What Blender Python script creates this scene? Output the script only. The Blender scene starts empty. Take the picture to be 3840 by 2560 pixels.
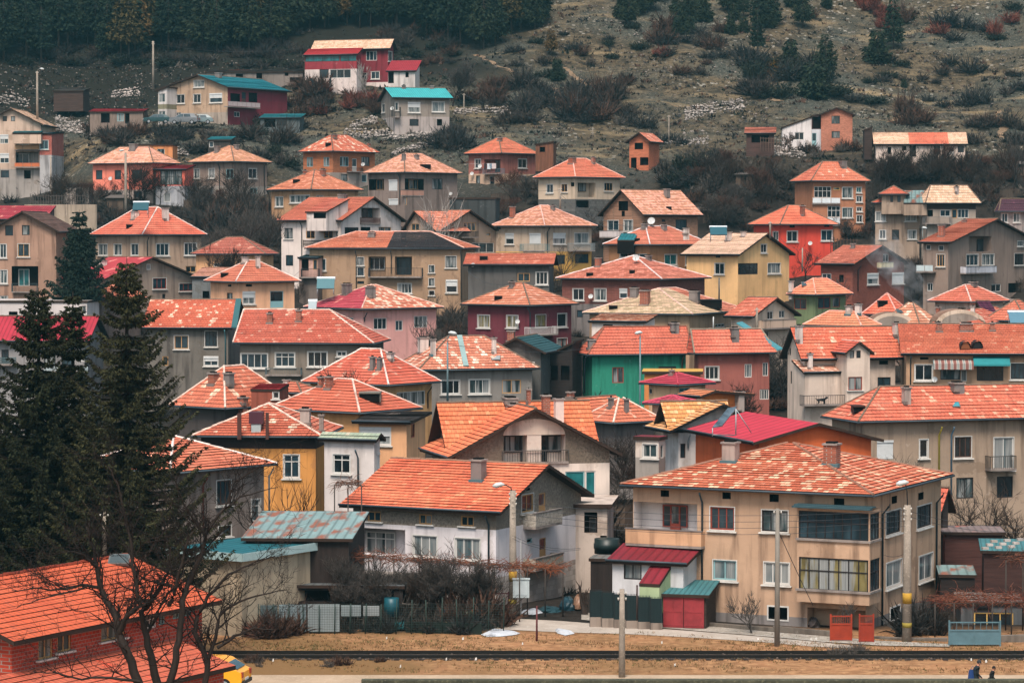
import bpy, math, random
from mathutils import Vector as V, geometry
random.seed(7)
SC = bpy.context.scene
COL = SC.collection
R_ = math.radians
F, HZ, CH = 10500.0, 888.0, 21.0            # focal length in photo pixels, horizon row, eye height
PT = math.atan((1280 - HZ) / F)
CP, SP = math.cos(PT), math.sin(PT)
EYE = V((0, 0, CH))
K = 1000 / 1823
TILES = dict(A1=(0, 0), A2=(950, 0), A3=(1900, 0), A4=(2840, 0), B1=(0, 740), B2=(950, 740), B3=(1900, 740), B4=(2840, 740),
             C1=(0, 1700), C2=(950, 1700), C3=(1900, 1700), C4=(2840, 1700), M1=(500, 1300), M2=(1400, 1300), N3=(2340, 1300))
def tx(T, x, y):
    if T == 'S': return x, y
    o = TILES[T]; return o[0] + x * K, o[1] + y * K
def ray(x, y):
    return V(((x - 1920) / F, CP + SP * (1280 - y) / F, -SP + CP * (1280 - y) / F))
def P(x, y, D):
    r = ray(x, y); return EYE + r * (D / r.y)
DK = [(-400, 600), (60, 470), (200, 455), (300, 440), (540, 410), (680, 380), (935, 325), (1160, 278), (1330, 250), (1580, 190), (1700, 171), (1840, 150), (2560, 112)]
def Dfun(y):
    for (y0, d0), (y1, d1) in zip(DK, DK[1:]):
        if y <= y1: return d0 + (d1 - d0) * (y - y0) / (y1 - y0)
    return DK[-1][1]

# ---------------------------------------------------------------- materials
MATS = {}
def lin(c):
    if isinstance(c, str):
        c = c.lstrip('#'); c = [int(c[i:i + 2], 16) / 255 for i in (0, 2, 4)]
        return tuple((v / 12.92 if v < .04045 else ((v + .055) / 1.055) ** 2.4) for v in c)
    return c
class NT:
    def __init__(s, name):
        s.m = bpy.data.materials.new(name); s.m.use_nodes = True; s.t = s.m.node_tree
        s.b = s.t.nodes['Principled BSDF']
    def n(s, ty, **kw):
        o = s.t.nodes.new('ShaderNode' + ty)
        for k, v in kw.items():
            if k in o.inputs: s.put(o.inputs[k], v)
            else: setattr(o, k, v)
        return o
    def put(s, sock, v):
        if hasattr(v, 'is_output') or hasattr(v, 'links'): s.t.links.new(v, sock)
        else:
            if hasattr(sock, 'default_value') and sock.type == 'RGBA' and len(v) == 3: v = (*v, 1)
            sock.default_value = v
    def math(s, op, a, b=0.0, c=None):
        o = s.n('Math', operation=op); s.put(o.inputs[0], a); s.put(o.inputs[1], b)
        if c is not None: s.put(o.inputs[2], c)
        return o.outputs[0]
    def mix(s, f, a, b, bt='MIX'):
        o = s.n('MixRGB', blend_type=bt); s.put(o.inputs[0], f); s.put(o.inputs[1], a); s.put(o.inputs[2], b); return o.outputs[0]
    def pos(s): return s.n('NewGeometry').outputs['Position']
    def scale(s, v, sc):
        o = s.n('Mapping'); s.put(o.inputs['Vector'], v); o.inputs['Scale'].default_value = sc; return o.outputs[0]
    def noise(s, v, sc, det=3, rough=.55):
        o = s.n('TexNoise', Scale=sc, Detail=det, Roughness=rough); s.put(o.inputs['Vector'], v); return o.outputs['Fac']
    def ramp(s, f, pts):
        o = s.n('ValToRGB'); s.put(o.inputs[0], f); e = o.color_ramp.elements
        while len(e) < len(pts): e.new(.5)
        for el, (p, c) in zip(e, pts):
            el.position = p; c = lin(c) if not isinstance(c, (int, float)) else (c, c, c); el.color = (*c, 1)
        return o.outputs[0]
    def step(s, f, a, b):
        o = s.n('MapRange', clamp=True); s.put(o.inputs[0], f); o.inputs[1].default_value = a; o.inputs[2].default_value = b; return o.outputs[0]
    def bump(s, h, d, st=.6):
        o = s.n('Bump', Strength=st, Distance=d); s.put(o.inputs['Height'], h); s.put(s.b.inputs['Normal'], o.outputs[0])
    def done(s, col, rough=.85, spec=.3, metal=0):
        s.put(s.b.inputs['Base Color'], col); s.put(s.b.inputs['Roughness'], rough); s.b.inputs['Specular IOR Level'].default_value = spec
        s.b.inputs['Metallic'].default_value = metal; return s.m
def sc3(c, k): return tuple(min(1, v * k) for v in c)
def plaster(c, stain=.5):
    key = ('pl', c, stain)
    if key in MATS: return MATS[key]
    t = NT('plaster'); p = t.pos(); c0 = lin(c); gy = sum(c0) / 3; c0 = tuple((v * .84 + gy * .08) * k_ for v, k_ in zip(c0, (1.04, .97, 1.0))); stain = min(1, stain * 1.7)
    big = t.noise(p, .28, 4); fine = t.noise(p, 3.2, 5, .7); st = t.noise(t.scale(p, (1.6, 1.6, .16)), 1.0, 4)
    col = t.mix(t.step(big, .35, .7), sc3(c0, 1.08), sc3(c0, .8))
    col = t.mix(t.math('MULTIPLY', t.step(st, .5, .68), stain * .95), col, sc3((c0[0] * .62, c0[1] * .6, c0[2] * .6), .72))
    col = t.mix(t.math('MULTIPLY', t.step(fine, .55, .75), stain * .4), col, sc3(c0, .66))
    col = t.mix(t.math('MULTIPLY', t.step(t.noise(p, .9, 6, .75), .62, .68), stain * .5), col, sc3((c0[0] + .12, c0[1] + .12, c0[2] + .12), 1))
    pt = t.step(t.noise(p, .42, 6, .65), .6, .63); col = t.mix(t.math('MULTIPLY', pt, min(.75, stain * .8)), col, (c0[0] * .55 + .03, c0[1] * .5 + .028, c0[2] * .45 + .025)); vs = t.noise(t.scale(p, (4.5, 4.5, .22)), 1.0, 3); col = t.mix(t.math('MULTIPLY', t.step(vs, .6, .8), stain * .28), col, sc3(c0, .5))
    t.bump(fine, .03, .5); MATS[key] = t.done(col, .92, .2); return MATS[key]
def rough_plaster(c):
    key = ('rp', c)
    if key in MATS: return MATS[key]
    t = NT('roughcast'); p = t.pos(); c0 = lin(c)
    f = t.noise(p, 7, 6, .8); b = t.noise(p, .5, 4)
    col = t.mix(t.step(f, .38, .62), sc3(c0, .5), sc3(c0, 1.35)); col = t.mix(t.step(b, .4, .7), col, sc3(c0, .7))
    t.bump(f, .06, .9); MATS[key] = t.done(col, .95, .15); return MATS[key]
def brickm(c, mort='#8d8379', bw=.26, bh=.11):
    key = ('br', c, mort, bw)
    if key in MATS: return MATS[key]
    t = NT('brickwork'); p = t.pos(); c0 = lin(c); sx = t.n('SeparateXYZ'); t.put(sx.inputs[0], p)
    u = t.math('ADD', sx.outputs[0], sx.outputs[1]); cb = t.n('CombineXYZ'); t.put(cb.inputs[0], u); t.put(cb.inputs[1], sx.outputs[2])
    o = t.n('TexBrick', Scale=1.0, Color1=sc3(c0, .75), Color2=sc3(c0, 1.2), Mortar=lin(mort)); t.put(o.inputs['Vector'], cb.outputs[0])
    o.inputs['Mortar Size'].default_value = .012; o.inputs['Brick Width'].default_value = bw; o.inputs['Row Height'].default_value = bh
    col = t.mix(t.math('MULTIPLY', t.step(t.noise(p, .6, 5), .5, .75), .6), o.outputs[0], sc3(c0, .55))
    t.bump(o.outputs['Fac'], -.02, .6); MATS[key] = t.done(col, .9, .2); return MATS[key]
def tile(c1, c2, frac=.2, big=.5, c3=None, rowh=.36, bw=.3):
    """clay tiles: c1 main colour, c2 the bleached ones, frac share of them"""
    key = ('ti', c1, c2, frac, big, c3)
    if key in MATS: return MATS[key]
    t = NT('roof_tiles'); uv = t.n('UVMap').outputs[0]; a, b = lin(c1), lin(c2); p = t.pos(); a = (a[0] * .95, a[1] * 1.14 + .036, a[2] * 1.08 + .032) if a[0] > .15 else a; pale_ = a[1] > .36 * a[0]; wm = lambda k, g, b_: (a[0] * k, a[1] * k * (1.02 if g > 1 else .97), a[2] * k * (1.05 if g > 1 else .95)) if pale_ else (a[0] * k, min(a[1] * g, a[0] * .66 + .02), min(a[2] * b_, a[0] * .52 + .02))
    o = t.n('TexBrick', Scale=1.0, Color1=(0, 0, 0), Color2=(1, 1, 1), Mortar=(.5, .5, .5)); t.put(o.inputs['Vector'], uv)
    o.inputs['Mortar Size'].default_value = .011; o.inputs['Mortar Smooth'].default_value = .3; o.inputs['Brick Width'].default_value = bw; o.inputs['Row Height'].default_value = rowh
    o.offset = .5; o.squash = 1
    n1 = t.noise(p, .35, 4, .6); n2 = t.noise(t.scale(uv, (1.6, 2.7, 1)), 1.0, 3, .6); rnd = t.n('ObjectInfo').outputs['Random']
    v = t.math('ADD', t.math('MULTIPLY', o.outputs[0], .62), t.math('ADD', t.math('MULTIPLY', n1, big), t.math('MULTIPLY', n2, .4)))
    mid = .31 + .5 * big + .2; frac = frac * .9; th = mid + (.5 - frac) * .78; v = t.math('ADD', v, t.math('MULTIPLY', t.math('SUBTRACT', t.math('FRACT', t.math('MULTIPLY', rnd, 13.7)), .5), .16))
    f = t.math('MULTIPLY', t.step(v, th - .05, th + .13), .9)
    base = t.mix(o.outputs[0], sc3(a, .84), sc3(a, 1.1)); base = t.mix(t.step(t.noise(p, 1.3, 5, .7), .52, .72), base, sc3((a[0] * .62, a[1] * .7, a[2] * .8), 1))
    base = t.mix(t.math('MULTIPLY', t.step(t.noise(p, .45, 3, .6), .42, .62), .55), base, wm(1.08, 1.7, 1.75))
    base = t.mix(t.math('MULTIPLY', rnd, .8), base, wm(.68, .92, .8)); base = t.mix(t.math('MULTIPLY', t.step(t.math('FRACT', t.math('MULTIPLY', rnd, 7.3)), .45, 1), .35), base, wm(1.0, 2.1, 2.0))
    sk_ = t.noise(t.scale(uv, (2.6, .28, 1)), 1.0, 4, .65); base = t.mix(t.math('MULTIPLY', t.step(sk_, .5, .72), .5), base, wm(.5, .6, .6))
    col = t.mix(f, base, t.mix(n2, sc3(b, .86), sc3(b, 1.1)))
    gr = t.step(t.noise(p, 1.7, 6, .8), .54, .72)
    col = t.mix(t.math('MULTIPLY', gr, .62), col, (.09, .05, .04)); col = t.mix(t.math('MULTIPLY', t.step(t.noise(t.scale(p, (.5, .5, .5)), 1.0, 5, .7), .5, .7), .4), col, sc3(a, .5))
    col = t.mix(t.math('MULTIPLY', o.outputs['Fac'], .75), col, sc3(a, .12))  # joint lines of the tiles, darkened to paint in the gap shadows
    wv = t.n('TexWave', wave_type='BANDS', bands_direction='X', Scale=1 / .3 * .314 * 1.0); t.put(wv.inputs['Vector'], uv)
    t.bump(wv.outputs['Fac'], .035, .55); MATS[key] = t.done(col, .8, .25); return MATS[key]
def metal(c, per=.3, rust=0, rc='#8a4a33', gl=.5, amp=.05):
    key = ('me', c, per, rust)
    if key in MATS: return MATS[key]
    t = NT('sheet_metal'); uv = t.n('UVMap').outputs[0]; p = t.pos(); c0 = lin(c)
    n = t.noise(p, .5, 5, .7); col = t.mix(t.step(n, .3, .7), sc3(c0, 1.12), sc3(c0, .75))
    col = t.mix(t.step(t.noise(t.scale(uv, (2.5, .35, 1)), 1, 3), .4, .8), col, sc3(c0, .82))
    if rust: col = t.mix(t.step(t.noise(t.scale(uv, (1.0, .45, 1)), .9, 4), .62 - rust * .14, .68 - rust * .1), col, t.mix(t.noise(p, 3, 4), lin(rc), sc3(lin(rc), 1.5)))
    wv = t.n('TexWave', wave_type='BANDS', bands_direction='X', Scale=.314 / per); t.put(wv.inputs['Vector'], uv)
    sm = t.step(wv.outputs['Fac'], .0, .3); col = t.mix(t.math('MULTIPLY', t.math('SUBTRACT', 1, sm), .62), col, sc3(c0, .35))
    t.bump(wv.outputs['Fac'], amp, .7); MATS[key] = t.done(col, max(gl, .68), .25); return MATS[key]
def paint(c, rough=.6, var=.25, spec=.3):
    key = ('pa', c, rough, var)
    if key in MATS: return MATS[key]
    t = NT('paint'); p = t.pos(); c0 = lin(c); n = t.noise(p, 1.4, 5, .7)
    col = t.mix(t.math('MULTIPLY', t.step(n, .4, .75), var * 2), c0, sc3(c0, .55)); MATS[key] = t.done(col, rough, spec); return MATS[key]
def wood(c, sc=(.6, .6, 9)):
    key = ('wo', c, sc)
    if key in MATS: return MATS[key]
    t = NT('timber'); p = t.pos(); c0 = lin(c); n = t.noise(t.scale(p, sc), 1, 4, .7)
    col = t.mix(t.step(n, .3, .7), sc3(c0, .6), sc3(c0, 1.25)); t.bump(n, .02); MATS[key] = t.done(col, .85, .2); return MATS[key]
def glass(c='#2a3a40', cur=0):
    key = ('gl', c, cur)
    if key in MATS: return MATS[key]
    t = NT('window_glass'); p = t.pos(); c0 = lin(c)
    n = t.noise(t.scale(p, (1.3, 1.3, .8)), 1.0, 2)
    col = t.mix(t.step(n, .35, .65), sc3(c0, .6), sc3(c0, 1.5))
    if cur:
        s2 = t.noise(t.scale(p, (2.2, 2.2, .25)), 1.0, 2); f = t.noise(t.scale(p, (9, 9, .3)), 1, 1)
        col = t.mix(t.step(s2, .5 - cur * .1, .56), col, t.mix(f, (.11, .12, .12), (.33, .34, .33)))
    MATS[key] = t.done(col, .12, .5); return MATS[key]
def foliage(c, c2=None, name='foliage'):
    key = ('fo', c, c2)
    if key in MATS: return MATS[key]
    t = NT(name); p = t.pos(); a = lin(c); b = lin(c2) if c2 else sc3(a, 1.7); n = t.noise(p, .9, 4, .7); n2 = t.noise(p, 7, 2)
    col = t.mix(t.step(n, .35, .65), a, b); col = t.mix(t.step(n2, .4, .7), col, sc3(a, .55)); MATS[key] = t.done(col, .9, .15); return MATS[key]
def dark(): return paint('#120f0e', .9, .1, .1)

# ---------------------------------------------------------------- mesh builder
class MB:
    def __init__(s): s.v, s.f, s.m, s.uv, s.sm = [], [], [], [], []
    def poly(s, pts, m=0, uv=None, sm=False):
        i = len(s.v); s.v += [V(p) for p in pts]; s.f.append(tuple(range(i, i + len(pts)))); s.m.append(m); s.uv.append(uv); s.sm.append(sm)
    def quad(s, a, b, c, d, m=0, uv=None): s.poly((a, b, c, d), m, uv)
    def obox(s, o, x, y, z, m=0):
        """box from corner o along vectors x, y, z"""
        o, x, y, z = V(o), V(x), V(y), V(z)
        p = [o, o + x, o + x + y, o + y, o + z, o + x + z, o + x + y + z, o + y + z]; i = len(s.v); s.v += p
        for q in ((0, 3, 2, 1), (4, 5, 6, 7), (0, 1, 5, 4), (1, 2, 6, 5), (2, 3, 7, 6), (3, 0, 4, 7)):
            s.f.append(tuple(i + k for k in q)); s.m.append(m); s.uv.append(None); s.sm.append(False)
    def box(s, x0, y0, z0, x1, y1, z1, m=0): s.obox((x0, y0, z0), (x1 - x0, 0, 0), (0, y1 - y0, 0), (0, 0, z1 - z0), m)
    def tube(s, pts, rad, n=6, m=0, cap=True, sm=True):
        pts = [V(p) for p in pts]; k = len(pts)
        if not hasattr(rad, '__len__'): rad = [rad] * k
        i0 = len(s.v)
        for j, p in enumerate(pts):
            d = (pts[min(j + 1, k - 1)] - pts[max(j - 1, 0)]); d = d.normalized() if d.length > 1e-9 else V((0, 0, 1))
            x = d.cross(V((0, 0, 1)) if abs(d.z) < .9 else V((1, 0, 0))).normalized(); y = d.cross(x)
            for q in range(n):
                a = 2 * math.pi * q / n; s.v.append(p + (x * math.cos(a) + y * math.sin(a)) * rad[j])
        for j in range(k - 1):
            for q in range(n):
                a, b = i0 + j * n + q, i0 + j * n + (q + 1) % n
                s.f.append((a, b, b + n, a + n)); s.m.append(m); s.uv.append(None); s.sm.append(sm)
        if cap and n > 2:
            for b in (i0, i0 + (k - 1) * n):
                s.f.append(tuple(range(b, b + n)) if b > i0 else tuple(range(b + n - 1, b - 1, -1))); s.m.append(m); s.uv.append(None); s.sm.append(False)
    def build(s, name, mats, parent=None, off=None):
        if not s.f: return None
        off = off or V((0, 0, 0)); me = bpy.data.meshes.new(name); me.from_pydata([tuple(p - off) for p in s.v], [], s.f)
        if not isinstance(mats, (list, tuple)): mats = [mats]
        for m in mats: me.materials.append(m)
        me.polygons.foreach_set('material_index', [min(x, len(mats) - 1) for x in s.m]); me.polygons.foreach_set('use_smooth', s.sm)
        if any(u is not None for u in s.uv):
            l = me.uv_layers.new(name='UVMap'); flat = []
            for f, u in zip(s.f, s.uv):
                u = u or [(0, 0)] * len(f)
                for q in u: flat += [q[0], q[1]]
            l.data.foreach_set('uv', flat)
        me.update(); o = bpy.data.objects.new(name, me); COL.objects.link(o)
        if parent: o.parent = parent
        return o
def tag(o, label=None, cat=None, group=None, kind=None):
    if label: o['label'] = label
    if cat: o['category'] = cat
    if group: o['group'] = group
    if kind: o['kind'] = kind
    return o
def empty(name, loc, label=None, cat=None, group=None, rz=0):
    o = bpy.data.objects.new(name, None); COL.objects.link(o); o.location = loc; o.rotation_euler.z = rz; o.empty_display_size = .3
    return tag(o, label, cat, group)
def copy_tree(o, parent=None):
    c = o.copy(); COL.objects.link(c); c.parent = parent
    for ch in list(o.children): copy_tree(ch, c)
    return c

# ---------------------------------------------------------------- roofs
def slope_rows(mb, A, B, Ct, Dt, row=.36, lip=.045, m=0, segs=None, vx=None):
    """tiled slope: bottom edge A-B, top edge Dt(above A)-Ct(above B), laid as real overlapping courses"""
    A, B, Ct, Dt = V(A), V(B), V(Ct), V(Dt); e = (B - A).normalized()
    mid_b, mid_t = (A + B) / 2, (Ct + Dt) / 2; up = (mid_t - mid_b); up = up - e * up.dot(e); H = up.length; up.normalize()
    n = e.cross(up); n = -n if n.z < 0 else n; k = max(2, int(round(H / row))) if row else 1
    U = lambda p: ((p - A).dot(e), (p - A).dot(up) * (1 if not row else k * .36 / H) )
    for j in range(k):
        t0, t1 = j / k, (j + 1) / k
        a, b, c, d = A.lerp(Dt, t0), B.lerp(Ct, t0), B.lerp(Ct, t1), A.lerp(Dt, t1)
        l = n * (lip if row else 0); jt = random.uniform(.75, 1.25)
        for (u0, u1, mm) in (segs or [(0, 1, m)]):
            a2, b2, c2, d2 = a.lerp(b, u0), a.lerp(b, u1), d.lerp(c, u1), d.lerp(c, u0)
            ns = 1
            if row and mm == m: ns = max(1, min(14, int((b2 - a2).length / 1.6)))
            for q in range(ns):
                q0, q1 = q / ns, (q + 1) / ns
                pa, pb, pc, pd = a2.lerp(b2, q0), a2.lerp(b2, q1), d2.lerp(c2, q1), d2.lerp(c2, q0)
                w0, w1 = wob(pa), wob(pb)
                pts = [pa + l * jt * w0, pb + l * jt * w1, pc + l * .12, pd + l * .12]
                uv = [U(pa), U(pb), U(pc), U(pd)]
                if (pc - pd).length < 1e-4: pts.pop(); uv.pop()
                mb.poly(pts, mm, uv)
                if row:
                    s = up * .05
                    mb.poly([pa + l * jt * w0, pb + l * jt * w1, pb + s, pa + s], mm, [U(pa)] * 4)
    return [A, B, Ct, Dt]
def wob(p):
    return 1 + .35 * math.sin(p.x * 3.1 + p.z * 5.7) * math.sin(p.y * 2.3 + p.z * 7.1)
def ridge_caps(mb, a, b, r=.085, m=0):
    a, b = V(a), V(b); L = (b - a).length; k = max(1, int(L / .4))
    for j in range(k):
        p, q = a.lerp(b, j / k), a.lerp(b, (j + 1.08) / k); dz = V((0, 0, .02 + random.uniform(-.01, .02)))
        mb.tube([p + dz, q + dz], [r * random.uniform(.95, 1.15), r * .85], 6, m, True, False)
TERR = []                                     # (x, y, ground z) under every building
WHITE = '#c4c1bb'
FR = dict(w=WHITE, b='#4a332a', r='#8a3b2c', o='#b58a5a', k='#211d1e', t='#7fa3a6', y='#c9a25c', g='#5d7468')
CAPC = '#bd8a76'
class House:
    def __init__(s, T, name, label, cat='house', group=None):
        s.T, s.name, s.label, s.cat, s.group = T, name, label, cat, group; s.root = None; s.slopes = []; s.off = None
    def t(s, x, y): return tx(s.T, x, y)
    def vol(s, xl, xc, yc, xr, ry, th, roof, rm, wall, hgt, D=None, dep=None, depL=None, ov=.55, bands=(), win='', bal='', dp='', ch='', sk='', di='',
            rf=.5, rz=None, rx=None, ze1=0, hip0=None, hip1=None, ax=None, segs=None, caps=True, row=.36, z0=None, gut=True, capm=None, wallover=None, terr=True, thick=.16, lip=.045, und=None, sink=1.5, fm=None):
        s.fm = fm or {}; T = s.T; xl, _ = tx(T, xl, 0); xcp, ycp = tx(T, xc, yc)
        D = D or Dfun(ycp); C = P(xcp, ycp, D); th = R_(th); ca, sa = math.cos(th), math.sin(th)
        a, b = V((-ca, sa, 0)), V((sa, ca, 0)); ze = C.z; dz = ze - CH
        kl = (xl - 1920) / F; La = depL or (C.x - kl * (C.y * CP - dz * SP)) / (ca + kl * sa * CP)
        if dep: Lb = dep
        else:
            kr = (tx(T, xr, 0)[0] - 1920) / F; Lb = (kr * (C.y * CP - dz * SP) - C.x) / (sa - kr * ca * CP)
        s.a, s.b, s.C, s.La, s.Lb, s.ze = a, b, C, La, Lb, ze
        E = [C, C + a * La, C + a * La + b * Lb, C + b * Lb]; s.E = E
        base = z0 if z0 is not None else ze - hgt; s.base = base
        if s.root is None:
            g = C + a * La / 2 + b * Lb / 2; s.root = empty(s.name, (g.x, g.y, base), s.label, s.cat, s.group); s.off = V((g.x, g.y, base))
        if terr:
            g = C + a * La * .5 + b * Lb * .5; TERR.append((g.x, g.y, base)); q = C + a * La * .5 if La * ca > Lb * sa else C + b * Lb * .5; TERR.append((q.x, q.y, base))
        # ridge height
        yr = tx(T, 0, ry)[1] if ry is not None else None
        mids = {'gB': C + a * La * rf, 'gA': C + b * Lb * rf, 'mF': C + b * Lb + a * La / 2, 'mL': C + b * Lb / 2, 'mR': C + a * La + b * Lb / 2}
        mid = mids.get(roof, C + a * La / 2 + b * Lb / 2)
        if roof == 'hip' and (ax or ('a' if La >= Lb else 'b')) == 'b' and rx: mid = C + a * La / 2 + b * min(Lb / 2, La / 2)
        if rz is None: rz = P(xcp, yr, mid.y).z if yr is not None else ze + .15
        s.rz = rz; fas = .1 if roof == 'hip' else 0
        up = lambda p, z: V((p.x, p.y, z))
        e = [up(p, ze + fas) for p in E]; mb = MB(); cap = MB(); SL = []
        if und is None: und = wood('#33261f')
        rms = rm if isinstance(rm, (list, tuple)) else [rm]; mats = [*rms, und]; mu = len(rms)
        rowk = dict(row=row, segs=None, lip=lip)
        if roof == 'hip':
            axis = ax or ('a' if La >= Lb else 'b')
            if axis == 'a':
                h0 = Lb / 2 if hip0 is None else hip0; h1 = Lb / 2 if hip1 is None else hip1
                if h0 + h1 > La: h0 = h1 = La / 2
                r0, r1 = up(C + a * h0 + b * Lb / 2, rz), up(C + a * (La - h1) + b * Lb / 2, rz)
                SL = [(e[0], e[1], r1, r0, segs), (e[3], e[2], r1, r0, segs), (e[0], e[3], r0, r0, None), (e[1], e[2], r1, r1, None)]
                hips = [(e[0], r0), (e[3], r0), (e[1], r1), (e[2], r1), (r0, r1)]
            else:
                h0 = La / 2 if hip0 is None else hip0; h1 = La / 2 if hip1 is None else hip1
                if h0 + h1 > Lb: h0 = h1 = Lb / 2
                r0, r1 = up(C + b * h0 + a * La / 2, rz), up(C + b * (Lb - h1) + a * La / 2, rz)
                SL = [(e[0], e[3], r1, r0, segs), (e[1], e[2], r1, r0, segs), (e[0], e[1], r0, r0, None), (e[3], e[2], r1, r1, None)]
                hips = [(e[0], r0), (e[1], r0), (e[3], r1), (e[2], r1), (r0, r1)]
            for (A, B, c, d, sg) in SL:
                s.slopes.append(slope_rows(mb, A, B, c, d, row, lip, 0 if not (len(rms) > 1 and sg is None and segs is None and (A, B) == (e[0], e[1])) else 1, sg))
            b0 = [up(p, ze) for p in E]; mb.poly(b0[::-1], mu)
            for i in range(4): mb.quad(b0[i], b0[(i + 1) % 4], e[(i + 1) % 4], e[i], mu)
            for (p, q) in hips:
                if caps and (p - q).length > .5: ridge_caps(cap, p, q)
            zf = lambda s_, t_: ze
        elif roof in ('gA', 'gB'):
            if roof == 'gB':
                r0, r1 = up(C + a * La * rf, rz), up(C + a * La * rf + b * Lb, rz); l1 = ze + ze1
                SL = [(e[0], e[3], r1, r0), (up(E[1], l1), up(E[2], l1), r1, r0)]
                zf = lambda s_, t_: (ze + (rz - ze) * s_ / (rf * La) if s_ <= rf * La else l1 + (rz - l1) * (La - s_) / ((1 - rf) * La)) - thick
            else:
                r0, r1 = up(C + b * Lb * rf, rz), up(C + a * La + b * Lb * rf, rz); l1 = ze + ze1
                SL = [(e[0], e[1], r1, r0), (up(E[3], l1), up(E[2], l1), r1, r0)]
                zf = lambda s_, t_: (ze + (rz - ze) * t_ / (rf * Lb) if t_ <= rf * Lb else l1 + (rz - l1) * (Lb - t_) / ((1 - rf) * Lb)) - thick
            for i, (A, B, c, d) in enumerate(SL):
                s.slopes.append(slope_rows(mb, A, B, c, d, row, lip, 0, segs if i == 0 else None)); dn = V((0, 0, -thick))
                mb.quad(A + dn, B + dn, c + dn, d + dn, mu)
                for p, q in ((A, B), (B, c), (d, A)): mb.quad(p + dn, q + dn, q + V((0, 0, .02)), p + V((0, 0, .02)), mu)
            if caps: ridge_caps(cap, r0, r1)
        elif roof in ('mF', 'mL', 'mR', 'mA'):
            d = V((0, 0, rz - ze)); dn = V((0, 0, -thick))
            o = {'mF': (E[0], E[1], E[2] + d, E[3] + d), 'mL': (E[1], E[2], E[3] + d, E[0] + d), 'mR': (E[0], E[3], E[2] + d, E[1] + d)}[roof]
            if roof == 'mL': o = tuple(p - d for p in o) if False else o
            s.slopes.append(slope_rows(mb, *o, row, lip, 0, segs))
            q = [p + dn for p in o]; mb.poly(q[::-1], mu)
            for i in range(4): mb.quad(q[i], q[(i + 1) % 4], o[(i + 1) % 4] + V((0, 0, .01)), o[i] + V((0, 0, .01)), mu)
            zf = {'mF': lambda s_, t_: ze + (rz - ze) * t_ / Lb - thick, 'mL': lambda s_, t_: ze + (rz - ze) * (La - s_) / La - thick, 'mR': lambda s_, t_: ze + (rz - ze) * s_ / La - thick}[roof]
        elif roof == 'flat':
            zt = ze + .22; o = [up(p, zt) for p in E]; bt = [up(p, ze) for p in E]
            mb.poly(o, 0, [((p - o[0]).dot(a), (p - o[0]).dot(b)) for p in o]); mb.poly(bt[::-1], mu); s.slopes.append(o)
            for i in range(4): mb.quad(bt[i], bt[(i + 1) % 4], o[(i + 1) % 4], o[i], mu)
            zf = lambda s_, t_: ze
        else: zf = lambda s_, t_: ze
        ro = None
        if roof != 'none':
            ro = mb.build('roof', mats, s.root, s.off); s.roof = ro
            if cap.f: cap.build('ridge_tiles', capm or tile(CAPC, '#d3b3a1', .4), ro, s.off)
        # walls
        wm = wall if isinstance(wall, (list, tuple)) else [wall]
        bd = sorted([(P(xcp, tx(T, 0, y)[1], D).z, i) for y, i in bands]) if bands else []
        W0 = C + a * ov + b * ov; wa, wb = La - 2 * ov, Lb - 2 * ov
        s.faces = {'L': (W0, a, -b, wa, lambda u: zf(ov + u, ov)), 'R': (W0, b, -a, wb, lambda u: zf(ov, ov + u)),
                   'B': (W0 + b * wb, a, b, wa, lambda u: zf(ov + u, ov + wb)), 'Q': (W0 + a * wa, b, a, wb, lambda u: zf(ov + wa, ov + u))}
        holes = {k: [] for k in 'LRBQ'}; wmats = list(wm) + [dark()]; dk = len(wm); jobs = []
        for it in [w for w in win.split(';') if w.strip()]:
            q = it.split(); f = q[0][0]; offs = float(q[0][1:] or 0); kind = q[1]; TT = T
            nums = [float(v) for v in q[2:6]]; opt = q[6] if len(q) > 6 else ''
            u0, u1, z0_, z1_ = s.proj(f, offs, *nums, TT)
            u0, u1 = max(u0, .03), min(u1, s.faces[f][3] - .03); z0_ = max(z0_, base + .05)
            if u1 - u0 < .1 or z1_ - z0_ < .1: continue
            tops = min(s.faces[f][4](u0), s.faces[f][4](u1)) - .04
            if offs == 0 and z1_ > tops: z1_ = tops
            if z1_ - z0_ < .1: continue
            jobs.append((f, offs, kind, u0, u1, z0_, z1_, opt))
            if offs == 0:
                dp_, bk = .16, None
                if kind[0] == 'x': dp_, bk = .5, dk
                if kind.startswith('lg'): dp_ = 1.15; bk = int(kind[2:] or 0)
                holes[f].append((u0, u1, z0_, z1_, dp_, bk))
        wb_ = MB()
        for k, (O, d, n, ln, tp) in s.faces.items(): s.wallface(wb_, O, d, n, ln, base - (1.3 if s.cat == 'shed' else sink), tp, holes[k], bd, roof, rf, La if k in 'LB' else Lb, ov, k)
        s.wallobj = wb_.build('wall', wmats, s.root, s.off)
        for j in jobs: s.window(*j)
        s.extras(bal, dp, ch, sk, di, gut and roof not in ('none', 'flat'), roof)
        return s
    def proj(s, f, offs, x0, y0, x1, y1, T):
        O, d, n, ln, tp = s.faces[f]; O = O + n * offs
        xa, ya = tx(T, x0, y0); xb, yb = tx(T, x1, y1); xm, ym = (xa + xb) / 2, (ya + yb) / 2
        def hit(x, y):
            r = ray(x, y); t = (O - EYE).dot(n) / r.dot(n); return EYE + r * t
        us = sorted([(hit(xa, ym) - O).dot(d), (hit(xb, ym) - O).dot(d)]); zs = sorted([hit(xm, ya).z, hit(xm, yb).z])
        return us[0], us[1], zs[0], zs[1]
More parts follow.
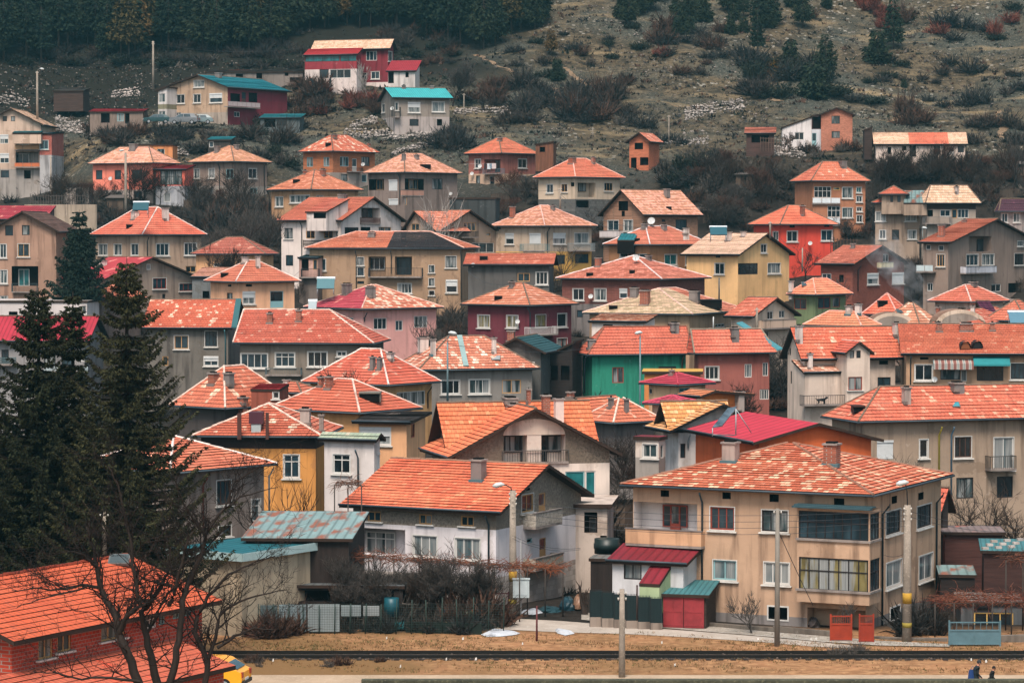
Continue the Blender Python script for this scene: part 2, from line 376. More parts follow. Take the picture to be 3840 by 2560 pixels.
    def wallface(s, mb, O, d, n, ln, zb, tp, holes, bd, roof, rf, L, ov, k):
        us = {0.0, ln}
        if (roof == 'gB' and k in 'LB') or (roof == 'gA' and k in 'RQ'): us.add(min(max(rf * L - ov, .01), ln - .01))
        for h in holes: us.update(h[:2])
        us = sorted(us); pt = lambda u, z, i=0: V((O.x + d.x * u - n.x * i, O.y + d.y * u - n.y * i, z))
        zc = sorted({zb, *[z for z, _ in bd], *[h[2] for h in holes], *[h[3] for h in holes]})
        def slot(z):
            if k in s.fm: return s.fm[k]
            for zz, i in bd:
                if z < zz: return i
            return 0
        for u0, u1 in zip(us, us[1:]):
            if u1 - u0 < 1e-5: continue
            t0, t1 = tp(u0 + 1e-6), tp(u1 - 1e-6); lo = min(t0, t1); zz = [z for z in zc if z < lo - 1e-4]
            for i, z in enumerate(zz):
                last = i == len(zz) - 1; za = zb2 = zz[i + 1] if not last else None
                if last: za, zb2 = t0, t1
                um, zm = (u0 + u1) / 2, (z + min(za, zb2)) / 2
                if any(h[0] < um < h[1] and h[2] < zm < h[3] for h in holes): continue
                mb.quad(pt(u0, z), pt(u1, z), pt(u1, zb2), pt(u0, za), slot(zm))
        for (u0, u1, z0, z1, dp, bk) in holes:
            m = slot((z0 + z1) / 2) if bk is None else bk
            c = [(u0, z0), (u1, z0), (u1, z1), (u0, z1)]
            for i in range(4):
                p, q = c[i], c[(i + 1) % 4]; mb.quad(pt(*p), pt(*q), pt(*q, dp), pt(*p, dp), m)
            mb.quad(*[pt(u, z, dp) for u, z in c], m if bk is not None else len([0]) * 0 + m)
    def window(s, f, offs, kind, u0, u1, z0, z1, opt):
        if kind[0] == 'x' or kind.startswith('lg'):
            if 'S' in opt or 'S' in kind: s.surround(f, offs, u0, u1, z0, z1)
            return
        O, d, n, ln, tp = s.faces[f]; z = V((0, 0, 1)); zd = kind[0] == 'D'
        O = O + n * offs; I = (-.1 if offs == 0 else .03)       # frame plane along the outward normal
        B = lambda mb, ua, ub, za, zb, i0, i1, m=0: mb.obox(V((O.x, O.y, za)) + d * ua + n * i0, d * (ub - ua), n * (i1 - i0), z * (zb - za), m)
        col = FR[kind[1] if zd else kind[0]]; nl = 1 if zd else int(kind[1] if len(kind) > 1 and kind[1].isdigit() else 2); fl = kind[2:] + opt
        mb = MB(); w, h = u1 - u0, z1 - z0; ft = min(.075, w * .12); mu = ft * .8
        B(mb, u0, u0 + ft, z0, z1, I, I + .06); B(mb, u1 - ft, u1, z0, z1, I, I + .06); B(mb, u0 + ft, u1 - ft, z0, z0 + ft, I, I + .06); B(mb, u0 + ft, u1 - ft, z1 - ft, z1, I, I + .06)
        for q in range(1, nl):
            uu = u0 + w * q / nl; B(mb, uu - mu / 2, uu + mu / 2, z0 + ft, z1 - ft, I, I + .05)
        if 't' in fl: B(mb, u0 + ft, u1 - ft, z0 + h * .68, z0 + h * .68 + mu, I + .004, I + .056)
        if 'G' in fl: B(mb, u0 + ft, u1 - ft, z0 + h * .58, z0 + h * .58 + mu, I + .004, I + .056)
        if zd: B(mb, u0 + ft, u1 - ft, z0 + ft, z0 + h * .4, I + .005, I + .04)
        if 'S' in fl:
            q = .055
            for r in ((u0 - q, u0, z0 - q, z1 + q), (u1, u1 + q, z0 - q, z1 + q), (u0, u1, z0 - q, z0), (u0, u1, z1, z1 + q)): B(mb, *r, .0, .03, 1)
        o = mb.build('door' if zd else 'window', [paint(col, .5, .15), paint(WHITE, .7, .3)], s.root, s.off)
        g = MB(); c = [V((O.x, O.y, za)) + d * ua + n * (I + .02) for ua, za in ((u0 + .01, z0 + .01), (u1 - .01, z0 + .01), (u1 - .01, z1 - .01), (u0 + .01, z1 - .01))]; g.quad(*c)
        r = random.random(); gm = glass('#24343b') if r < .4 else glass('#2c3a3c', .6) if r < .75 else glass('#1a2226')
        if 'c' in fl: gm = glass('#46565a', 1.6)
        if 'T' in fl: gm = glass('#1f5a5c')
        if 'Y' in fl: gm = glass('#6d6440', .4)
        g.build('pane', gm, o, s.off)
        if 'h' in fl or 'H' in fl:
            sh = MB(); k = .96 if 'H' in fl else .5; zt = z1 - h * k; m = int(h * k / .12)
            for q in range(max(1, m)): B(sh, u0 + .02, u1 - .02, zt + (z1 - zt) * q / m, zt + (z1 - zt) * (q + .9) / m, I + .055, I + .085)
            B(sh, u0 + .03, u1 - .03, zt, z1 - .02, I + .05, I + .07); B(sh, u0, u1, z1 - .16, z1, I + .05, I + .14); sh.build('roller_shutter', paint('#c9cac8', .5, .2), o, s.off)
        if 's' in fl or 'S' in fl:
            si = MB(); B(si, u0 - .16, u1 + .16, z0 - .14 if 'S' in fl else z0 - .07, z0 - .07 if 'S' in fl else z0, -.04, .14); si.build('sill', paint('#cfcac2', .8, .4), o, s.off)
    def surround(s, f, offs, u0, u1, z0, z1):
        O, d, n, ln, tp = s.faces[f]; O = O + n * offs; mb = MB(); z = V((0, 0, 1))
        for (a, b_, c, e) in ((u0 - .08, u0, z0 - .08, z1 + .08), (u1, u1 + .08, z0 - .08, z1 + .08), (u0, u1, z0 - .08, z0), (u0, u1, z1, z1 + .08)):
            mb.obox(V((O.x, O.y, c)) + d * a, d * (b_ - a), n * .03, z * (e - c))
        mb.build('window_surround', paint(WHITE, .7, .3), s.root, s.off)
    def hit(s, x, y):
        r = ray(x, y); best = None
        for q in s.slopes:
            for tri in ((q[0], q[1], q[2]), (q[0], q[2], q[3])):
                p = geometry.intersect_ray_tri(*tri, r, EYE, True)
                if p is not None and (p - EYE).dot(r) > 0 and (best is None or p.y < best.y): best = p
        return best
    def extras(s, bal, dp, ch, sk, di, gut, roof):
        z = V((0, 0, 1)); ro = getattr(s, 'roof', None)
        for it in [w for w in bal.split(';') if w.strip()]:
            q = it.split(); f = q[0]; kind = q[1]; pr = float(q[6]) if len(q) > 6 else .9; col = q[7] if len(q) > 7 else None
            u0, u1, z0, z1 = s.proj(f, pr, *[float(v) for v in q[2:6]], s.T); O, d, n, ln, tp = s.faces[f]
            if pr < 0: u0, u1 = max(u0, 0), min(u1, ln)
            B = lambda mb, ua, ub, za, zb, i0, i1, m=0: mb.obox(V((O.x, O.y, za)) + d * ua + n * i0, d * (ub - ua), n * (i1 - i0), z * (zb - za), m)
            mb = MB(); B(mb, u0, u1, z0, z0 + .14, .0 if pr > 0 else pr, max(pr, .02))
            o = mb.build('balcony', plaster('#8d857b'), s.root, s.off); rb = MB(); i1 = pr if pr > 0 else .02
            if kind == 'rail':
                m = paint('#2a2a2c', .5, .2) if not col else paint(col, .5, .2); nn = max(3, int((u1 - u0) / .16))
                for k in range(nn + 1):
                    uu = u0 + (u1 - u0) * k / nn; B(rb, uu - .012, uu + .012, z0 + .14, z1, i1 - .05, i1 - .025)
                B(rb, u0, u1, z1, z1 + .05, i1 - .07, i1 - .01)
                for uu in (u0, u1 - .03):
                    if pr > 0:
                        B(rb, uu, uu + .03, z1, z1 + .05, 0.0, i1 - .07)
                        for k in range(5): B(rb, uu, uu + .03, z0 + .14, z1, pr * k / 5, pr * k / 5 + .025)
            else:
                m = plaster(col) if kind == 'solid' else brickm(col) if kind == 'brick' else rough_plaster(col) if kind == 'rough' else paint(col, .5, .2) if kind == 'panel' else wood(col, (.4, .4, 8))
                if kind == 'panel':
                    nn = max(2, int((u1 - u0) / 1.1))
                    for k in range(nn): B(rb, u0 + (u1 - u0) * k / nn + .04, u0 + (u1 - u0) * (k + 1) / nn - .04, z0 + .2, z1 - .04, i1 - .06, i1 - .02)
                    B(rb, u0, u1, z1 - .03, z1 + .02, i1 - .07, i1 - .01)
                elif kind == 'slat':
                    for k in range(4): B(rb, u0, u1, z0 + .2 + (z1 - z0 - .2) * k / 4, z0 + .2 + (z1 - z0 - .2) * (k + .7) / 4, i1 - .06, i1 - .02)
                    B(rb, u0, u0 + .06, z0, z1, i1 - .07, i1 - .01); B(rb, u1 - .06, u1, z0, z1, i1 - .07, i1 - .01)
                else:
                    B(rb, u0, u1, z0 + .14, z1, i1 - .14, i1 + .01)
                    if pr > 0: B(rb, u0, u0 + .14, z0 + .14, z1, 0, i1 - .14); B(rb, u1 - .14, u1, z0 + .14, z1, 0, i1 - .14); B(rb, u0 - .04, u1 + .04, z1, z1 + .06, i1 - .18, i1 + .04, 1)
            rb.build('railing' if kind == 'rail' else 'parapet', [m, plaster('#6f6a64')], o, s.off)
        for it in [w for w in dp.split(';') if w.strip()]:
            q = it.split(); O, d, n, ln, tp = s.faces[q[0]]; x, y0, y1 = map(float, q[1:4]); u0, u1, z0, z1 = s.proj(q[0], .12, x - 1, y0, x + 1, y1, s.T); u = (u0 + u1) / 2
            p = lambda zz, i: V((O.x, O.y, zz)) + d * u + n * i
            mb = MB(); mb.tube([p(z1, .5), p(z1 - .12, .45), p(z1 - .55, .1), p(z0, .1)], .06, 6); mb.build('downpipe', paint(q[4] if len(q) > 4 else '#2b3a40', .5, .3), s.root, s.off)
        if gut:
            mb = MB(); E = s.E
            for i, j, nrm in ((0, 1, -s.b), (0, 3, -s.a)):
                if roof == 'gB' and (i, j) == (0, 1) or roof == 'gA' and (i, j) == (0, 3) or roof == 'mL' or (roof in ('mR',) and (i, j) == (0, 1)) or (roof == 'mF' and (i, j) == (0, 3)): continue
                mb.tube([E[i] + nrm * .05 + z * .03, E[j] + nrm * .05 + z * .03], .065, 6)
            if mb.f: mb.build('gutter', paint('#39434a', .5, .3), s.root, s.off)
        for it in [w for w in ch.split(';') if w.strip()]:
            q = it.split(); x0, y0 = s.t(float(q[1]), float(q[2])); x1, y1 = s.t(float(q[3]), float(q[4])); xm = (x0 + x1) / 2
            h = s.hit(xm, y1) or s.hit(xm, y1 + 6) or s.hit(xm, y1 + 14); D = h.y if h is not None else (s.C + s.a * s.La / 2 + s.b * s.Lb / 2).y
            g = h if h is not None else P(xm, y1, D); zt = P(xm, y0, D).z; c = abs(s.a.x) + abs(s.b.x); w = (x1 - x0) / F * D / (1.0 * c) * .88
            if zt - g.z < .25: zt = g.z + .6
            mb = MB(); a2, b2 = s.a, s.b; dpt = min(w, .75)
            o = V((g.x, g.y, 0)) - a2 * w / 2 - b2 * .05
            mb.obox(V((o.x, o.y, g.z - .7)), a2 * w, b2 * dpt, z * (zt - g.z + .55), 0)
            mb.obox(V((o.x, o.y, zt - .16)) - a2 * .07 - b2 * .07, a2 * (w + .14), b2 * (dpt + .14), z * .1, 1)
            mb.obox(V((o.x, o.y, zt - .06)) + a2 * .1 + b2 * .1, a2 * (w - .2), b2 * (dpt - .2), z * .1, 2)
            fl = V((o.x, o.y, g.z - .1)); mb.obox(fl - a2 * .1 - b2 * .1, a2 * (w + .2), b2 * (dpt * .6), z * .22, 3)
            cm = {'p': plaster('#a99d90', 1), 'b': brickm('#8d4a35'), 'w': plaster('#cfc5b8', .8), 'g': plaster('#7b7670', 1)}[q[0]]
            mb.build('chimney', [cm, plaster('#8f887f'), dark(), paint('#48656b', .5) if len(q) > 5 else plaster('#7d736a')], ro or s.root, s.off)
        for it in [w for w in sk.split(';') if w.strip()]:
            q = it.split(); x0, y0 = s.t(float(q[1]), float(q[2])); x1, y1 = s.t(float(q[3]), float(q[4])); h = s.hit((x0 + x1) / 2, y1)
            if h is None: continue
            w = (x1 - x0) / F * h.y; hh = (y1 - y0) / F * h.y; mb = MB()
            fx = V((1, 0, 0)); fy = V((0, 1, 0))
            if q[0] == 'd':      # little raised roof hatch with a dark mouth
                o = h - fx * w / 2 + fy * .02
                mb.poly([o + fx * .06 + z * .03, o + fx * (w - .06) + z * .03, o + fx * (w - .06) + z * hh * .8, o + fx * .06 + z * hh * .8], 1)
                mb.obox(o - fy * .12 + z * hh * .8, fx * w, fy * (hh * 2.0 + .5), z * .09, 0); mb.obox(o - fy * .03, fx * .06, fy * (hh * 1.5 + .3), z * hh * .8, 0); mb.obox(o - fy * .03 + fx * (w - .06), fx * .06, fy * (hh * 1.5 + .3), z * hh * .8, 0)
                mb.build('roof_hatch', [paint(q[5] if len(q) > 5 else '#3a2a26', .8), dark()], ro, s.off)
            else:
                up = V((0, 1, .42)).normalized(); nn = V((0, -.42, 1)).normalized(); o = h - fx * w / 2 + nn * .03; L2 = max(.5, hh / .5)
                mb.obox(o, fx * w, up * L2, nn * .1, 0); mb.poly([o + fx * .06 + up * .06 + nn * .106, o + fx * (w - .06) + up * .06 + nn * .106, o + fx * (w - .06) + up * (L2 - .06) + nn * .106, o + fx * .06 + up * (L2 - .06) + nn * .106], 1)
                mb.build('skylight', [paint('#5c5b58', .5), paint(q[5] if len(q) > 5 else '#33454c', .65)], ro, s.off)
        for it in [w for w in di.split(';') if w.strip()]:
            q = it.split(); x, y = s.t(float(q[1]), float(q[2])); r = float(q[3]) * (K if s.T != 'S' else 1)
            if q[0] == 'U':
                h = s.hit(x, y + r * 1.6) or s.hit(x, y + r * 3); D = h.y if h is not None else s.C.y; c = P(x, y, D)
            else:
                O, d, n, ln, tp = s.faces[q[0]]; rr = ray(x, y); c = EYE + rr * ((O + n * .35 - EYE).dot(n) / rr.dot(n)); D = c.y
            dish(c, r / F * D, s.root, s.off, post=q[0] == 'U')
def dish(c, r, root, off, post=False, az=-.25):
    mb = MB(); ax = V((az, -1, .45)).normalized(); x = ax.cross(V((0, 0, 1))).normalized(); y = x.cross(ax); rings = 4; n = 14; pr = None
    for k in range(rings + 1):
        q = k / rings; ring = [c + (x * math.cos(2 * math.pi * j / n) + y * math.sin(2 * math.pi * j / n)) * r * q + ax * (q * q * r * .3) for j in range(n)]
        if pr:
            for j in range(n): mb.poly([pr[j], pr[(j + 1) % n], ring[(j + 1) % n], ring[j]], 0, None, True)
        pr = ring
    mb.tube([c - y * r * .9 + ax * r * .25, c + ax * r * 1.0 - y * r * .15], r * .05, 4, 1); mb.tube([c, c - ax * .3 - V((0, 0, .05))], r * .08, 5, 1)
    if post: mb.tube([c - ax * .2, c - ax * .2 - V((0, 0, r * 2.4))], r * .07, 5, 1)
    mb.build('satellite_dish', [paint('#b9bab8', .5, .25), paint('#555653', .5)], root, off)
HS = []
def h(T, name, label, xl, xc, yc, xr, ry, th, roof, rm, wall, hgt, cat='house', group=None, **kw):
    o = House(T, name, label, cat, group); o.vol(xl, xc, yc, xr, ry, th, roof, rm, wall, hgt, **kw); HS.append(o); return o
RED = tile('#cf4d36', '#e79a80', .2); RED2 = tile('#c6452f', '#e8b49a', .12); ORG = tile('#d95a35', '#e9a183', .1); PALE = tile('#d5694f', '#e6a78e', .5, .35)
PINK = tile('#d9705a', '#e4a48e', .62, .3); CREAM = tile('#d79c80', '#e2b79c', .6, .4); MIX = tile('#d65a42', '#ecc5ab', .5, .25); BEIGE = tile('#c79a7a', '#d8b497', .55, .4)
WORN = tile('#cf5138', '#e8cdb5', .24, .35); DKRED = tile('#b23d30', '#dba48e', .1); GOLD = tile('#dc7440', '#eab083', .4, .4); PLAIN = tile('#d85a40', '#df7057', .3)
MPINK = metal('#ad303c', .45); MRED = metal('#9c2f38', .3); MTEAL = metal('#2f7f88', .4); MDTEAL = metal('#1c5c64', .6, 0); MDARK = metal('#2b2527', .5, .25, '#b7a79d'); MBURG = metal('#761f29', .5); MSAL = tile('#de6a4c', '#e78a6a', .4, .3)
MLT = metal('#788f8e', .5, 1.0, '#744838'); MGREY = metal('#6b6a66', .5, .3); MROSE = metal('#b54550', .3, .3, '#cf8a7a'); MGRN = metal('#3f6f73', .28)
T_ = plaster
# ---- hillside row at the top
h('A2', 'house', 'red house with cream tiled roof at the edge of the pine wood', 390, 935, 333, 988, 268, 18, 'gA', CREAM, [T_('#7d2a33'), T_('#d6cbc0')], 6.2, win='L w3 770 350 845 415;L w1 735 497 775 545;L w2S 805 490 862 540;R w2S 920 352 950 420', bands=[(560, 1)])
o = HS[-1]; o.vol(338, 712, 372, 722, 332, 18, 'mF', metal('#a32a2c', .3), [T_('#93323a'), T_('#d6cbc0'), T_('#5f6a6a')], 5.2, D=o.C.y - 2.2, dep=2.6, ov=.25, terr=False, win='L k4T 347 376 590 422;L k2T 594 376 706 420;L k1 452 475 515 535;L w3 523 475 667 535', bands=[(470, 1)])
o.vol(905, 1115, 485, 1172, 415, 12, 'mF', metal('#9c2f38', .3), T_('#c9c2b8'), 3.7, dep=3.6, ov=.3, terr=False, win='L x 915 490 960 570;L x 1040 495 1062 530')
h('A1', 'house', 'tan house with teal roof and burgundy side wall below the pine wood', 1060, 1560, 597, 1996, 510, 33, 'gB', metal('#1f7480', .4), [T_('#b39a7c'), T_('#a59a88'), T_('#7d2b38', .3)], 5.9, rf=.42, fm={'R': 2}, bands=[(765, 1)],
  win='L w3S 1325 550 1395 597;L w3S 1182 648 1262 708;L w2S 1322 645 1372 703;L w1hS 1433 640 1518 702;L w3 1175 770 1240 810;R x 1575 640 1640 700;R Db 1652 630 1682 705;R x 1700 635 1758 700;R w2 1600 765 1640 800', bal='R panel 1562 700 1780 738 .9 #b9a7a4', ch='g 1455 495 1515 530')
o = HS[-1]
o.vol(1068, 1140, 620, None, 600, 33, 'mL', MDARK, [T_('#c8c7c0'), T_('#7f7d62'), T_('#b9b6ad')], 5.6, D=o.C.y + 4, dep=6, ov=.2, terr=False, bands=[(712, 1), (745, 2)], win='L w1 1085 640 1130 700;L w2 1085 760 1130 800')
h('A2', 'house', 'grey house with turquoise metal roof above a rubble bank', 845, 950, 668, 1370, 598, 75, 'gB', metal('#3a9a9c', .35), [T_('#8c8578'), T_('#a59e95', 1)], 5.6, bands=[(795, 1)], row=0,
  win='R w2hS 1058 700 1140 770;R w2cS 1222 697 1307 765;R k2 1068 815 1130 862;R x 1255 815 1290 860;R w1S 957 700 990 755;R w1S 940 815 968 870;L w1S 878 710 900 770;L w1S 885 818 908 872', bal='R rail 952 735 1008 805 .8', ch='g 1005 580 1035 605;g 1195 583 1228 605', di='R 950 743 14')
h('A1', 'house', 'three storey pale house with orange balcony panels at the edge of the hill', -155, 300, 855, None, 740, 2, 'gB', CREAM, [T_('#c0aa92'), T_('#9c988e', .8)], 10.5, D=418, dep=12, bands=[(1155, 1)],
  win='L k1 18 795 48 830;L k1 75 795 103 830;L w2h 0 920 58 982;L lg0 106 918 205 992;L-1.1 t2 112 922 198 992;L w2h 0 1048 62 1115;L lg1 106 1040 262 1120;L-1.1 w2 112 1048 200 1118;L k2 5 1165 62 1215;L x 165 1165 210 1222', bal='L panel 98 990 270 1030 .9 #c79a72;L panel 98 1115 272 1148 .9 #c26a42')
o = HS[-1]; o.vol(262, 358, 912, 452, 905, 4, 'mF', MDTEAL, [brickm('#a5493b'), T_('#a8aaa6', .9)], 9, D=417, dep=8, ov=.15, terr=False, win='L t2S 272 960 330 1020', bands=[(1060, 1)])
o.vol(84, 280, 908, None, 897, 2, 'mF', MTEAL, T_('#c0aa92'), .1, D=416.2, dep=1.6, ov=.02, terr=False, gut=False, thick=.25)
h('A1', 'house', 'coral painted house with pale hipped roof and glazed veranda', 597, 1048, 1116, 1240, 1005, 30, 'hip', PINK, [T_('#ec8468', .3), T_('#a99f93', .8)], 5.9, bands=[(1295, 1)], win='L b1 655 1163 700 1228;L b1 783 1163 828 1228;L k2 902 1160 972 1225;L k1 665 1310 703 1368;L k1 790 1310 828 1366;L k2 915 1308 970 1350', di='L 755 1222 14', ch='g 865 980 940 1032;', dp='L 885 1125 1390')
o = HS[-1]; o.vol(1045, 1272, 1158, 1305, 1128, 10, 'mF', MRED, [T_('#e06a52', .3), T_('#9fa5a6', .5)], 5.6, D=o.C.y - 1, dep=5, ov=.3, terr=False, bands=[(1270, 1)], win='L k5G 1095 1160 1245 1265;L x 1035 1300 1062 1350;L w1 1120 1320 1165 1380')
h('A1', 'house', 'grey tan house with pale hipped roof beside the coral house', 1280, 1600, 1106, 1862, 996, 35, 'hip', PALE, [T_('#8b7c6e'), brickm('#8d857d', '#77706a', .5, .3)], 6.0, bands=[(1268, 1)], win='L w2S 1325 1155 1365 1220;L w2S 1425 1152 1468 1218;L t2 1545 1155 1605 1222;R w2S 1700 1152 1755 1220;L k1 1335 1285 1360 1310;L k1 1430 1283 1460 1330;R t2 1710 1285 1760 1325', ch='g 1455 995 1500 1045;g 1590 985 1630 1008', dp='L 1500 1115 1330;R 1808 1115 1330')
h('A1', 'shed', 'orange hut with flat roof behind the coral house', 943, 1186, 995, None, None, 4, 'flat', MDARK, T_('#d08a50'), 2.2, D=406, dep=4, ov=.15, cat='hut', win='L t2 1075 1018 1125 1062')
h('A2', 'house', 'orange brick house with worn pyramid roof under the rubble bank', 305, 545, 1036, 867, 922, 38, 'hip', WORN, [brickm('#a8623f', '#8a6a52'), T_('#a79b8c', .9)], 5.2, bands=[(1178, 1)], win='L t2 365 1075 408 1140;L t2 480 1075 520 1138;R t3 592 1072 652 1138;R Dw 675 1085 707 1172;R k3 738 1072 795 1135;R k1 600 1190 645 1238;R t1 742 1195 775 1245', ch='b 520 915 570 945;b 770 975 800 1000', sk='d 492 975 530 1005', di='R 750 1125 14', bal='R rail 660 1150 750 1178 .6')
h('A2', 'house', 'ochre house with orange hipped roof half hidden by the bare thicket', 85, 395, 1298, 757, 1160, 45, 'hip', tile('#d4573c', '#e59a80', .25), T_('#b28b62'), 5.2, win='L w2S 150 1345 203 1412;L w4S 250 1335 385 1385;R w2 430 1335 480 1380', ch='b 330 1160 365 1192;b 443 1153 492 1200', sk='d 270 1225 318 1252', dp='L 108 1305 1450')
h('A2', 'house', 'dark taupe house with ochre framed loggias and pink pyramid roof', 746, 1035, 1180, 1432, 1048, 42, 'hip', PINK, T_('#82756a'), 7, win='L lg1 790 1225 893 1300;L-1.1 o2 845 1228 890 1298;L w1H 925 1228 985 1305;R lg1 1015 1222 1165 1342;R-1.1 o3 1060 1228 1150 1295;R k2 1222 1222 1293 1295;L w1H 925 1358 990 1402;R o1 1010 1350 1050 1402', bal='R solid 1012 1300 1165 1342 .05 #b98d77', ch='g 1005 1048 1040 1098;g 1088 1055 1130 1085', sk='d 1140 1122 1212 1152', di='R 1350 1325 12', dp='L 1000 1185 1400')
h('A2', 'house', 'red roofed pinkish house with washing on its loggia', 1435, 1697, 1049, 1965, 940, 40, 'hip', PLAIN, [T_('#9d6253'), T_('#c3a789')], 5.6, bands=[(1185, 1)], win='L w2S 1515 1088 1555 1150;L lg0 1578 1090 1690 1180;L-1.1 b2 1655 1095 1690 1178;R w2S 1810 1087 1869 1148;R w1S 1803 1200 1863 1256;L k1 1522 1200 1550 1256;L w1 1615 1203 1648 1280', bal='L rail 1565 1155 1697 1192 .7 #5c7079', ch='b 1660 938 1700 962', di='L 1550 1137 14;L 1495 1188 13')
h('A3', 'house', 'small unfinished brick house with empty window openings on the slope', 805, 985, 970, 1077, 905, 25, 'gB', tile('#d4543f', '#e8b79f', .3), brickm('#b3684b', '#a5684e'), 4.3, rf=.45, win='L x 875 976 932 1022;L x 850 1078 888 1156;L x 912 1076 970 1130')
h('A4', 'house', 'brick tower house with white annex on the rocky slope', 418, 670, 784, None, 735, 4, 'gB', tile('#3a3230', '#5a4a44', .3), brickm('#b4725a', '#8d6a5c'), 5.2, D=408, dep=7, ov=.4, win='L b3 507 792 565 848;L b3 507 897 565 945')
o = HS[-1]; o.vol(165, 378, 872, None, 800, 4, 'mL', MDARK, T_('#cfcdc6', .9), 3.3, D=409, dep=6, ov=.15, terr=False, z0=o.base, win='L w2 255 905 318 957', gut=False)
o.vol(370, 458, 792, None, 778, 4, 'mL', MDARK, [T_('#3a2c2a'), T_('#bfc4c4', .7)], 5, D=409, dep=6, ov=.05, terr=False, z0=o.base, bands=[(884, 1)], win='L x 380 800 450 878;L Dt 372 910 404 998', gut=False)
h('A4', 'house', 'long low white cottage with patched red and cream roof on the hillside', 795, 1440, 987, None, 906, 4, 'gA', [CREAM, PLAIN], T_('#cdbfae', .9), 2.9, D=393, dep=6, segs=[(0, .2, 0), (.2, .62, 1), (.62, 1, 0)], ov=.35, win='L x 890 1006 915 1055;L x 990 1000 1018 1030;L x 1040 990 1085 1072;L k2 1205 998 1250 1055;L Dw 1305 1005 1345 1058;L k1 1370 1000 1412 1043')
h('A4', 'shed', 'dark timber lean-to against the long low cottage', 728, 790, 888, None, 868, 4, 'mL', MDARK, wood('#3a2e2a'), 2.9, D=396, dep=4, ov=.1, cat='shed')
h('A4', 'shed', 'open shed with red roof beside the white brick tower', -90, 128, 912, None, 870, 6, 'mF', tile('#c8503c', '#d98a74', .3), wood('#4a3833'), 2.4, D=400, dep=4.5, ov=.3, cat='shed', win='L x -40 925 80 975')
h('A3', 'shed', 'little timber shed with rusty roof behind the pinkish house', 190, 325, 985, None, 967, 8, 'mL', MLT, wood('#6b4634', (6, 6, .5)), 2.6, D=401, dep=3.5, ov=.15, cat='shed', win='L x 226 1005 262 1040')
h('A1', 'shed', 'shack with faded red roof and orange posts on the rubble terrace', 604, 985, 762, None, 744, 4, 'mF', MROSE, wood('#7a6a60', (5, 5, .5)), 2.4, D=443, dep=4, ov=.2, cat='shed', win='L x 690 775 750 840;L x 855 775 885 845;L t2 800 775 845 830', gut=False)
h('A1', 'shed', 'dark plank shed with pale roof on the upper meadow', 358, 572, 620, None, 603, 8, 'mF', MGREY, wood('#44352f'), 2.1, D=463, dep=4, ov=.15, cat='shed', gut=False)
h('A2', 'shed', 'long concrete sheep shed beside the red house', -330, 345, 490, None, 478, 4, 'mF', MGREY, T_('#7d766c', 1), 2.2, D=459, dep=5, ov=.2, cat='shed', win='L x -240 505 -205 550;L x -120 505 -70 550;L x 20 500 60 545;L x 215 495 240 520;L x 250 530 330 565', gut=False)
h('A2', 'shed', 'teal roofed workshop with open front under the burgundy wall', 35, 325, 805, None, 778, 8, 'mF', MTEAL, T_('#55605f', .8), 2.6, D=436, dep=4, ov=.25, cat='shed', win='L x 75 815 150 870;L k2 160 815 230 860')
h('A1', 'shed', 'low teal roofed shack in the brush behind the pale hipped roofs', 1412, 1582, 955, None, 933, 8, 'mF', MTEAL, wood('#3b3632', (4, 4, .5)), 2.2, D=414, dep=3, ov=.2, cat='shed', win='L w1 1430 968 1460 1008', gut=False)
h('A1', 'shed', 'grey garden shed with long canopy at the coral house', 440, 612, 1268, None, 1258, 5, 'mF', MGREY, wood('#8a8078', (5, 5, .5)), 3.2, D=392, dep=3, ov=.15, cat='shed', win='L x 520 1290 560 1380', gut=False)
h('A2', 'shed', 'dark concrete garage above the twin gabled house', 1335, 1660, 1362, None, 1352, 5, 'flat', MDARK, T_('#3c4342', .7), 4, D=353, dep=6, ov=.1, cat='garage')
# ---- second belt
h('B1', 'house', 'brown three storey house with arched attic windows', -110, 408, 236, None, 97, 5, 'gB', tile('#5d453c', '#7a5a4c', .2), T_('#a3836b'), 10, D=339, dep=12, ov=.6, win='L k1 35 192 90 262;L k1 150 190 203 258;L w2S 0 320 44 413;L o2S 122 318 200 405;L w2S 0 497 50 588;L lg1 80 470 262 605;L-1.1 w2T 128 490 202 605;L w2 0 672 55 722', bal='L rail 78 590 250 652 .5 #3d4a4c', capm=paint('#3b302c'))
h('B1', 'shed', 'long shed with faded crimson metal roof above the brown house', -100, 303, 152, None, 57, 3, 'mF', MROSE, T_('#6f5a52'), 3, D=352, dep=7, ov=.2, cat='shed')
h('B1', 'house', 'tan house with a red hipped roof behind the small spruce', 612, 972, 259, 1417, 68, 55, 'hip', tile('#cf4c36', '#dd7a60', .15), T_('#b29a7f'), 7.2, rx=1, win='R w3S 1068 316 1155 398;R w3S 1260 312 1345 395;R o2 1270 470 1340 512;L w2S 672 320 735 396;L w2S 778 320 832 396;L w2S 895 318 945 396;R k1 1100 470 1140 510', ch='w 1088 68 1146 150;w 872 92 940 155', dp='R 1008 270 460', sk='d 862 183 905 212', capm=plaster('#e0cfc2'))
h('B1', 'house', 'taupe house under a pink red sheet roof behind the tall spruces', 388, 690, 568, 1398, 408, 40, 'gA', metal('#a8383d', .35, .25, '#d3857a'), T_('#998a78'), 6, win='R w1 1002 455 1032 495;R r3S 1045 552 1137 625;R r3S 1225 588 1320 640;R k1 1110 660 1130 690', ch='w 600 425 740 475', row=0)
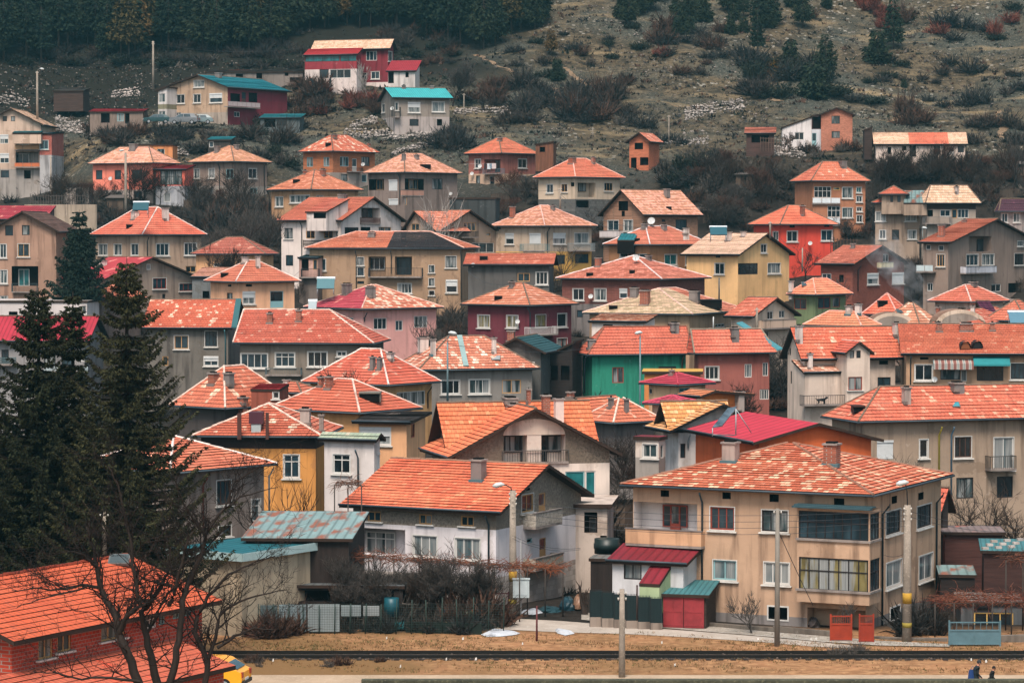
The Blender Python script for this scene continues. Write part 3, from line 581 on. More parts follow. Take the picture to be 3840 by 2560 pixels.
h('B1', 'house', 'peach house with red hipped roof and white roller blind', 1392, 1610, 582, 2060, 430, 55, 'hip', tile('#cd4a35', '#df8068', .15), [T_('#e8b285', .25)], 5.5, win='R w2hS 1660 645 1742 728;R Dt 1847 640 1938 755;L b1 1550 652 1590 705;L x 1558 595 1582 610;R x 1680 593 1722 610', ch='w 1635 402 1690 455;w 1735 397 1775 478', sk='d 1508 515 1560 545', capm=plaster('#e6cfc0'))
h('B1', 'shed', 'low annex with pale pink roof beside the peach house', 1298, 1520, 545, None, 478, 10, 'mF', PINK, T_('#6d7472'), 3.5, D=306, dep=5, ov=.2, cat='annex', win='L x 1385 640 1430 690')
h('B1', 'house', 'low peach cottage with red roof by the bare trees', 1300, 1815, 392, 1850, 272, 8, 'hip', DKRED, T_('#d9a874'), 4, D=322, dep=7, win='L w2 1460 450 1530 475', ch='w 1700 385 1740 470')
h('B2', 'house', 'big white house with sweeping gable and brown balcony', 150, 605, 158, 1050, -3, 32, 'gA', tile('#d0503b', '#dd7a62', .2), T_('#dcd3c6', .35), 9, win='R lg0 737 72 868 182;R-1.1 b2 740 76 812 140;R k3 625 205 720 272;R x 735 203 800 250;R o2 857 203 943 250;L k1S 213 210 270 282;L o2 360 208 420 282;L o2 483 208 543 280;L k2 222 395 272 468;R t2 630 330 700 380', bal='R slat 735 138 870 184 .15 #5a3a30;L slat 338 290 520 342 .9 #4a3b36', ch='g 560 -25 640 20', dp='L 330 165 560;L 572 165 400', D=351)
o = HS[-1]; hs = o.vol(352, 500, 97, 610, 10, 32, 'mF', tile('#cf5540', '#dd7a62', .2), [T_('#d5ccc0'), dark()], .1, D=349.5, dep=5, ov=.15, terr=False, win='L x 413 104 497 184', gut=False, z0=o.ze + .2)
h('B2', 'house', 'taupe twin gabled house with small iron balcony', 1060, 1262, 238, 1705, 88, 36, 'gA', tile('#d66048', '#e29680', .35), T_('#a08d77'), 7, win='R o3 1440 172 1522 230;R o1 1370 247 1400 272;R o1 1592 243 1622 267;R w3 1495 310 1645 378;R o2 1380 313 1425 335', bal='R rail 1435 235 1540 278 .8')
o = HS[-1]; o.vol(1003, 1252, 234, 1490, 92, 36, 'gB', tile('#d66048', '#e29680', .35), T_('#a08d77'), 7, D=o.C.y - .5, rf=.62, terr=False, win='L o2 1080 180 1135 228', z0=o.base)
h('B3', 'house', 'beige and yellow house with pink hipped roof and glass balcony', -117, 262, 199, 622, 55, 40, 'hip', PINK, [T_('#baa88e'), T_('#dfae4e', .3)], 7, bands=[(372, 1)], win='L w1hS -8 247 48 320;L w1H 155 245 233 318;L-.0 x -60 205 -40 218;R w2hS 318 246 402 318;R w2cS 463 243 562 315;R k2 325 392 400 457;R k2 468 386 560 450', bal='L rail 88 322 266 372 .8 #6f8c8c;R rail 450 316 605 370 .8 #8a9496', ch='b 10 58 55 132;g 290 50 330 85', dp='R 280 205 400', capm=plaster('#e2b9a8'))
h('B3', 'house', 'unfinished brick gable house with pink tiled roof', 620, 935, 120, 1347, -52, 48, 'gB', PINK, [brickm('#96705a', '#7d6553')], 6.5, rf=.5, win='L x 765 25 830 92;L x 786 93 808 130;L w2S 690 158 765 228;L w2S 800 155 862 230;R k2 1155 152 1232 222;R k1 1060 150 1085 168', bal='L solid 635 230 768 278 .8 #cfc9c2', ch='g 1060 -62 1112 -4', sk='d 1090 62 1128 84')
h('A3', 'house', 'cream house with bright red pyramid roof and chair on its loggia', 178, 470, 1213, 812, 1084, 42, 'hip', tile('#dc5a43', '#e2705a', .2), [T_('#c8b699', .3), brickm('#5f5c58', '#4a4744', .6, .35)], 7.5, bands=[(1360, 1)], win='L w2S 272 1260 317 1318;L o2S 373 1258 415 1312;L x 440 1247 462 1275;R lg0 485 1250 607 1348;R-1.1 k2 488 1252 540 1310;R o3S 667 1250 725 1305;R x 475 1370 560 1420', ch='b 405 1072 470 1122;b 568 1070 605 1092', capm=plaster('#e9b6a2'))
h('A4', 'apartment_building', 'orange brown apartment house with white glazed balcony and bleached roof', 220, 368, 1239, 776, 1105, 70, 'hip', [WORN, RED], T_('#a9724f', .35), 9.5, cat='apartment house', win='R w4G 388 1275 505 1352;R w2S 580 1280 652 1355;R w2TS 677 1280 712 1317;R w2S 677 1340 717 1381;R w2S 679 1417 716 1446;R w2S 679 1472 718 1519;R w2S 580 1420 652 1488;R w3G 480 1408 568 1485;R w2 585 1552 642 1590;R y1 520 1280 565 1300', bal='R panel 378 1354 568 1398 .25 #d5d9da;R panel 480 1488 568 1545 .25 #d5d9da', ch='g 530 1098 608 1135')
o = HS[-1]; o.hip0 = 1
h('A4', 'house', 'taupe house with little red capped tower', 778, 1138, 1390, 1150, 1300, 8, 'hip', RED2, T_('#9c8a74'), 9, D=366, dep=7, win='L w2cS 805 1448 878 1512;L w2cS 1010 1446 1087 1512;L w2S 835 1573 878 1632;L w2S 1030 1573 1088 1634;L k1 920 1570 970 1640', dp='L 792 1400 1620;L 1130 1400 1620')
o = HS[-1]; o.vol(826, 1036, 1331, 1040, 1271, 8, 'hip', RED2, T_('#9c8a74'), 3, D=o.C.y - .6, dep=5, ov=.45, terr=False, win='L k1 908 1338 930 1388;L k1 957 1338 980 1388', z0=o.ze + .1)
o.vol(1000, 1160, 1388, None, 1302, 8, 'mF', MLT, T_('#9c8a74'), .1, D=o.C.y - .9, dep=3, ov=.02, terr=False, gut=False)
h('A4', 'house', 'dark timbered house with cream pyramid roof and cluttered balcony', 1085, 1150, 1391, 1533, 1266, 72, 'hip', CREAM, [wood('#3b302b'), T_('#a69a88')], 8, D=364, bands=[(1430, 1)], rx=1, win='R w3 1370 1430 1445 1490;R o1 1330 1430 1366 1492;R w2 1250 1435 1320 1480;R x 1150 1435 1200 1480', bal='R rail 1145 1485 1335 1532 .8 #6d6a68', ch='w 1338 1270 1370 1315')
h('A4', 'house', 'grey house with dark purple roof at the edge of the village', 1622, 1650, 1448, 2120, 1360, 75, 'hip', tile('#4d2f3c', '#6b4452', .3), T_('#8f8b84'), 7, D=356, win='R w2S 1672 1458 1712 1520;R w2S 1750 1455 1795 1520')
h('B4', 'house', 'vivid red orange house with red hipped roof', -66, 155, 188, 558, 54, 62, 'hip', tile('#dc5a3e', '#e06d50', .2), T_('#d8432b', .2), 6, rx=1, win='R w2S 203 230 275 302;R w2S 437 224 513 296;L w2S 105 234 143 294;R x 220 190 255 207;R x 457 185 492 203', ch='b 280 52 320 122', di='R 362 315 15')
h('B4', 'house', 'red brown brick gable house with cream balcony', 388, 662, 456, 1048, 328, 38, 'gA', tile('#cf5541', '#df8770', .3), brickm('#7d463a', '#6d4438'), 7, win='R w2 858 388 898 442;R w1hS 752 520 828 594;R w1HS 922 516 1000 588;L w2 440 520 505 585;L x 560 530 590 580', bal='R solid 848 445 930 486 .6 #c9c398', ch='g 630 310 668 350', dp='R 690 465 640')
h('B4', 'house', 'large taupe gable house with twin white framed bay windows', 1093, 1322, 308, 1945, 147, 32, 'gA', tile('#d8533c', '#df7a62', .15), T_('#8d7c6c', .4), 9, win='R lg0 1450 265 1600 370;R-1.1 k2 1500 285 1590 368;R w3S 1428 390 1512 466;R w3S 1535 388 1620 464;R w1S 1777 298 1820 334;R k3S 1757 384 1823 461;R w2 1600 592 1665 645;R x 1715 585 1815 650;L w1 1152 322 1186 358;L w1 1238 328 1275 365;L o3S 1226 390 1281 472;L w2 1162 585 1200 640', bal='R solid 1425 472 1636 522 .7 #c3c8cb;L panel 1085 465 1200 515 1.0 #b9c4c4', ch='b 1222 185 1284 270;b 1395 148 1432 170')
h('B3', 'house', 'ochre brown house with white capped roof hips and large satellite dish', 655, 980, 327, 1402, 198, 42, 'hip', tile('#d35440', '#df7a66', .2), T_('#a9794e', .35), 5.5, win='R w2TS 1080 390 1163 460;R w2S 1222 382 1292 461;L w1S 775 382 828 408;L w2 850 385 960 415;R x 905 340 930 358', ch='g 908 176 960 222;g 1042 182 1092 222', sk='d 870 280 912 302', di='U 990 163 26', capm=plaster('#ded6d0'))
o = HS[-1]; o.vol(755, 872, 292, None, 246, 12, 'mF', MTEAL, dark(), .1, D=o.C.y + 1.5, dep=3, ov=.02, terr=False, gut=False)
h('B3', 'house', 'yellow gable house with pale roof and glazed balcony', 1185, 1590, 392, 1976, 246, 38, 'gA', tile('#e0a58c', '#e8bda4', .6, .3), [T_('#ecbe7c', .25), T_('#c98a4a')], 6, win='R w2S 1738 320 1778 378;R w3S 1785 450 1872 520;R k5G 1575 450 1718 527;L w2S 1422 450 1487 525;L x 1430 398 1460 412', ch='w 1482 230 1536 302;w 1590 228 1635 272;w 1197 205 1245 250')
h('B3', 'house', 'brick house with broad pinkish hipped roof and tilted dish', 333, 1062, 564, 1398, 398, 28, 'hip', tile('#cf5845', '#dd8a76', .4, .4), [brickm('#7a4a40', '#664039'), T_('#6f6a64')], 6.5, bands=[(735, 1)], win='L w2S 452 625 527 702;L w2S 600 624 680 704;L w1h 770 622 825 690;L k1 480 770 520 820;L k1 640 770 690 820', ch='b 593 408 645 476;g 940 392 990 430', sk='d 545 515 592 540;d 840 495 877 524', di='L 575 678 17;U 885 415 24', capm=plaster('#e3d3ca'))
h('B3', 'house', 'dark grey walled house with long red roof and brick flue', -300, 322, 461, 345, 383, 5, 'gA', RED, T_('#5d5c57'), 6, D=313, dep=8, win='L o2 75 517 158 575;L w3S 200 510 280 595;L w2 -283 530 -258 605', ch='b -80 478 -40 640', sk='d -185 400 -130 432', di='L -230 463 15')
h('B2', 'house', 'long brown house half roofed in black felt', 348, 1440, 352, 1478, 235, 10, 'hip', [tile('#d4583d', '#e39a80', .2), tile('#2c2627', '#8b6a62', .07)], T_('#a08566', .45), 9, D=325, dep=10, segs=[(0, .48, 1), (.48, 1, 0)], ov=.5,
  win='L w1S 468 422 495 500;L k1S 710 410 755 463;L k1S 712 480 755 534;L k1 710 572 757 592;L lg0 787 405 905 540;L-1.1 w3 790 412 900 495;L lg0 968 405 1085 532;L-1.1 k3 972 410 1080 530;L k3S 1314 402 1388 480;L w1hS 1318 565 1393 650;L k1S 1200 465 1237 513;L k1S 1200 554 1237 605;L k1S 1202 638 1237 668;L w4S 987 588 1082 655', bal='L rail 785 485 1150 550 .8', dp='L 703 365 700;L 943 365 520;L 1420 360 700', ch='g 775 235 835 275', capm=plaster('#e6b49e'))
o = HS[-1]; o.vol(302, 445, 412, None, 392, 10, 'mF', MGRN, [T_('#c9a492'), T_('#6b6259')], 6, D=o.C.y + 1, dep=4, ov=.15, terr=False, z0=o.base, bands=[(545, 1)], win='L x 330 420 378 500;L o1 408 425 440 495', bal='L rail 325 490 445 552 .6')
h('B2', 'house', 'rose pink house with half sheet metal and half bleached tile roof', 342, 740, 768, 1302, 598, 50, 'hip', [tile('#d9604a', '#efd3bb', .55, .2), MROSE], T_('#dba194', .25), 6, win='R w3 822 824 912 902;R w2 971 840 1022 911;R w3 1098 810 1190 890;L x 480 818 635 890;R w1 752 822 762 830;L w1 657 822 684 900', ch='g 580 586 662 670;g 742 606 825 680', dp='R 762 785 850', capm=plaster('#dcb7a2'))
h('B3', 'house', 'burgundy painted house with white balcony railing', -317, 160, 743, 494, 583, 38, 'hip', tile('#d3563f', '#e5a58e', .4, .35), T_('#6b2f38', .3), 8, win='L w2YS -198 804 -116 890;L w2YS 0 806 78 890;R b2YS 197 802 267 884;R w1S 347 793 410 884;R r2S 345 962 413 1045;L o1 10 1000 60 1060;R w2 195 965 235 1040', bal='R rail 165 888 352 945 .8 #d9d5d0', ch='g 5 570 52 622', sk='d -85 672 -30 704', dp='L 160 752 960', di='L 75 850 16')
h('B3', 'house', 'tan house with roof half red half beige tiles and big brick stack', 517, 1272, 804, 1655, 620, 24, 'hip', [BEIGE, tile('#d0513d', '#e79a80', .25)], T_('#b39673'), 6, segs=[(0, .54, 0), (.54, 1, 1)], win='L w3 1280 865 1365 893;L k2 1100 865 1165 895;R w3 1425 862 1490 888;L w3 1290 865 1360 892', ch='b 895 630 982 738;g 1228 635 1325 716;g 830 612 900 660', sk='d 700 738 758 768;d 1325 690 1472 762 #231d1d', capm=plaster('#dcb8a4'))
o = HS[-1]; o.vol(555, 955, 850, 1050, 797, 20, 'mF', tile('#d2704f', '#e3b294', .5), T_('#d9cfc0', .4), 5.5, D=o.C.y - 5, dep=4, ov=.3, terr=False, win='L x 660 868 725 957;L w2 790 870 850 900')
h('B4', 'house', 'cream gable house with cream balcony between two red roofs', -233, -28, 816, 303, 685, 38, 'gA', RED, T_('#d2bda2', .3), 6.5, win='R w2 68 777 108 834;R w2 148 772 187 824;R w1 45 912 80 985', bal='R solid 40 838 265 900 .8 #c9b095')
h('B4', 'house', 'olive green house with salmon roof', 198, 400, 670, 655, 554, 45, 'hip', MSAL, T_('#6f8058', .4), 6, win='L r2 250 692 335 765;R r2 415 682 500 760;R r1 515 682 565 750', sk='s 305 578 352 610', ch='w 205 565 245 640', capm=plaster('#e8a58c'))
h('B4', 'house', 'red hipped roof house with white mortared hips behind the terrace', 1163, 1462, 719, 1730, 597, 45, 'hip', tile('#d14a37', '#dd7560', .2), T_('#c4b7a4'), 4.5, win='L x 1370 755 1425 770', ch='g 1435 572 1500 605;w 1455 712 1490 760', capm=plaster('#dcc0b0'))
h('B4', 'house', 'red roof with dark open skylight beside the smoking chimney', 712, 960, 806, 1060, 655, 30, 'hip', tile('#d0492f', '#dc7c66', .2), T_('#6b5f58'), 4, D=284, sk='d 825 700 892 748;d 820 775 1000 806', capm=plaster('#e0a594'))
h('B4', 'house', 'sprawling patched roof with the smoking chimney', 830, 1110, 872, 1265, 718, 40, 'hip', tile('#d0604a', '#eac8b2', .45), T_('#8a7a6c'), 4, D=272, ch='b 1212 745 1250 800;w 1215 850 1250 905', sk='s 955 765 1022 795')
h('B4', 'house', 'red roof with a domed attic dormer beside the purple roof', 1180, 1560, 870, 1840, 758, 22, 'hip', tile('#cd4c38', '#e6b49c', .25), T_('#8a7a6c'), 4, D=266, ch='w 1452 738 1490 800;w 1720 690 1775 770', di='')
h('B4', 'house', 'roof of dark purple sheet metal beside the red roofs', 1486, 1560, 812, 1652, 708, 60, 'gB', metal('#4a1f36', .6), T_('#6b5f58'), 4, D=276, rf=.9)
h('B4', 'house', 'red roof at the photo edge with a solar tube', 1545, 1840, 850, 2000, 700, 35, 'hip', tile('#d0503c', '#e8bda5', .2), T_('#8a7a6c'), 4, D=270)
h('B4', 'house', 'salmon pyramid roof with two teal capped chimneys', 310, 712, 886, 850, 778, 38, 'hip', MSAL, T_('#b7a794'), 4, D=262, ch='w 590 735 650 805 1;w 655 722 712 788 1', capm=plaster('#efb09a'))
# ---- terrace with the bay gable
h('B4', 'house', 'cream corner house with curved bay gable and a dog on its balcony', 150, 300, 1108, 1002, 888, 72, 'gB', tile('#d24e34', '#e8b79c', .2), T_('#d3c3ae', .35), 9, D=238, rf=.5, rx=1,
  win='R k2 822 1228 912 1315;R x 833 1114 893 1142;R x 455 1245 542 1388;L k1 195 1207 205 1300;L k1 225 1187 236 1272;L k1 267 1225 278 1320;L k1 204 1008 214 1072;L k1 219 1008 229 1078;R k1 552 1298 570 1388', ch='w 240 870 298 980;w 905 850 965 945', dp='R 338 1205 1380')
o = HS[-1]; o.vol(565, 600, 1066, 802, 985, 72, 'gA', RED2, T_('#d3c3ae', .35), 8, D=o.C.y - 1.2, depL=4, ov=.3, terr=False, z0=o.base, win='R k1 632 1046 662 1098;R k1 677 1046 707 1098;R r2s 622 1226 717 1318', capm=plaster('#e6b49e'))
o.vol(255, 318, 1197, 605, 1108, 72, 'mR', tile('#d9826a', '#ecc9b2', .5), T_('#d3c3ae', .35), 7.4, D=o.C.y + .4, depL=2.6, ov=.15, terr=False, z0=o.base, ch='w 332 1060 372 1170', bal='R rail 322 1355 608 1425 1.0 #2b2b2f')
h('B4', 'terraced_house', 'long tan terraced house with striped awning and round roof vents', 980, 2140, 1074, 2150, 868, 5, 'gA', tile('#c8492f', '#e29a7c', .22), T_('#b08f6c', .4), 7, D=236, dep=10, cat='house', ov=.5,
  win='L w2S 1077 1143 1198 1250;L k2 1252 1168 1388 1246;L w1 1392 1178 1432 1256;L k4 1500 1142 1682 1254;L k4S 1732 1134 1850 1242;L x 1112 1092 1170 1108', ch='b 1222 850 1266 921;b 1378 855 1482 917;b 1588 850 1626 914', dp='L 1048 1085 1290', di='L 1212 1245 20')
o = HS[-1]; O, d, n, ln, tp = o.faces['L']; zz = V((0, 0, 1))
u0, u1, z0, z1 = o.proj('L', .05, 1205, 1125, 1710, 1290, 'B4'); mb = MB(); 
u0, u1, z0, z1 = o.proj('L', 1.0, 1203, 1128, 1480, 1176, 'B4'); mb = MB(); nn = 40
for k in range(nn):
    q0, q1 = u0 + (u1 - u0) * k / nn, u0 + (u1 - u0) * (k + 1) / nn; p = lambda u, z, i: V((O.x, O.y, z)) + d * u + n * i
    mb.quad(p(q0, z1 + .25, 0), p(q1, z1 + .25, 0), p(q1, z1 - .1, 1), p(q0, z1 - .1, 1), k % 2 + (0 if k % 3 else 1)); mb.quad(p(q0, z1 - .1, 1), p(q1, z1 - .1, 1), p(q1, z0, 1.03), p(q0, z0, 1.03), k % 2 + (0 if k % 3 else 1))
mb.build('awning', [paint('#a39c93', .8), paint('#7d5149', .8), paint('#76807f', .8)], o.root, o.off)
u0, u1, z0, z1 = o.proj('L', 1.0, 1480, 1098, 1730, 1140, 'B4'); mb = MB(); mb.quad(p(u0, z1 + .2, 0), p(u1, z1 + .2, 0), p(u1, z0, 1), p(u0, z0, 1)); mb.quad(p(u0, z0, 1), p(u1, z0, 1), p(u1, z0 - .15, 1.02), p(u0, z0 - .15, 1.02)); mb.build('awning', paint('#1f7377', .7), o.root, o.off)
for (vx, vy) in ((1422, 1040), (1503, 1036)):
    c = o.hit(*tx('B4', vx, vy))
    if c is not None:
        mb = MB(); pr = None
        for k in range(2):
            ring = [c + V((math.cos(math.pi * q / 8) * .48, -.25 + k * 1.3, .05 + math.sin(math.pi * q / 8) * .68)) for q in range(9)]
            if pr:
                for q in range(8): mb.quad(pr[q], pr[q + 1], ring[q + 1], ring[q], 0)
            pr = ring if not pr else pr
        mb.poly([c + V((math.cos(math.pi * q / 8) * .4, -.1, .05 + math.sin(math.pi * q / 8) * .58)) for q in range(9)], 1); mb.build('roof_vent', [paint('#1d1918'), paint('#7a4526' if vx < 1450 else '#15100f')], o.roof, o.off)
for (vx, vy, w) in ((925, 880, 2.2), (1390, 870, 2.4)):      # domed dormers
    hh = [q for q in HS if ('patched roof' in q.label if vx < 1000 else 'domed attic' in q.label)][0]; xx, yy = tx('B4', vx, vy); D = hh.C.y + 1; c = P(xx, yy, D); mb = MB()
    arc = [c + V((math.cos(math.pi * q / 12) * w, 0, math.sin(math.pi * q / 12) * w * .6)) for q in range(13)]; arc2 = [c + V((math.cos(math.pi * q / 12) * w * .8, -.02, math.sin(math.pi * q / 12) * w * .45)) for q in range(13)]
    for q in range(12): mb.quad(arc[q], arc[q + 1], arc[q + 1] + V((0, 4, 0)), arc[q] + V((0, 4, 0)), 0)
    mb.poly(arc, 1); mb.poly(arc2, 2); mb.build('dormer', [tile('#d08a70', '#ecc9b2', .5), plaster('#cbb9a0'), plaster('#8e8577')], hh.root, hh.off)
# ---- middle belt
h('B1', 'house', 'dark grey house with faded patches on its long red roof by the spruce tips', 960, 1588, 894, 1612, 699, 5, 'gA', tile('#d0482f', '#ecd0b5', .18, .4), [T_('#6d6a60', .6)], 8, D=266, dep=9, ov=.5, win='L k3S 1402 915 1484 1018;L o2S 1192 945 1288 1035;L w2hS 1395 1088 1490 1150;L o1 1110 1085 1150 1150', dp='L 1540 905 1140 #5a9096')
o = HS[-1]; mb = MB(); mb.obox(V((o.E[0].x - .1, o.E[0].y, o.ze)), V((.55, 0, 0)), V((0, o.Lb / 2, o.rz - o.ze)) , V((0, 0, .12))); mb.build('verge_flashing', MGRN, o.root, o.off)
h('B2', 'house', 'olive grey house with broad red roof and white shuttered doors', -140, 825, 1004, 860, 768, 6, 'hip', tile('#c5412f', '#e7b49c', .05), T_('#7d7566', .5), 6, D=256, dep=10, hip1=.01, ov=.55, win='L w4S -85 1068 98 1165;L w3tS 150 1062 283 1155;L w3S 372 1055 505 1155;L w2S 572 1053 635 1085', bal='L rail 80 1170 322 1222 .9 #556062', ch='b 88 785 132 862;b 287 765 330 852', capm=plaster('#d9c3b0'))
h('B2', 'house', 'ochre house with red hipped roof and wide veranda glazing', 325, 925, 1290, 1284, 1036, 35, 'hip', tile('#cb442f', '#e8c0a8', .1), T_('#c79a60', .4), 5.2, win='R w4 980 1325 1175 1425;L k1 700 1300 740 1340', ch='g 785 1083 832 1180;g 834 1090 880 1182;w 897 1055 958 1112', dp='R 1195 1290 1440 #3a2a24', capm=plaster('#e0cfc0'))
h('B2', 'house', 'grey house with worn hipped roof striped by pale flashing', 962, 1130, 1186, 1962, 948, 72, 'hip', tile('#c9503c', '#ebcfb8', .32), [T_('#7f7d74', .5), T_('#d3ab6b')], 5.8, rx=1, win='R w3S 1285 1250 1410 1342;R w3S 1475 1243 1615 1340;R o2 1700 1245 1830 1338', ch='w 1090 950 1182 1068;w 1196 962 1240 1080 1;w 1617 952 1655 1062', sk='s 1625 1065 1690 1118 #8a8f90', di='')
o = HS[-1]; a_, b_ = o.hit(*tx('B2', 1407, 952)), o.hit(*tx('B2', 1452, 1160))
if a_ is not None and b_ is not None: mb = MB(); mb.obox(b_ + V((-.2, 0, .08)), V((.45, 0, 0)), a_ - b_, V((0, -.03, .08))); mb.build('flashing', paint('#7d9492', .7), o.roof, o.off)
h('B3', 'house', 'emerald green house under a red hipped roof', 470, 555, 1081, 1278, 884, 76, 'hip', tile('#ce4533', '#de7a64', .12), T_('#258a6e', .5), 7, D=246, hip1=.01, win='R r2 722 1160 800 1268;R k2 1038 1155 1158 1185;R k1 568 1155 580 1240', ch='g 532 965 592 1036;g 1088 852 1160 906', dp='R 1200 1085 1175 #5a3a30;R 533 1090 1340', capm=tile('#d8755c', '#e6a08a', .3))
h('B3', 'house', 'dusty pink house joined to the green house', 1230, 1284, 1072, 1850, 900, 76, 'hip', tile('#d14a36', '#df7f69', .12), T_('#9a5b4e', .4), 7, D=246.5, hip0=.01, win='R w3S 1357 1156 1450 1243;R w3 1627 1138 1675 1230;R w2 1750 1128 1787 1220;R w4 1730 1310 1800 1380', ch='g 1503 885 1572 950', capm=tile('#e6b8a2', '#efd0bc', .4))
o = HS[-1]; a_, b_ = o.E[3], o.E[3] * .5 + o.E[2] * .5; mb = MB(); p1, p2 = V((a_.x, a_.y, o.ze + .15)), P(*tx('B3', 1572, 872), o.C.y + 3); mb.obox(p1 + V((0, 0, .1)), V((.5, 0, .1)), p2 - p1, V((0, 0, .12))); mb.build('verge_flashing', paint('#3f7f8a', .7), o.root, o.off)
h('B3', 'house', 'dark grey unplastered gable house with a teal roof edge', -140, 268, 1062, 320, 958, 12, 'gB', metal('#274a4e', .4), T_('#4d4f4b', .6), 9, D=241, dep=9, rf=.5, win='L w1S 148 1128 188 1152', ch='b -5 905 58 975')
h('B3', 'shed', 'lean-to with corrugated teal roof beside the dark gable house', 205, 462, 1112, 470, 975, 10, 'mL', metal('#5b8d8e', .3, .3, '#3a4a4a'), wood('#2a2422'), 6, D=245, dep=6, ov=.2, cat='shed', win='L x 280 1150 350 1250;L x 370 1150 430 1250', gut=False)
h('M1', 'house', 'long red hip roof with a tin dormer beside the spruce', 240, 628, 428, 1130, 130, 38, 'hip', tile('#c9442e', '#e8c4a8', .12), T_('#4a4540'), 5, D=206, ch='b 490 172 575 262;g 597 172 680 262;b 700 338 776 392', capm=plaster('#dcc6b2'))
o = HS[-1]; o.vol(800, 1000, 292, None, 252, 12, 'mF', metal('#9a2a2c', .5), [T_('#8a4a36')], 1.3, D=o.C.y + 1.2, dep=2.5, ov=.05, terr=False, gut=False, win='L w1S 955 297 998 352')
h('M1', 'house', 'red roof with pale chimney tucked behind the orange house', 900, 1150, 322, 1290, 238, 30, 'hip', tile('#cc4833', '#dd7a62', .12), T_('#a5875f'), 4, D=212, ch='w 1013 218 1068 312')
h('M1', 'house', 'light orange house with large hipped roof and flat tarred annex', 915, 1548, 459, 1975, 222, 36, 'hip', tile('#cf4630', '#e6b69c', .08), T_('#dba05f', .25), 6, D=194, ch='b 1250 198 1300 250;b 1296 195 1362 292', sk='d 1540 305 1690 378 #6b655c', dp='', capm=plaster('#dcc0ad'), win='')
o = HS[-1]; o.vol(1492, 1895, 516, 1960, 440, 14, 'mF', metal('#4a4441', .6, .3, '#a89a90'), T_('#e3ad78', .25), 5.5, D=o.C.y - 3.5, dep=5.5, ov=.4, terr=False, z0=o.base, win='L w1hS 1550 552 1758 668;R r1 1898 525 1925 620')
h('M1', 'house', 'house with red hipped roof, dark timber frieze and ochre wall', 400, 1290, 622, 1305, 388, 5, 'hip', tile('#cb4630', '#ead0b4', .14), [wood('#2d211e'), T_('#cd8f40', .4)], 7, D=180, dep=9, ov=.5, bands=[(702, 1)], win='L w2tS 1028 738 1134 894', ch='p 1132 416 1212 530;p 1266 456 1302 582', capm=plaster('#dcc3ae'))
o = HS[-1]; 
for (x0, y0, x1, y1, c, dd) in ((790, 448, 885, 590, '#4a2530', 1.2), (710, 456, 736, 612, '#4a2c24', .3), (904, 450, 924, 612, '#4a2c24', .3)):
    xa, ya = tx('M1', x0, y0); xb, yb = tx('M1', x1, y1); g = o.hit((xa + xb) / 2, yb); D = g.y if g is not None else 180; a_, b_ = P(xa, yb, D), P(xb, ya, D); mb = MB()
    mb.box(a_.x, D, a_.z + (.6 if dd > 1 else -.2), b_.x, D + dd, b_.z); 
    if dd > 1: mb.box(a_.x + .15, D + .05, a_.z - .3, b_.x - .15, D + dd, a_.z + .6, 1)
    mb.build('roof_hatch' if dd > 1 else 'flue', [paint(c, .6), paint('#9fa9a9')], o.roof, o.off)
h('M1', 'house', 'white plastered house with sloping concrete roof beside the ochre wall', 1262, 1662, 640, 1728, 590, 22, 'gA', tile('#9a917f', '#b0a691', .3), T_('#d5d0c6', .35), 7, D=176, ov=.3, rf=.5, win='L w2tS 1366 735 1482 864;R w1H 1668 720 1700 880', dp='L 1535 700 950 #48565c', caps=False)
h('M1', 'house', 'weathered grey house with patched red roof at the spruce', -420, 250, 872, 982, 614, 40, 'hip', tile('#cb5036', '#e2a486', .25), T_('#83796e', .9), 8.5, D=160, win='R b3S 570 912 666 1078;R w1tS 808 1042 868 1192;R k2S 582 1222 668 1292', dp='R 480 880 1280 #7a3b32;R 930 820 1150 #c9cac6', capm=plaster('#e6dccf'))
h('M2', 'house', 'cream gable with two brick chimneys behind the big orange roof', 1190, 1583, 500, 1850, 352, 38, 'gB', tile('#d2573b', '#e3977b', .2), [T_('#cdbda0', .5)], 6, D=202, rf=.5, win='L w2 1420 572 1490 612;R k1 1755 612 1790 650', ch='b 1287 350 1390 555;b 1310 300 1370 350')
h('M2', 'house', 'red hipped roof over dark grey walls below the green house', 1400, 1640, 528, 1990, 352, 55, 'hip', tile('#d0523a', '#e6a58c', .2), T_('#66605a'), 5, D=199, ch='g 1595 340 1640 420;g 1705 348 1745 440', capm=plaster('#e0c4ae'))
h('M2', 'house', 'brown plastered house with wide gable, arch and twin balcony doors', 362, 502, 746, 1560, 384, 75, 'gB', tile('#d9562f', '#ec9a70', .14), [rough_plaster('#75695c'), T_('#c9bca7')], 8, D=172, rx=1, win='', ch='b 880 385 978 470;p 818 340 985 380', ov=.7)
o = HS[-1]; o.vol(420, 508, 758, 1705, 420, 75, 'gA', tile('#d9562f', '#ec9a70', .14), [rough_plaster('#75695c'), T_('#d0c6b5', .3)], 8, D=o.C.y - 2.7, depL=7.5, ov=.65, terr=False, z0=o.base, bands=[(822, 1)], win='R lg1 890 600 1312 795;R-1.1 k3 893 605 1005 722;R-1.1 k1 1005 605 1066 790;R-1.1 k1 1122 605 1186 790;R-1.1 k2 1186 602 1296 718;R t1T 1312 850 1445 980;R w1T 1450 848 1520 1040', bal='R rail 882 712 1336 802 .15 #4b4643', ch='b 1125 322 1196 458;w 1205 345 1285 520;b 1036 280 1072 380')
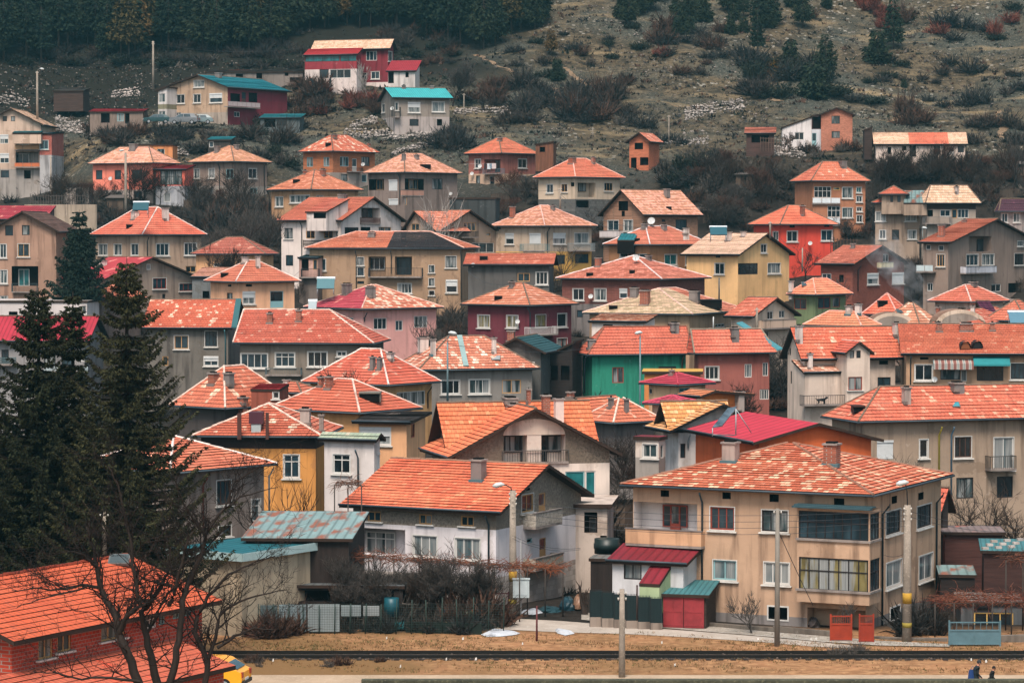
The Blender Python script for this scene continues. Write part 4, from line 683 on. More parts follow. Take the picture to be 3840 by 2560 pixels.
O, d, n, ln, tp = o.faces['R']; u0, u1, z0, z1 = o.proj('R', .03, 888, 492, 1312, 602, 'M2'); mb = MB(); q = [V((O.x, O.y, z0)) + d * u0 + n * .03] + [V((O.x, O.y, z0 + (z1 - z0) * math.sin(math.pi * k / 16))) + d * ((u0 + u1) / 2 - (u1 - u0) / 2 * math.cos(math.pi * k / 16)) + n * .03 for k in range(1, 16)] + [V((O.x, O.y, z0)) + d * u1 + n * .03]
mb.poly(q); mb.build('gable_panel', T_('#c9bca7'), o.root, o.off)
mb = MB(); w0 = (u0 + u1) / 2; mb.obox(V((O.x, O.y, o.base + 2.6)) + d * (w0 - .45) - n * 1.1, d * .9, n * 1.1, V((0, 0, z0 - o.base - 2.6))); mb.build('balcony_pier', T_('#cfc4b2'), o.root, o.off)
# ---- cluster behind the front house
h('N3', 'house', 'small cottage with glossy crimson metal tile roof against the green wall', 102, 370, 268, 624, 180, 45, 'hip', metal('#b03a4a', .3), [T_('#d8b183')], 5, D=216, win='L w1 160 285 190 320;R t2T 378 280 450 312', cat='house', capm=paint('#b03a4a'), ch='b 305 152 340 185')
h('N3', 'house', 'low house with yellow fascia behind the crimson cottage', 122, 540, 188, None, 164, 4, 'flat', paint('#b98d3c'), T_('#c07a3a'), 5, D=223, dep=5, ov=.2)
h('N3', 'house', 'small orange gable with curled tile roof and stone chimney', 350, 520, 340, 895, 300, 52, 'gA', tile('#d8603c', '#e69a78', .25), T_('#d87a2c'), 5, D=205, rf=.28, ch='p 730 300 812 440;w 640 318 690 350')
h('N3', 'shed', 'crimson pantile porch roof at the orange tiled house', 125, 420, 402, 530, 334, 25, 'hip', metal('#b8465a', .3), T_('#c9b79c'), 5, D=201, cat='annex', capm=paint('#b8465a'))
h('N3', 'house', 'white house with golden orange tiled roof and black eaves', 196, 300, 572, 760, 376, 75, 'gB', GOLD, [T_('#d6d2c8', .35)], 8, D=186, rx=1, ov=.8, win='R b1 248 640 270 752;R b1 285 652 308 768', und=paint('#0f0d0e'))
o = HS[-1]; o.vol(250, 312, 578, 1050, 392, 73, 'gA', GOLD, T_('#cdc9bf', .35), 8, D=o.C.y - 1, depL=5, ov=1.0, terr=False, z0=o.base, und=paint('#0f0d0e'), dp='R 440 590 690 #8a9296', win='R b1 385 660 420 760')
h('N3', 'house', 'orange walled house with smooth raspberry red metal roof', 408, 885, 655, 1778, 522, 73, 'gA', metal('#b3303f', 1.1, 0, gl=.45, amp=.02), T_('#d9672a', .2), 7, D=170, row=0, caps=False, ov=.6)
h('N3', 'shed', 'bay windowed annex with grey panels beside the white house', 62, 245, 640, 300, 622, 24, 'flat', MBURG, [T_('#cfc5b4'), T_('#9a968b')], 6.5, D=178, ov=.12, cat='annex', bands=[(760, 1)], win='L w2S 128 665 226 756;R w1 250 670 270 760')
h('S', 'house', 'large grey beige block with patched red roof and few windows', 3080, 3219, 1585, 4060, 1450, 72, 'hip', tile('#c9452e', '#e6a98c', .25), T_('#a08e76', .6), 9, D=186, rx=1, win='R w1H 3288 1650 3350 1722;R w1S 3448 1647 3480 1715;R b3S 3580 1637 3642 1714;R w2cS 3727 1640 3800 1760;R k2 3586 1790 3650 1868;R k2 3738 1785 3798 1865;L w2S 3120 1628 3160 1650', bal='R rail 3715 1712 3812 1765 .8 #3a3633', ch='p 3370 1448 3408 1510;g 3538 1430 3605 1462', sk='s 3572 1505 3602 1530 #3a7f8a;d 3198 1520 3245 1548 #3a211b', dp='R 3522 1600 1890 #b5a33a;R 3568 1600 1890 #5f7f95')
# ---- front row
BIGW = [T_('#b89a7a', .55), T_('#7d7a74', .6), T_('#d8d4cc', .2)]
b = h('C3', 'house', 'big tan front house with bleached patchwork roof and glazed bays', 775, 2506, 295, 3053, -70, 26, 'hip', tile('#cd4a2d', '#ecb896', .46, .25), BIGW, 7.4, D=148, bands=[(1160, 1)],
  win='L lg2 855 335 1302 535;L-1.1 r3 1070 350 1240 503;L-1.1 Dr 1122 350 1190 560;L r3S 1392 366 1556 520;L k3S 1745 388 1922 532;L x 1053 250 1110 294;L x 1475 264 1532 310;L x 1797 277 1860 330;L x 2238 305 2308 355;L t2cS 1412 730 1570 862;L w3cS 1760 745 1932 890;L xS 1790 1048 1920 1132;L lg0 2055 1062 2480 1210;R k3S 2592 390 2692 545;R k3S 2804 352 2902 500;R w2cS 2594 735 2700 905;R w2cS 2818 690 2912 862;R x 2632 290 2668 340;R x 2814 265 2850 315;R xS 2622 1048 2688 1130',
  bal='L solid 812 525 1330 640 .55 #c79f76', dp='L 1335 265 860;R 2572 345 1240;R 2942 270 980', ch='p 1445 -86 1588 62 1;b 2140 -76 2280 84 1', capm=tile('#dd8a70', '#efc9b2', .45))
def onplane(o, f, off, x, y, T):
    O, d, n, ln, tp = o.faces[f]; r = ray(*tx(T, x, y)); return (EYE + r * ((O + n * off - EYE).dot(n) / r.dot(n)))
b.vol(1986, 2482, 392, 2556, None, 26, 'none', None, BIGW, .1, D=onplane(b, 'L', .8, 2482, 392, 'C3').y, ov=0, terr=False, z0=P(*tx('C3', 2482, 1045), 147.5).z, sink=0, win='L k8G 1995 398 2474 590;L k7GY 1997 716 2472 940;R k3G 2486 405 2550 590;R k3G 2486 718 2552 938')
O, d, n, ln, tp = b.faces['L']; b.awn = MB(); top = b.ze
b.awn.obox(V((O.x, O.y, top + .05)) - d * .15, d * (ln + .3), n * .45, V((0, 0, .09))); b.awn.obox(V((O.x, O.y, top + .14)) - d * .15 - n * .6, d * (ln + .3), n * .7, V((0, 0, .06))); b.awn.build('canopy', paint('#31494f', .6), b.root, b.off)
for y in (605, 952):
    zz = onplane(b, 'L', 0, 2300, y, 'C3').z; mb = MB(); mb.obox(V((O.x, O.y, zz)) - d * .08 - b.b * .1, d * (ln + .14), b.b * (b.Lb + .1), V((0, 0, .12))); mb.build('ledge', plaster('#8b847a'), b.root, b.off)
BIG = b
h('C3', 'house', 'low white annex with burgundy sheet roof in front of the big tan house', 675, 1232, 755, 1400, 622, 22, 'mF', MBURG, [T_('#c5c9c6', .4), T_('#97b07e')], 3.0, D=150.5, dep=2.9, ov=.3, cat='annex', row=0, win='L k2c 800 752 922 860;L w1 975 765 1035 810;L w1 1055 855 1098 905')
o = HS[-1]; o.vol(905, 1045, 893, 1200, 748, 22, 'mF', MBURG, T_('#9db487', .3), .1, D=149.4, dep=2.2, ov=.02, terr=False, row=0, gut=False)
mb = MB(); c0 = P(*tx('C3', 1045, 893), 149.5)
for q in (.1, 1.2): mb.tube([V((c0.x - q, c0.y + .1, c0.z - .05)), V((c0.x - q, c0.y + .1, 0))], .05, 5)
mb.build('post', paint('#3b2a26'), o.root, o.off)
h('C3', 'garage', 'open garage with teal sheet roof and red steel doors', 1040, 1385, 968, 1690, 862, 14, 'mF', MGRN, wood('#3a302b'), 2.6, D=149.1, dep=3.4, ov=.2, cat='garage', row=0, gut=False)
o = HS[-1]; u0, u1, z0, z1 = o.proj('L', .05, 1072, 978, 1350, 1188, 'C3'); O, d, n, ln, tp = o.faces['L']; um = (u0 + u1) / 2
for (qa, qb) in ((u0, um - .02), (um + .02, u1)):
    mb = MB(); mb.obox(V((O.x, O.y, max(z0, .05))) + d * qa + n * .04, d * (qb - qa), n * .05, V((0, 0, z1 - z0)))
    for zz in (z0 + .1, (z0 + z1) / 2, z1 - .1): mb.obox(V((O.x, O.y, zz)) + d * (qa + .003) + n * .09, d * (qb - qa - .006), n * .02, V((0, 0, .06)))
    for uu in (qa, (qa + qb) / 2, qb - .06): mb.obox(V((O.x, O.y, z0 + .06)) + d * (uu + .002) + n * .09, d * .06, n * .018, V((0, 0, z1 - z0 - .1)))
    mb.build('door', paint('#8c2f33', .6, .5), o.root, o.off)
f = h('C2', 'house', 'front house with orange gable roof, rough brown upper walls and white ground floor', 585, 1690, 405, 2332, 76, 27, 'gA', tile('#d8512f', '#e98d66', .12), [rough_plaster('#8b8073'), T_('#d9d8d5', .25), brickm('#a79d95', '#8d8880', .6, .3)], 5.7, D=156.5, bands=[(533, 1), (862, 2)], ov=.6,
  win='L o2s 782 394 872 464;L o2s 1132 414 1220 484;L o2s 1417 426 1507 496;L lg1 690 512 1038 694;L-1.1 w3t 775 532 975 690;L w3cS 1092 562 1256 706;L w3cS 1380 580 1550 728;R o2S 1834 278 1914 398;R Do 1952 268 1998 404;R t1 1870 578 1908 612;R Do 1956 575 2002 705;R x 1866 235 1890 252',
  bal='R rough 1930 396 2112 500 .8 #a89f93;R rough 1930 702 2120 785 .8 #a09789', dp='L 1607 420 1020;R 2240 345 800', ch='g 1462 34 1586 192 1', capm=tile('#dd9a80', '#ecc9b2', .5))
# ---- left foreground
MTILE = tile('#d8421c', '#dc5530', .1, .3)
h('C1', 'house', 'unplastered brick building under a bright orange red metal tile roof', 0, 95, 1285, 1520, None, 29, 'gB', MTILE, brickm('#a63d2a', '#8f857c', .3, .14), 6, D=104, depL=9.6, rz=7.55, ov=.6, lip=.03,
  win='R o2s 262 1258 362 1400;R o2s 392 1232 486 1352;R o3s 690 1146 852 1270;R w2 990 1128 1070 1195;R t2 1085 1085 1130 1170;R t1 1182 1062 1232 1128;R t1 1262 1040 1308 1108', sk='s 735 700 880 768 #3f494b', capm=MTILE, gut=False)
o = HS[-1]
ln2 = onplane(o, 'R', 0, 80, 1480, 'C1').z
o.vol(0, 330, 1750, 1612, None, 29, 'mR', tile('#c93c24', '#cf5038', .15, .3), brickm('#a63d2a', '#8f857c', .3, .14), 4, D=102.0, depL=3.0, rz=ln2 - .1, ov=.35, terr=False, z0=0, gut=False, row=.4, lip=.03)
h('M1', 'outbuilding', 'flat teal roofed outbuilding with pale fascia and beige end wall', 188, 745, 1452, 1325, None, 33, 'flat', MDTEAL, [T_('#b5a88a', .5), T_('#4a453f')], 5.6, D=146, ov=.3, cat='outbuilding')
o = HS[-1]; mb = MB(); E = o.E; zt = o.ze
for i, j in ((0, 1), (0, 3)): mb.obox(V((E[i].x, E[i].y, zt - .12)) - o.b * (.06 if j == 1 else 0) - o.a * (.06 if j == 3 else 0), (E[j] - E[i]), (o.b * .05 if j == 1 else o.a * .05), V((0, 0, .42)))
mb.build('fascia', paint('#9db4b4', .6), o.root, o.off)
h('M1', 'shed', 'large barn roof of teal sheets with rust patches', 735, 1500, 1312, None, 1122, 4, 'mF', MLT, wood('#2e2623', (3, 3, .4)), 5, D=151, dep=7.5, ov=.25, cat='barn', row=0, gut=False)
h('B1', 'house', 'crimson roofed block with slatted balconies behind the tall spruces', -260, 610, 985, 630, 812, 4, 'gA', metal('#a02a38', .4), T_('#8a8a86'), 9, D=262, dep=9, row=0, win='L k2 10 1040 60 1130;L k2 300 1060 380 1150;L k2 420 1060 500 1150;L w2 540 1050 590 1120', bal='L slat -100 1090 110 1150 .8 #4b5a5c;L slat 300 1150 600 1200 .8 #9aa6a8')
h('B1', 'house', 'white parapeted block with small pilasters behind the crimson roof', -200, 600, 720, None, None, 4, 'flat', T_('#b5b0a8'), T_('#c9c5be', .4), 5, D=286, dep=8, ov=.1, win='L x 60 780 120 805;L w1 560 740 590 800')
h('B1', 'house', 'small red tiled roof peeking through the spruce boughs', 552, 700, 700, 1010, 592, 30, 'hip', RED, T_('#6d5f56'), 4, D=291)
h('C1', 'house', 'pale ruin wall with balcony seen through the spruce boughs', 560, 1080, 560, None, 340, 3, 'gA', MDARK, T_('#a9a49a', .9), 5, D=170, dep=5, win='L x 640 600 700 680')
h('C4', 'house', 'red gabled house end behind the big tan house', 1180, 1258, 405, 1360, 235, 40, 'gA', tile('#d9503c', '#e06a54', .2), wood('#38302d', (.5, .5, 6)), 6.3, D=164)
h('C4', 'shed', 'weathered plank shed with teal sheet roof by the orchard', 1262, 1700, 540, None, 492, 5, 'mF', metal('#7a6a66', .4, .3, '#8a4a3a'), wood('#4a2f2a', (.5, .5, 7)), 5, D=162, dep=4, ov=.2, cat='shed', row=0, gut=False)
h('C4', 'shed', 'shed with stone weighted teal roof at the edge of the photo', 1525, 2100, 672, None, 582, 8, 'mF', MGRN, wood('#3d2925', (.5, .5, 6)), 4.2, D=154, dep=4.5, ov=.2, cat='shed', row=0, gut=False)
o = HS[-1]
for k in range(9):
    c = o.hit(*tx('C4', 1560 + k * 30, 655 - (k % 3) * 22 - k * 2))
    if c is not None: mb = MB(); mb.obox(c + V((-.16, -.1, 0)), V((.34, .05, 0)), V((-.05, .25, 0)), V((0, .02, .13))); mb.build('stone', plaster('#a9a399'), o.roof, o.off)
h('C4', 'shed', 'low pale sheet roof over a yard store', 1240, 1500, 830, None, 760, 6, 'mF', MLT, wood('#2b2422'), 2.6, D=156, dep=3.5, ov=.1, cat='shed', row=0, gut=False)
h('C4', 'garage', 'grey yard garage with yellow doors beneath the vine pergola', 1380, 1830, 1040, None, 1000, 4, 'flat', T_('#6b655e'), T_('#575c5c', .6), 2.9, D=151, dep=4, ov=.1, cat='garage', win='L y3 1480 1085 1750 1245;L k2t 1480 1050 1600 1082')
h('C3', 'house', 'half open lower house with dark porch and pier behind the front gable', 2120 - 1732, 720, 372, None, 345, 6, 'flat', T_('#b5aa9b'), T_('#b8ad9d', .5), 6, D=166, dep=6, ov=.3, win='L x 530 400 620 540;L k1 565 440 612 540;L x 640 560 700 700')
h('C3', 'shed', 'tarpaulin covered lean-to with long pole between the two front houses', 560, 765, 720, None, 690, 8, 'mF', MGREY, wood('#2a2320', (3, 3, .4)), 3.2, D=156, dep=3, ov=.1, cat='shed', row=0, gut=False)
for cx_, cy_, cd_ in ((1262, 850, 431), (1365, 848, 433.5), (1072, 846, 432), (1180, 848, 430), (1430, 848, 430)):
    g = P(*tx('A1', cx_, cy_), cd_); TERR.append((g.x, g.y, g.z)); TERR.append((g.x, g.y - 2.2, g.z - .1))
import numpy as np
# ---------------------------------------------------------------- terrain
PK = [(-60, 0), (158, 0), (170, .8), (190, 2), (250, 4.8), (278, 7.8), (325, 12.8), (380, 22.5), (410, 28.5), (440, 38), (455, 43), (500, 60), (560, 86), (640, 124), (760, 170), (900, 200)]
TP = np.array(TERR); PX = np.array(PK)
def prof(y): return np.interp(y, PX[:, 0], PX[:, 1])
TR = TP[:, 2] - prof(TP[:, 1])
def gzv(x, y):
    x, y = np.asarray(x, float), np.asarray(y, float); num = np.zeros_like(x); den = np.full_like(x, .1)
    for (a, b, c), r in zip(TP, TR):
        s = 7.5; w = np.exp(-((x - a) ** 2 + (y - b) ** 2) / (2 * s * s)); num += w * r; den += w
    z = prof(y) + num / den * np.clip((y - 158) / 8, 0, 1)
    hill = np.clip((y - 400) / 60, 0, 1)
    z = z + hill * (np.sin(x * .09 + y * .05) * .7 + np.sin(x * .21 - y * .13) * .45 + np.sin(x * .043 + 1.3) * 1.6 + np.sin(x * .5 + y * .37) * .18)
    z = z + np.clip((y - 158) / 10, 0, 1) * (np.sin(x * 1.3 + y * .7) * .08 + np.sin(x * .6 - y * 1.1) * .1)
    return z
def gz(x, y): return float(gzv(np.array([x]), np.array([y]))[0])
def ground(x, y, d0=140, d1=700):
    """where the line of sight through photo pixel (x, y) meets the ground"""
    r = ray(x, y); r = r / r.y; D = np.arange(d0, d1, 1.0); z = CH + r.z * D; g = gzv(r.x * D, D); k = np.nonzero(z < g)[0]
    if not len(k): return None
    i = k[0]; return V((r.x * D[i], D[i], g[i]))
def ground_m():
    t = NT('ground'); p = t.pos(); sx = t.n('SeparateXYZ'); t.put(sx.inputs[0], p); y = sx.outputs[1]; x = sx.outputs[0]
    n1 = t.noise(p, .05, 5, .6); n2 = t.noise(p, .35, 6, .7); n3 = t.noise(p, 1.6, 5, .7)
    verge = t.mix(t.step(n2, .35, .65), lin('#93694a'), lin('#6e5238')); verge = t.mix(t.step(n3, .45, .7), verge, lin('#ae8660')); verge = t.mix(t.step(n1, .5, .6), verge, lin('#75593a'))
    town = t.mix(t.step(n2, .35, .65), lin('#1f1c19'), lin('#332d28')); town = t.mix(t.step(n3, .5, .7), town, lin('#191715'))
    hill = t.mix(t.step(n2, .4, .6), lin('#5e5240'), lin('#322c22')); hill = t.mix(t.step(n1, .42, .58), hill, lin('#40413a')); hill = t.mix(t.step(n3, .5, .66), hill, lin('#221f1a'))
    hill = t.mix(t.step(t.noise(t.scale(p, (.05, .22, .1)), 1, 4), .58, .72), hill, lin('#7d6c52'))
    st = t.n('TexVoronoi', Scale=.75); t.put(st.inputs['Vector'], p); sp = t.math('LESS_THAN', st.outputs['Distance'], .24)
    msk = t.step(t.noise(p, .06, 5, .7), .48, .62); sp = t.math('MULTIPLY', sp, msk); hill = t.mix(t.math('MULTIPLY', sp, .9), hill, t.mix(n3, lin('#6d6a62'), lin('#9c968b')))
    st2 = t.n('TexVoronoi', Scale=2.1); t.put(st2.inputs['Vector'], p); hill = t.mix(t.math('MULTIPLY', t.math('LESS_THAN', st2.outputs['Distance'], .2), t.step(n1, .4, .6)), hill, lin('#7d776c'))
    wood_ = t.mix(n3, lin('#141611'), lin('#26231d'))
    nf = t.noise(p, 2.8, 6, .8); hill = t.mix(t.math('MULTIPLY', t.step(nf, .52, .64), .8), hill, lin('#171612')); hill = t.mix(t.math('MULTIPLY', t.step(t.noise(p, 4.1, 4, .8), .6, .68), .7), hill, lin('#7a7468'))
    fw = t.math('MULTIPLY', t.step(y, 452, 466), t.step(t.math('ADD', x, t.math('MULTIPLY', n1, 40)), 26, 14)); hill = t.mix(fw, hill, wood_)
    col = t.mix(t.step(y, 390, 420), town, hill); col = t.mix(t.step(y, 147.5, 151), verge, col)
    t.bump(n3, .25, .6); return t.done(col, .97, .1)
def grid(xs, ys, name, mat, kind='structure'):
    X, Y = np.meshgrid(xs, ys); Z = gzv(X.ravel(), Y.ravel()); v = np.stack([X.ravel(), Y.ravel(), Z], 1); n = len(xs); m = len(ys)
    i = (np.arange(m - 1)[:, None] * n + np.arange(n - 1)[None]).ravel(); f = np.stack([i, i + 1, i + n + 1, i + n], 1)
    me = bpy.data.meshes.new(name); me.from_pydata(v.tolist(), [], f.tolist()); me.materials.append(mat); me.polygons.foreach_set('use_smooth', [True] * len(f)); o = bpy.data.objects.new(name, me); COL.objects.link(o); o['kind'] = kind; return o
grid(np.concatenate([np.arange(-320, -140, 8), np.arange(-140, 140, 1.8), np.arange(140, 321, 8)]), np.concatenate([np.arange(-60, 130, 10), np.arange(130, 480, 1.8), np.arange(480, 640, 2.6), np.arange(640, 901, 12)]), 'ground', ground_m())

# ---------------------------------------------------------------- plants (prototypes are built round the origin)
RN = random.Random(11)
def rv(r=RN): return V((r.uniform(-1, 1), r.uniform(-1, 1), r.uniform(-1, 1)))
def spruce(H, Rb, tiers, per, leafn, seed, dens=1.0, base=.06, name='spruce', leafcol=None, sprays=.34, shape=None):
    r = random.Random(seed); tr = MB(); cr = MB()
    tr.tube([(0, 0, -.5), (0, 0, H * .4), (0, 0, H * .75), (.02, 0, H)], [H * .016, H * .012, H * .006, .015], 7)
    for i in range(tiers):
        q = (i + r.uniform(-.3, .3)) / tiers; zb = H * (base + (1 - base) * q); rad = (shape(q) if shape else (1 - q) ** .85) * Rb * r.uniform(.8, 1.16) + .12
        n = max(3, int(per * (.5 + .5 * (1 - q)))); a0 = r.uniform(0, 6.28)
        for k in range(n):
            a = a0 + 6.283 * k / n + r.uniform(-.25, .25); L = rad * r.uniform(.7, 1.15); dr = -.22 * L - .05 if q < .8 else .1 * L
            pts = [V((math.cos(a) * L * s_, math.sin(a) * L * s_, zb + dr * math.sin(s_ * 2.2) + (.32 * L * s_ ** 3))) for s_ in (0, .35, .7, 1)]
            tr.tube(pts, [.035 + .01 * L, .03, .02, .008], 4, 0, False)
            m = max(3, int(leafn * L / Rb * dens))
            for j in range(m):
                s_ = r.uniform(.12, 1.03); i3 = min(2, int(s_ * 3)); p = pts[i3].lerp(pts[min(3, i3 + 1)], min(1, s_ * 3 - i3)); sd = r.choice((-1, 1)); t_ = V((-math.sin(a), math.cos(a), 0)) * sd
                l = sprays * r.uniform(.6, 1.3) * (1.2 - .5 * s_); o = t_ * r.uniform(0, .62) * l * 1.3
                dv = (V((math.cos(a), math.sin(a), 0)) * .55 + t_ * r.uniform(.1, .8) + V((0, 0, r.uniform(-1.15, .15)))).normalized() * l; w = dv.cross(rv(r)).normalized() * l * .2
                cr.poly([p + o - w * .4, p + o + dv * .5 - w, p + o + dv, p + o + dv * .5 + w], 0)
    return tr, cr
def plant(name, label, cat, parts, loc, group=None, rz=0, sc=1):
    e = empty(name, loc, label, cat, group, rz); e.scale = (sc, sc, sc) if not hasattr(sc, '__len__') else sc
    for nm, mb, m in parts: mb.build(nm, m, e)
    return e
BARK = wood('#2c241f', (5, 5, .6)); FSPR = foliage('#1c1e10', '#45442a'); FDK = foliage('#171a11', '#33371f')
def at_base(x, y_top, D, H): p = P(x, y_top, D); return V((p.x, p.y, p.z - H))
p = P(474, 962, 136.5); t, c = spruce(p.z, 5.2, 50, 13, 320, 3, base=.14, sprays=.25, shape=lambda q: (1 - q) ** .8 * (1 if q > .1 else .8)); plant('spruce_tree', 'tall dark spruce with layered drooping boughs, the widest of the group', 'tree', [('trunk', t, BARK), ('crown', c, FSPR)], (p.x, p.y, 0))
p = P(143, 1078, 138); t, c = spruce(p.z, 3.3, 60, 13, 230, 5, base=.08, sprays=.25, shape=lambda q: min(1, (1 - q) * 1.6) ** .75); plant('spruce_tree', 'dense dark columnar spruce left of the widest spruce', 'tree', [('trunk', t, BARK), ('crown', c, FDK)], (p.x, p.y, 0))
p = P(272, 1092, 140); t, c = spruce(p.z, 1.5, 60, 12, 120, 9, base=.08, sprays=.25, shape=lambda q: min(1, (1 - q) * 1.8) ** .7); plant('spruce_tree', 'narrow spruce squeezed between the two big spruces', 'tree', [('trunk', t, BARK), ('crown', c, FDK)], (p.x, p.y, 0))
p = P(-60, 1350, 139); t, c = spruce(p.z, 3.0, 44, 13, 170, 15, base=.08, sprays=.26, shape=lambda q: min(1, (1 - q) * 1.6) ** .75); plant('spruce_tree', 'spruce cut by the photo edge beside the columnar spruce', 'tree', [('trunk', t, BARK), ('crown', c, FDK)], (p.x, p.y, 0))
p = P(298, 786, 290); H = p.z - gz(p.x, 290) ; t, c = spruce(H, 3.0, 22, 13, 80, 21, base=.4, sprays=.5, shape=lambda q: (1 - q) ** .9); plant('spruce_tree', 'small spruce with bare lower trunk in front of the brown house', 'tree', [('trunk', t, BARK), ('crown', c, foliage('#15221b', '#26342a'))], (p.x, p.y, p.z - H))
# bare trees
def bare(seed, H, spread, depth=5, r0=None, forks=3, up=.35, lean=(0, 0), rmin=.0):
    r = random.Random(seed); tr, tw = MB(), MB()
    def go(p, d, L, rad, k):
        n = 3; pts = [p]; q = p; dd = d
        for i in range(n):
            dd = (dd + rv(r) * .22 + V((0, 0, up * .22))).normalized(); q = q + dd * (L / n); pts.append(q)
        mb = tr if k >= depth - 1 else tw; rad = max(rad, rmin)
        mb.tube(pts, [rad, rad * .88, rad * .76, rad * .64 if k else rad * .15], 6 if k >= depth - 1 else 4 if k > 1 else 3, 0, False)
        if k == 0: return
        for i in range(r.randint(forks - 1, forks) + (1 if k <= 2 else 0) + (1 if k == depth else 0)):
            s_ = r.choice((1, 2, 3, 3)); nd = (dd + V((r.uniform(-1, 1) * spread, r.uniform(-1, 1) * spread, r.uniform(-.25, .75) * .6))).normalized()
            go(pts[s_], nd, L * r.uniform(.62, .95), rad * r.uniform(.45, .62), k - 1)
    go(V((0, 0, -.3)), V((lean[0], lean[1], 1)).normalized(), H * .25, r0 or min(.2, H * .02), depth); return tr, tw
TW = foliage('#2e2622', '#45382f', 'twigs'); TWR = foliage('#4a2f27', '#5e4335', 'twigs'); TWG = foliage('#3c3835', '#57504a', 'twigs'); BIRCH = paint('#9a938c', .8, .5)
def bt(T, x, yb, ytop, D, seed, label, spread=.9, name='bare_tree', tw=TW, bark=None, depth=5, forks=3, r0=None, lean=(0, 0), cat='tree', group=None, up=.35):
    xx, y0 = tx(T, x, yb); _, y1 = tx(T, x, ytop); b = P(xx, y0, D); b.z = gz(b.x, D); H = max(1.5, P(xx, y1, D).z - b.z)
    t, w = bare(seed, H, spread, depth, r0, forks, up, lean, D * .00007); return plant(name, label, cat, [('trunk', t, bark or BARK), ('twigs', w, tw)], b, group)
bt('B3', 660, 1385, 1110, 236, 31, 'bare apple tree in front of the emerald wall', 1.0)
bt('B2', 660, 1290, 1040, 212, 32, 'reddish bare tree against the ochre house roof', .8, tw=TWR, forks=4)
bt('A2', 1205, 1620, 1170, 336, 33, 'white barked birch before the dark taupe house', .45, tw=BIRCH, bark=BIRCH, r0=.16)
bt('A2', 1165, 1600, 1340, 335, 34, 'thin birch sapling next to the white barked birch', .4, tw=BIRCH, bark=BIRCH, r0=.1, depth=4)
bt('B1', 1545, 470, 215, 318, 35, 'bare branching tree in front of the low peach cottage', .8, forks=4)
bt('B1', 1660, 460, 40, 326, 36, 'tall grey bare tree behind the low peach cottage', .9, tw=TWG, forks=4); bt('B1', 1500, 420, 60, 330, 37, 'wide grey bare tree in the thicket behind the tan house', 1.0, tw=TWG, forks=4); bt('B1', 1780, 440, 20, 331, 38, 'grey bare tree beside the big white house', .9, tw=TWG, forks=4)
bt('B1', 1690, 180, -40, 345, 39, 'dark bare tree before the grey tan house', .9, forks=3); bt('A1', 1690, 1420, 1180, 386, 40, 'black bare tree at the grey tan house wall', 1.0); bt('A1', 1300, 1000, 850, 425, 41, 'small bare tree below the parked cars', .7, tw=TWG); bt('A1', 1385, 1030, 880, 424, 42, 'dark little bare tree below the tan house with teal roof', .8)
bt('A2', 1250, 905, 720, 438, 43, 'dark fruit tree in front of the turquoise roofed house', .9, r0=.22); bt('A2', 780, 540, 320, 452, 44, 'slender pale tree against the burgundy wall of the red house', .45, tw=BIRCH, bark=BIRCH, depth=4); bt('A2', 1030, 580, 420, 450, 45, 'bare tree in front of the red roofed annex', .9); bt('A2', 1360, 690, 360, 448, 46, 'large bare tree behind the turquoise roofed house', 1.0, tw=TWG, forks=4); bt('A2', 1585, 735, 560, 446, 47, 'dark bare tree on the field right of the turquoise roofed house', 1.0); bt('A2', 1710, 810, 690, 436, 48, 'twisted little tree at the drystone wall', .9)
bt('A3', 760, 620, 470, 452, 49, 'lone dark leaning tree on the stony slope', .5, lean=(.1, 0), depth=4); bt('A3', 1070, 450, 300, 470, 50, 'dark spreading tree near the upper slope', 1.1); bt('A4', 175, 985, 860, 404, 51, 'dark bare tree leaning at the white annex', .8, lean=(.3, 0)); bt('A4', 860, 1060, 900, 388, 52, 'bare tree against the pale end of the cottage roof', .9, lean=(.3, 0)); bt('A4', 205, 1000, 880, 402, 53, 'thin bare tree in front of the white annex', .7, depth=4)
bt('B4', 510, 600, 420, 309, 54, 'pale twiggy tree at the brick gable house', .8, tw=TWG); bt('N3', 860, 430, 160, 228, 55, 'dense dark bare tree before the dusty pink house', 1.2, forks=4); bt('B2', 1230, 990, 780, 264, 56, 'bare tree beside the rose pink house', .9, tw=TWG, forks=4); bt('B2', 1320, 950, 700, 268, 57, 'tangled bare tree between the rose pink and burgundy houses', 1.0, forks=4)
bt('M1', 960, 1120, 640, 163, 58, 'bare tree with curved trunk before the ochre wall', .8, r0=.22, lean=(-.2, 0)); bt('M1', 1200, 960, 600, 164, 59, 'thin bare tree in front of the white plastered house', .6, depth=4)
bt('C2', 1270, 1010, 540, 151.2, 60, 'multi stemmed bare shrub tree in front of the white ground floor', .9, tw=TWG, forks=4); bt('C2', 1350, 1050, 520, 151.4, 61, 'bare plum tree in front of the white ground floor windows', .8, tw=TWG); bt('C2', 960, 1000, 520, 151.8, 62, 'bare tree by the front house corner post', .9, tw=TWG, forks=4); bt('C2', 760, 1010, 640, 151, 63, 'low bare tree at the vine pergola', 1.0, tw=TWG, forks=4); bt('C2', 1500, 1010, 640, 151.5, 64, 'bare tree beside the concrete lamp pole', .9, tw=TWG, forks=4); bt('C2', 1120, 1020, 680, 150.5, 65, 'bushy bare tree behind the junk yard', 1.1, tw=TW, forks=4)
bt('C2', 820, 1040, 620, 150.6, 200, 'bare shrubby tree at the near end of the junk shed', 1.0, tw=TWG, forks=4, depth=6, r0=.07)
bt('C2', 880, 1040, 560, 151, 201, 'thin bare tree before the white loggia', 1.0, tw=TWG, forks=4, depth=6, r0=.07)
bt('C2', 1040, 1040, 650, 151.6, 202, 'bare quince tree in the front yard', 1.0, tw=TWG, forks=4, depth=6, r0=.07)
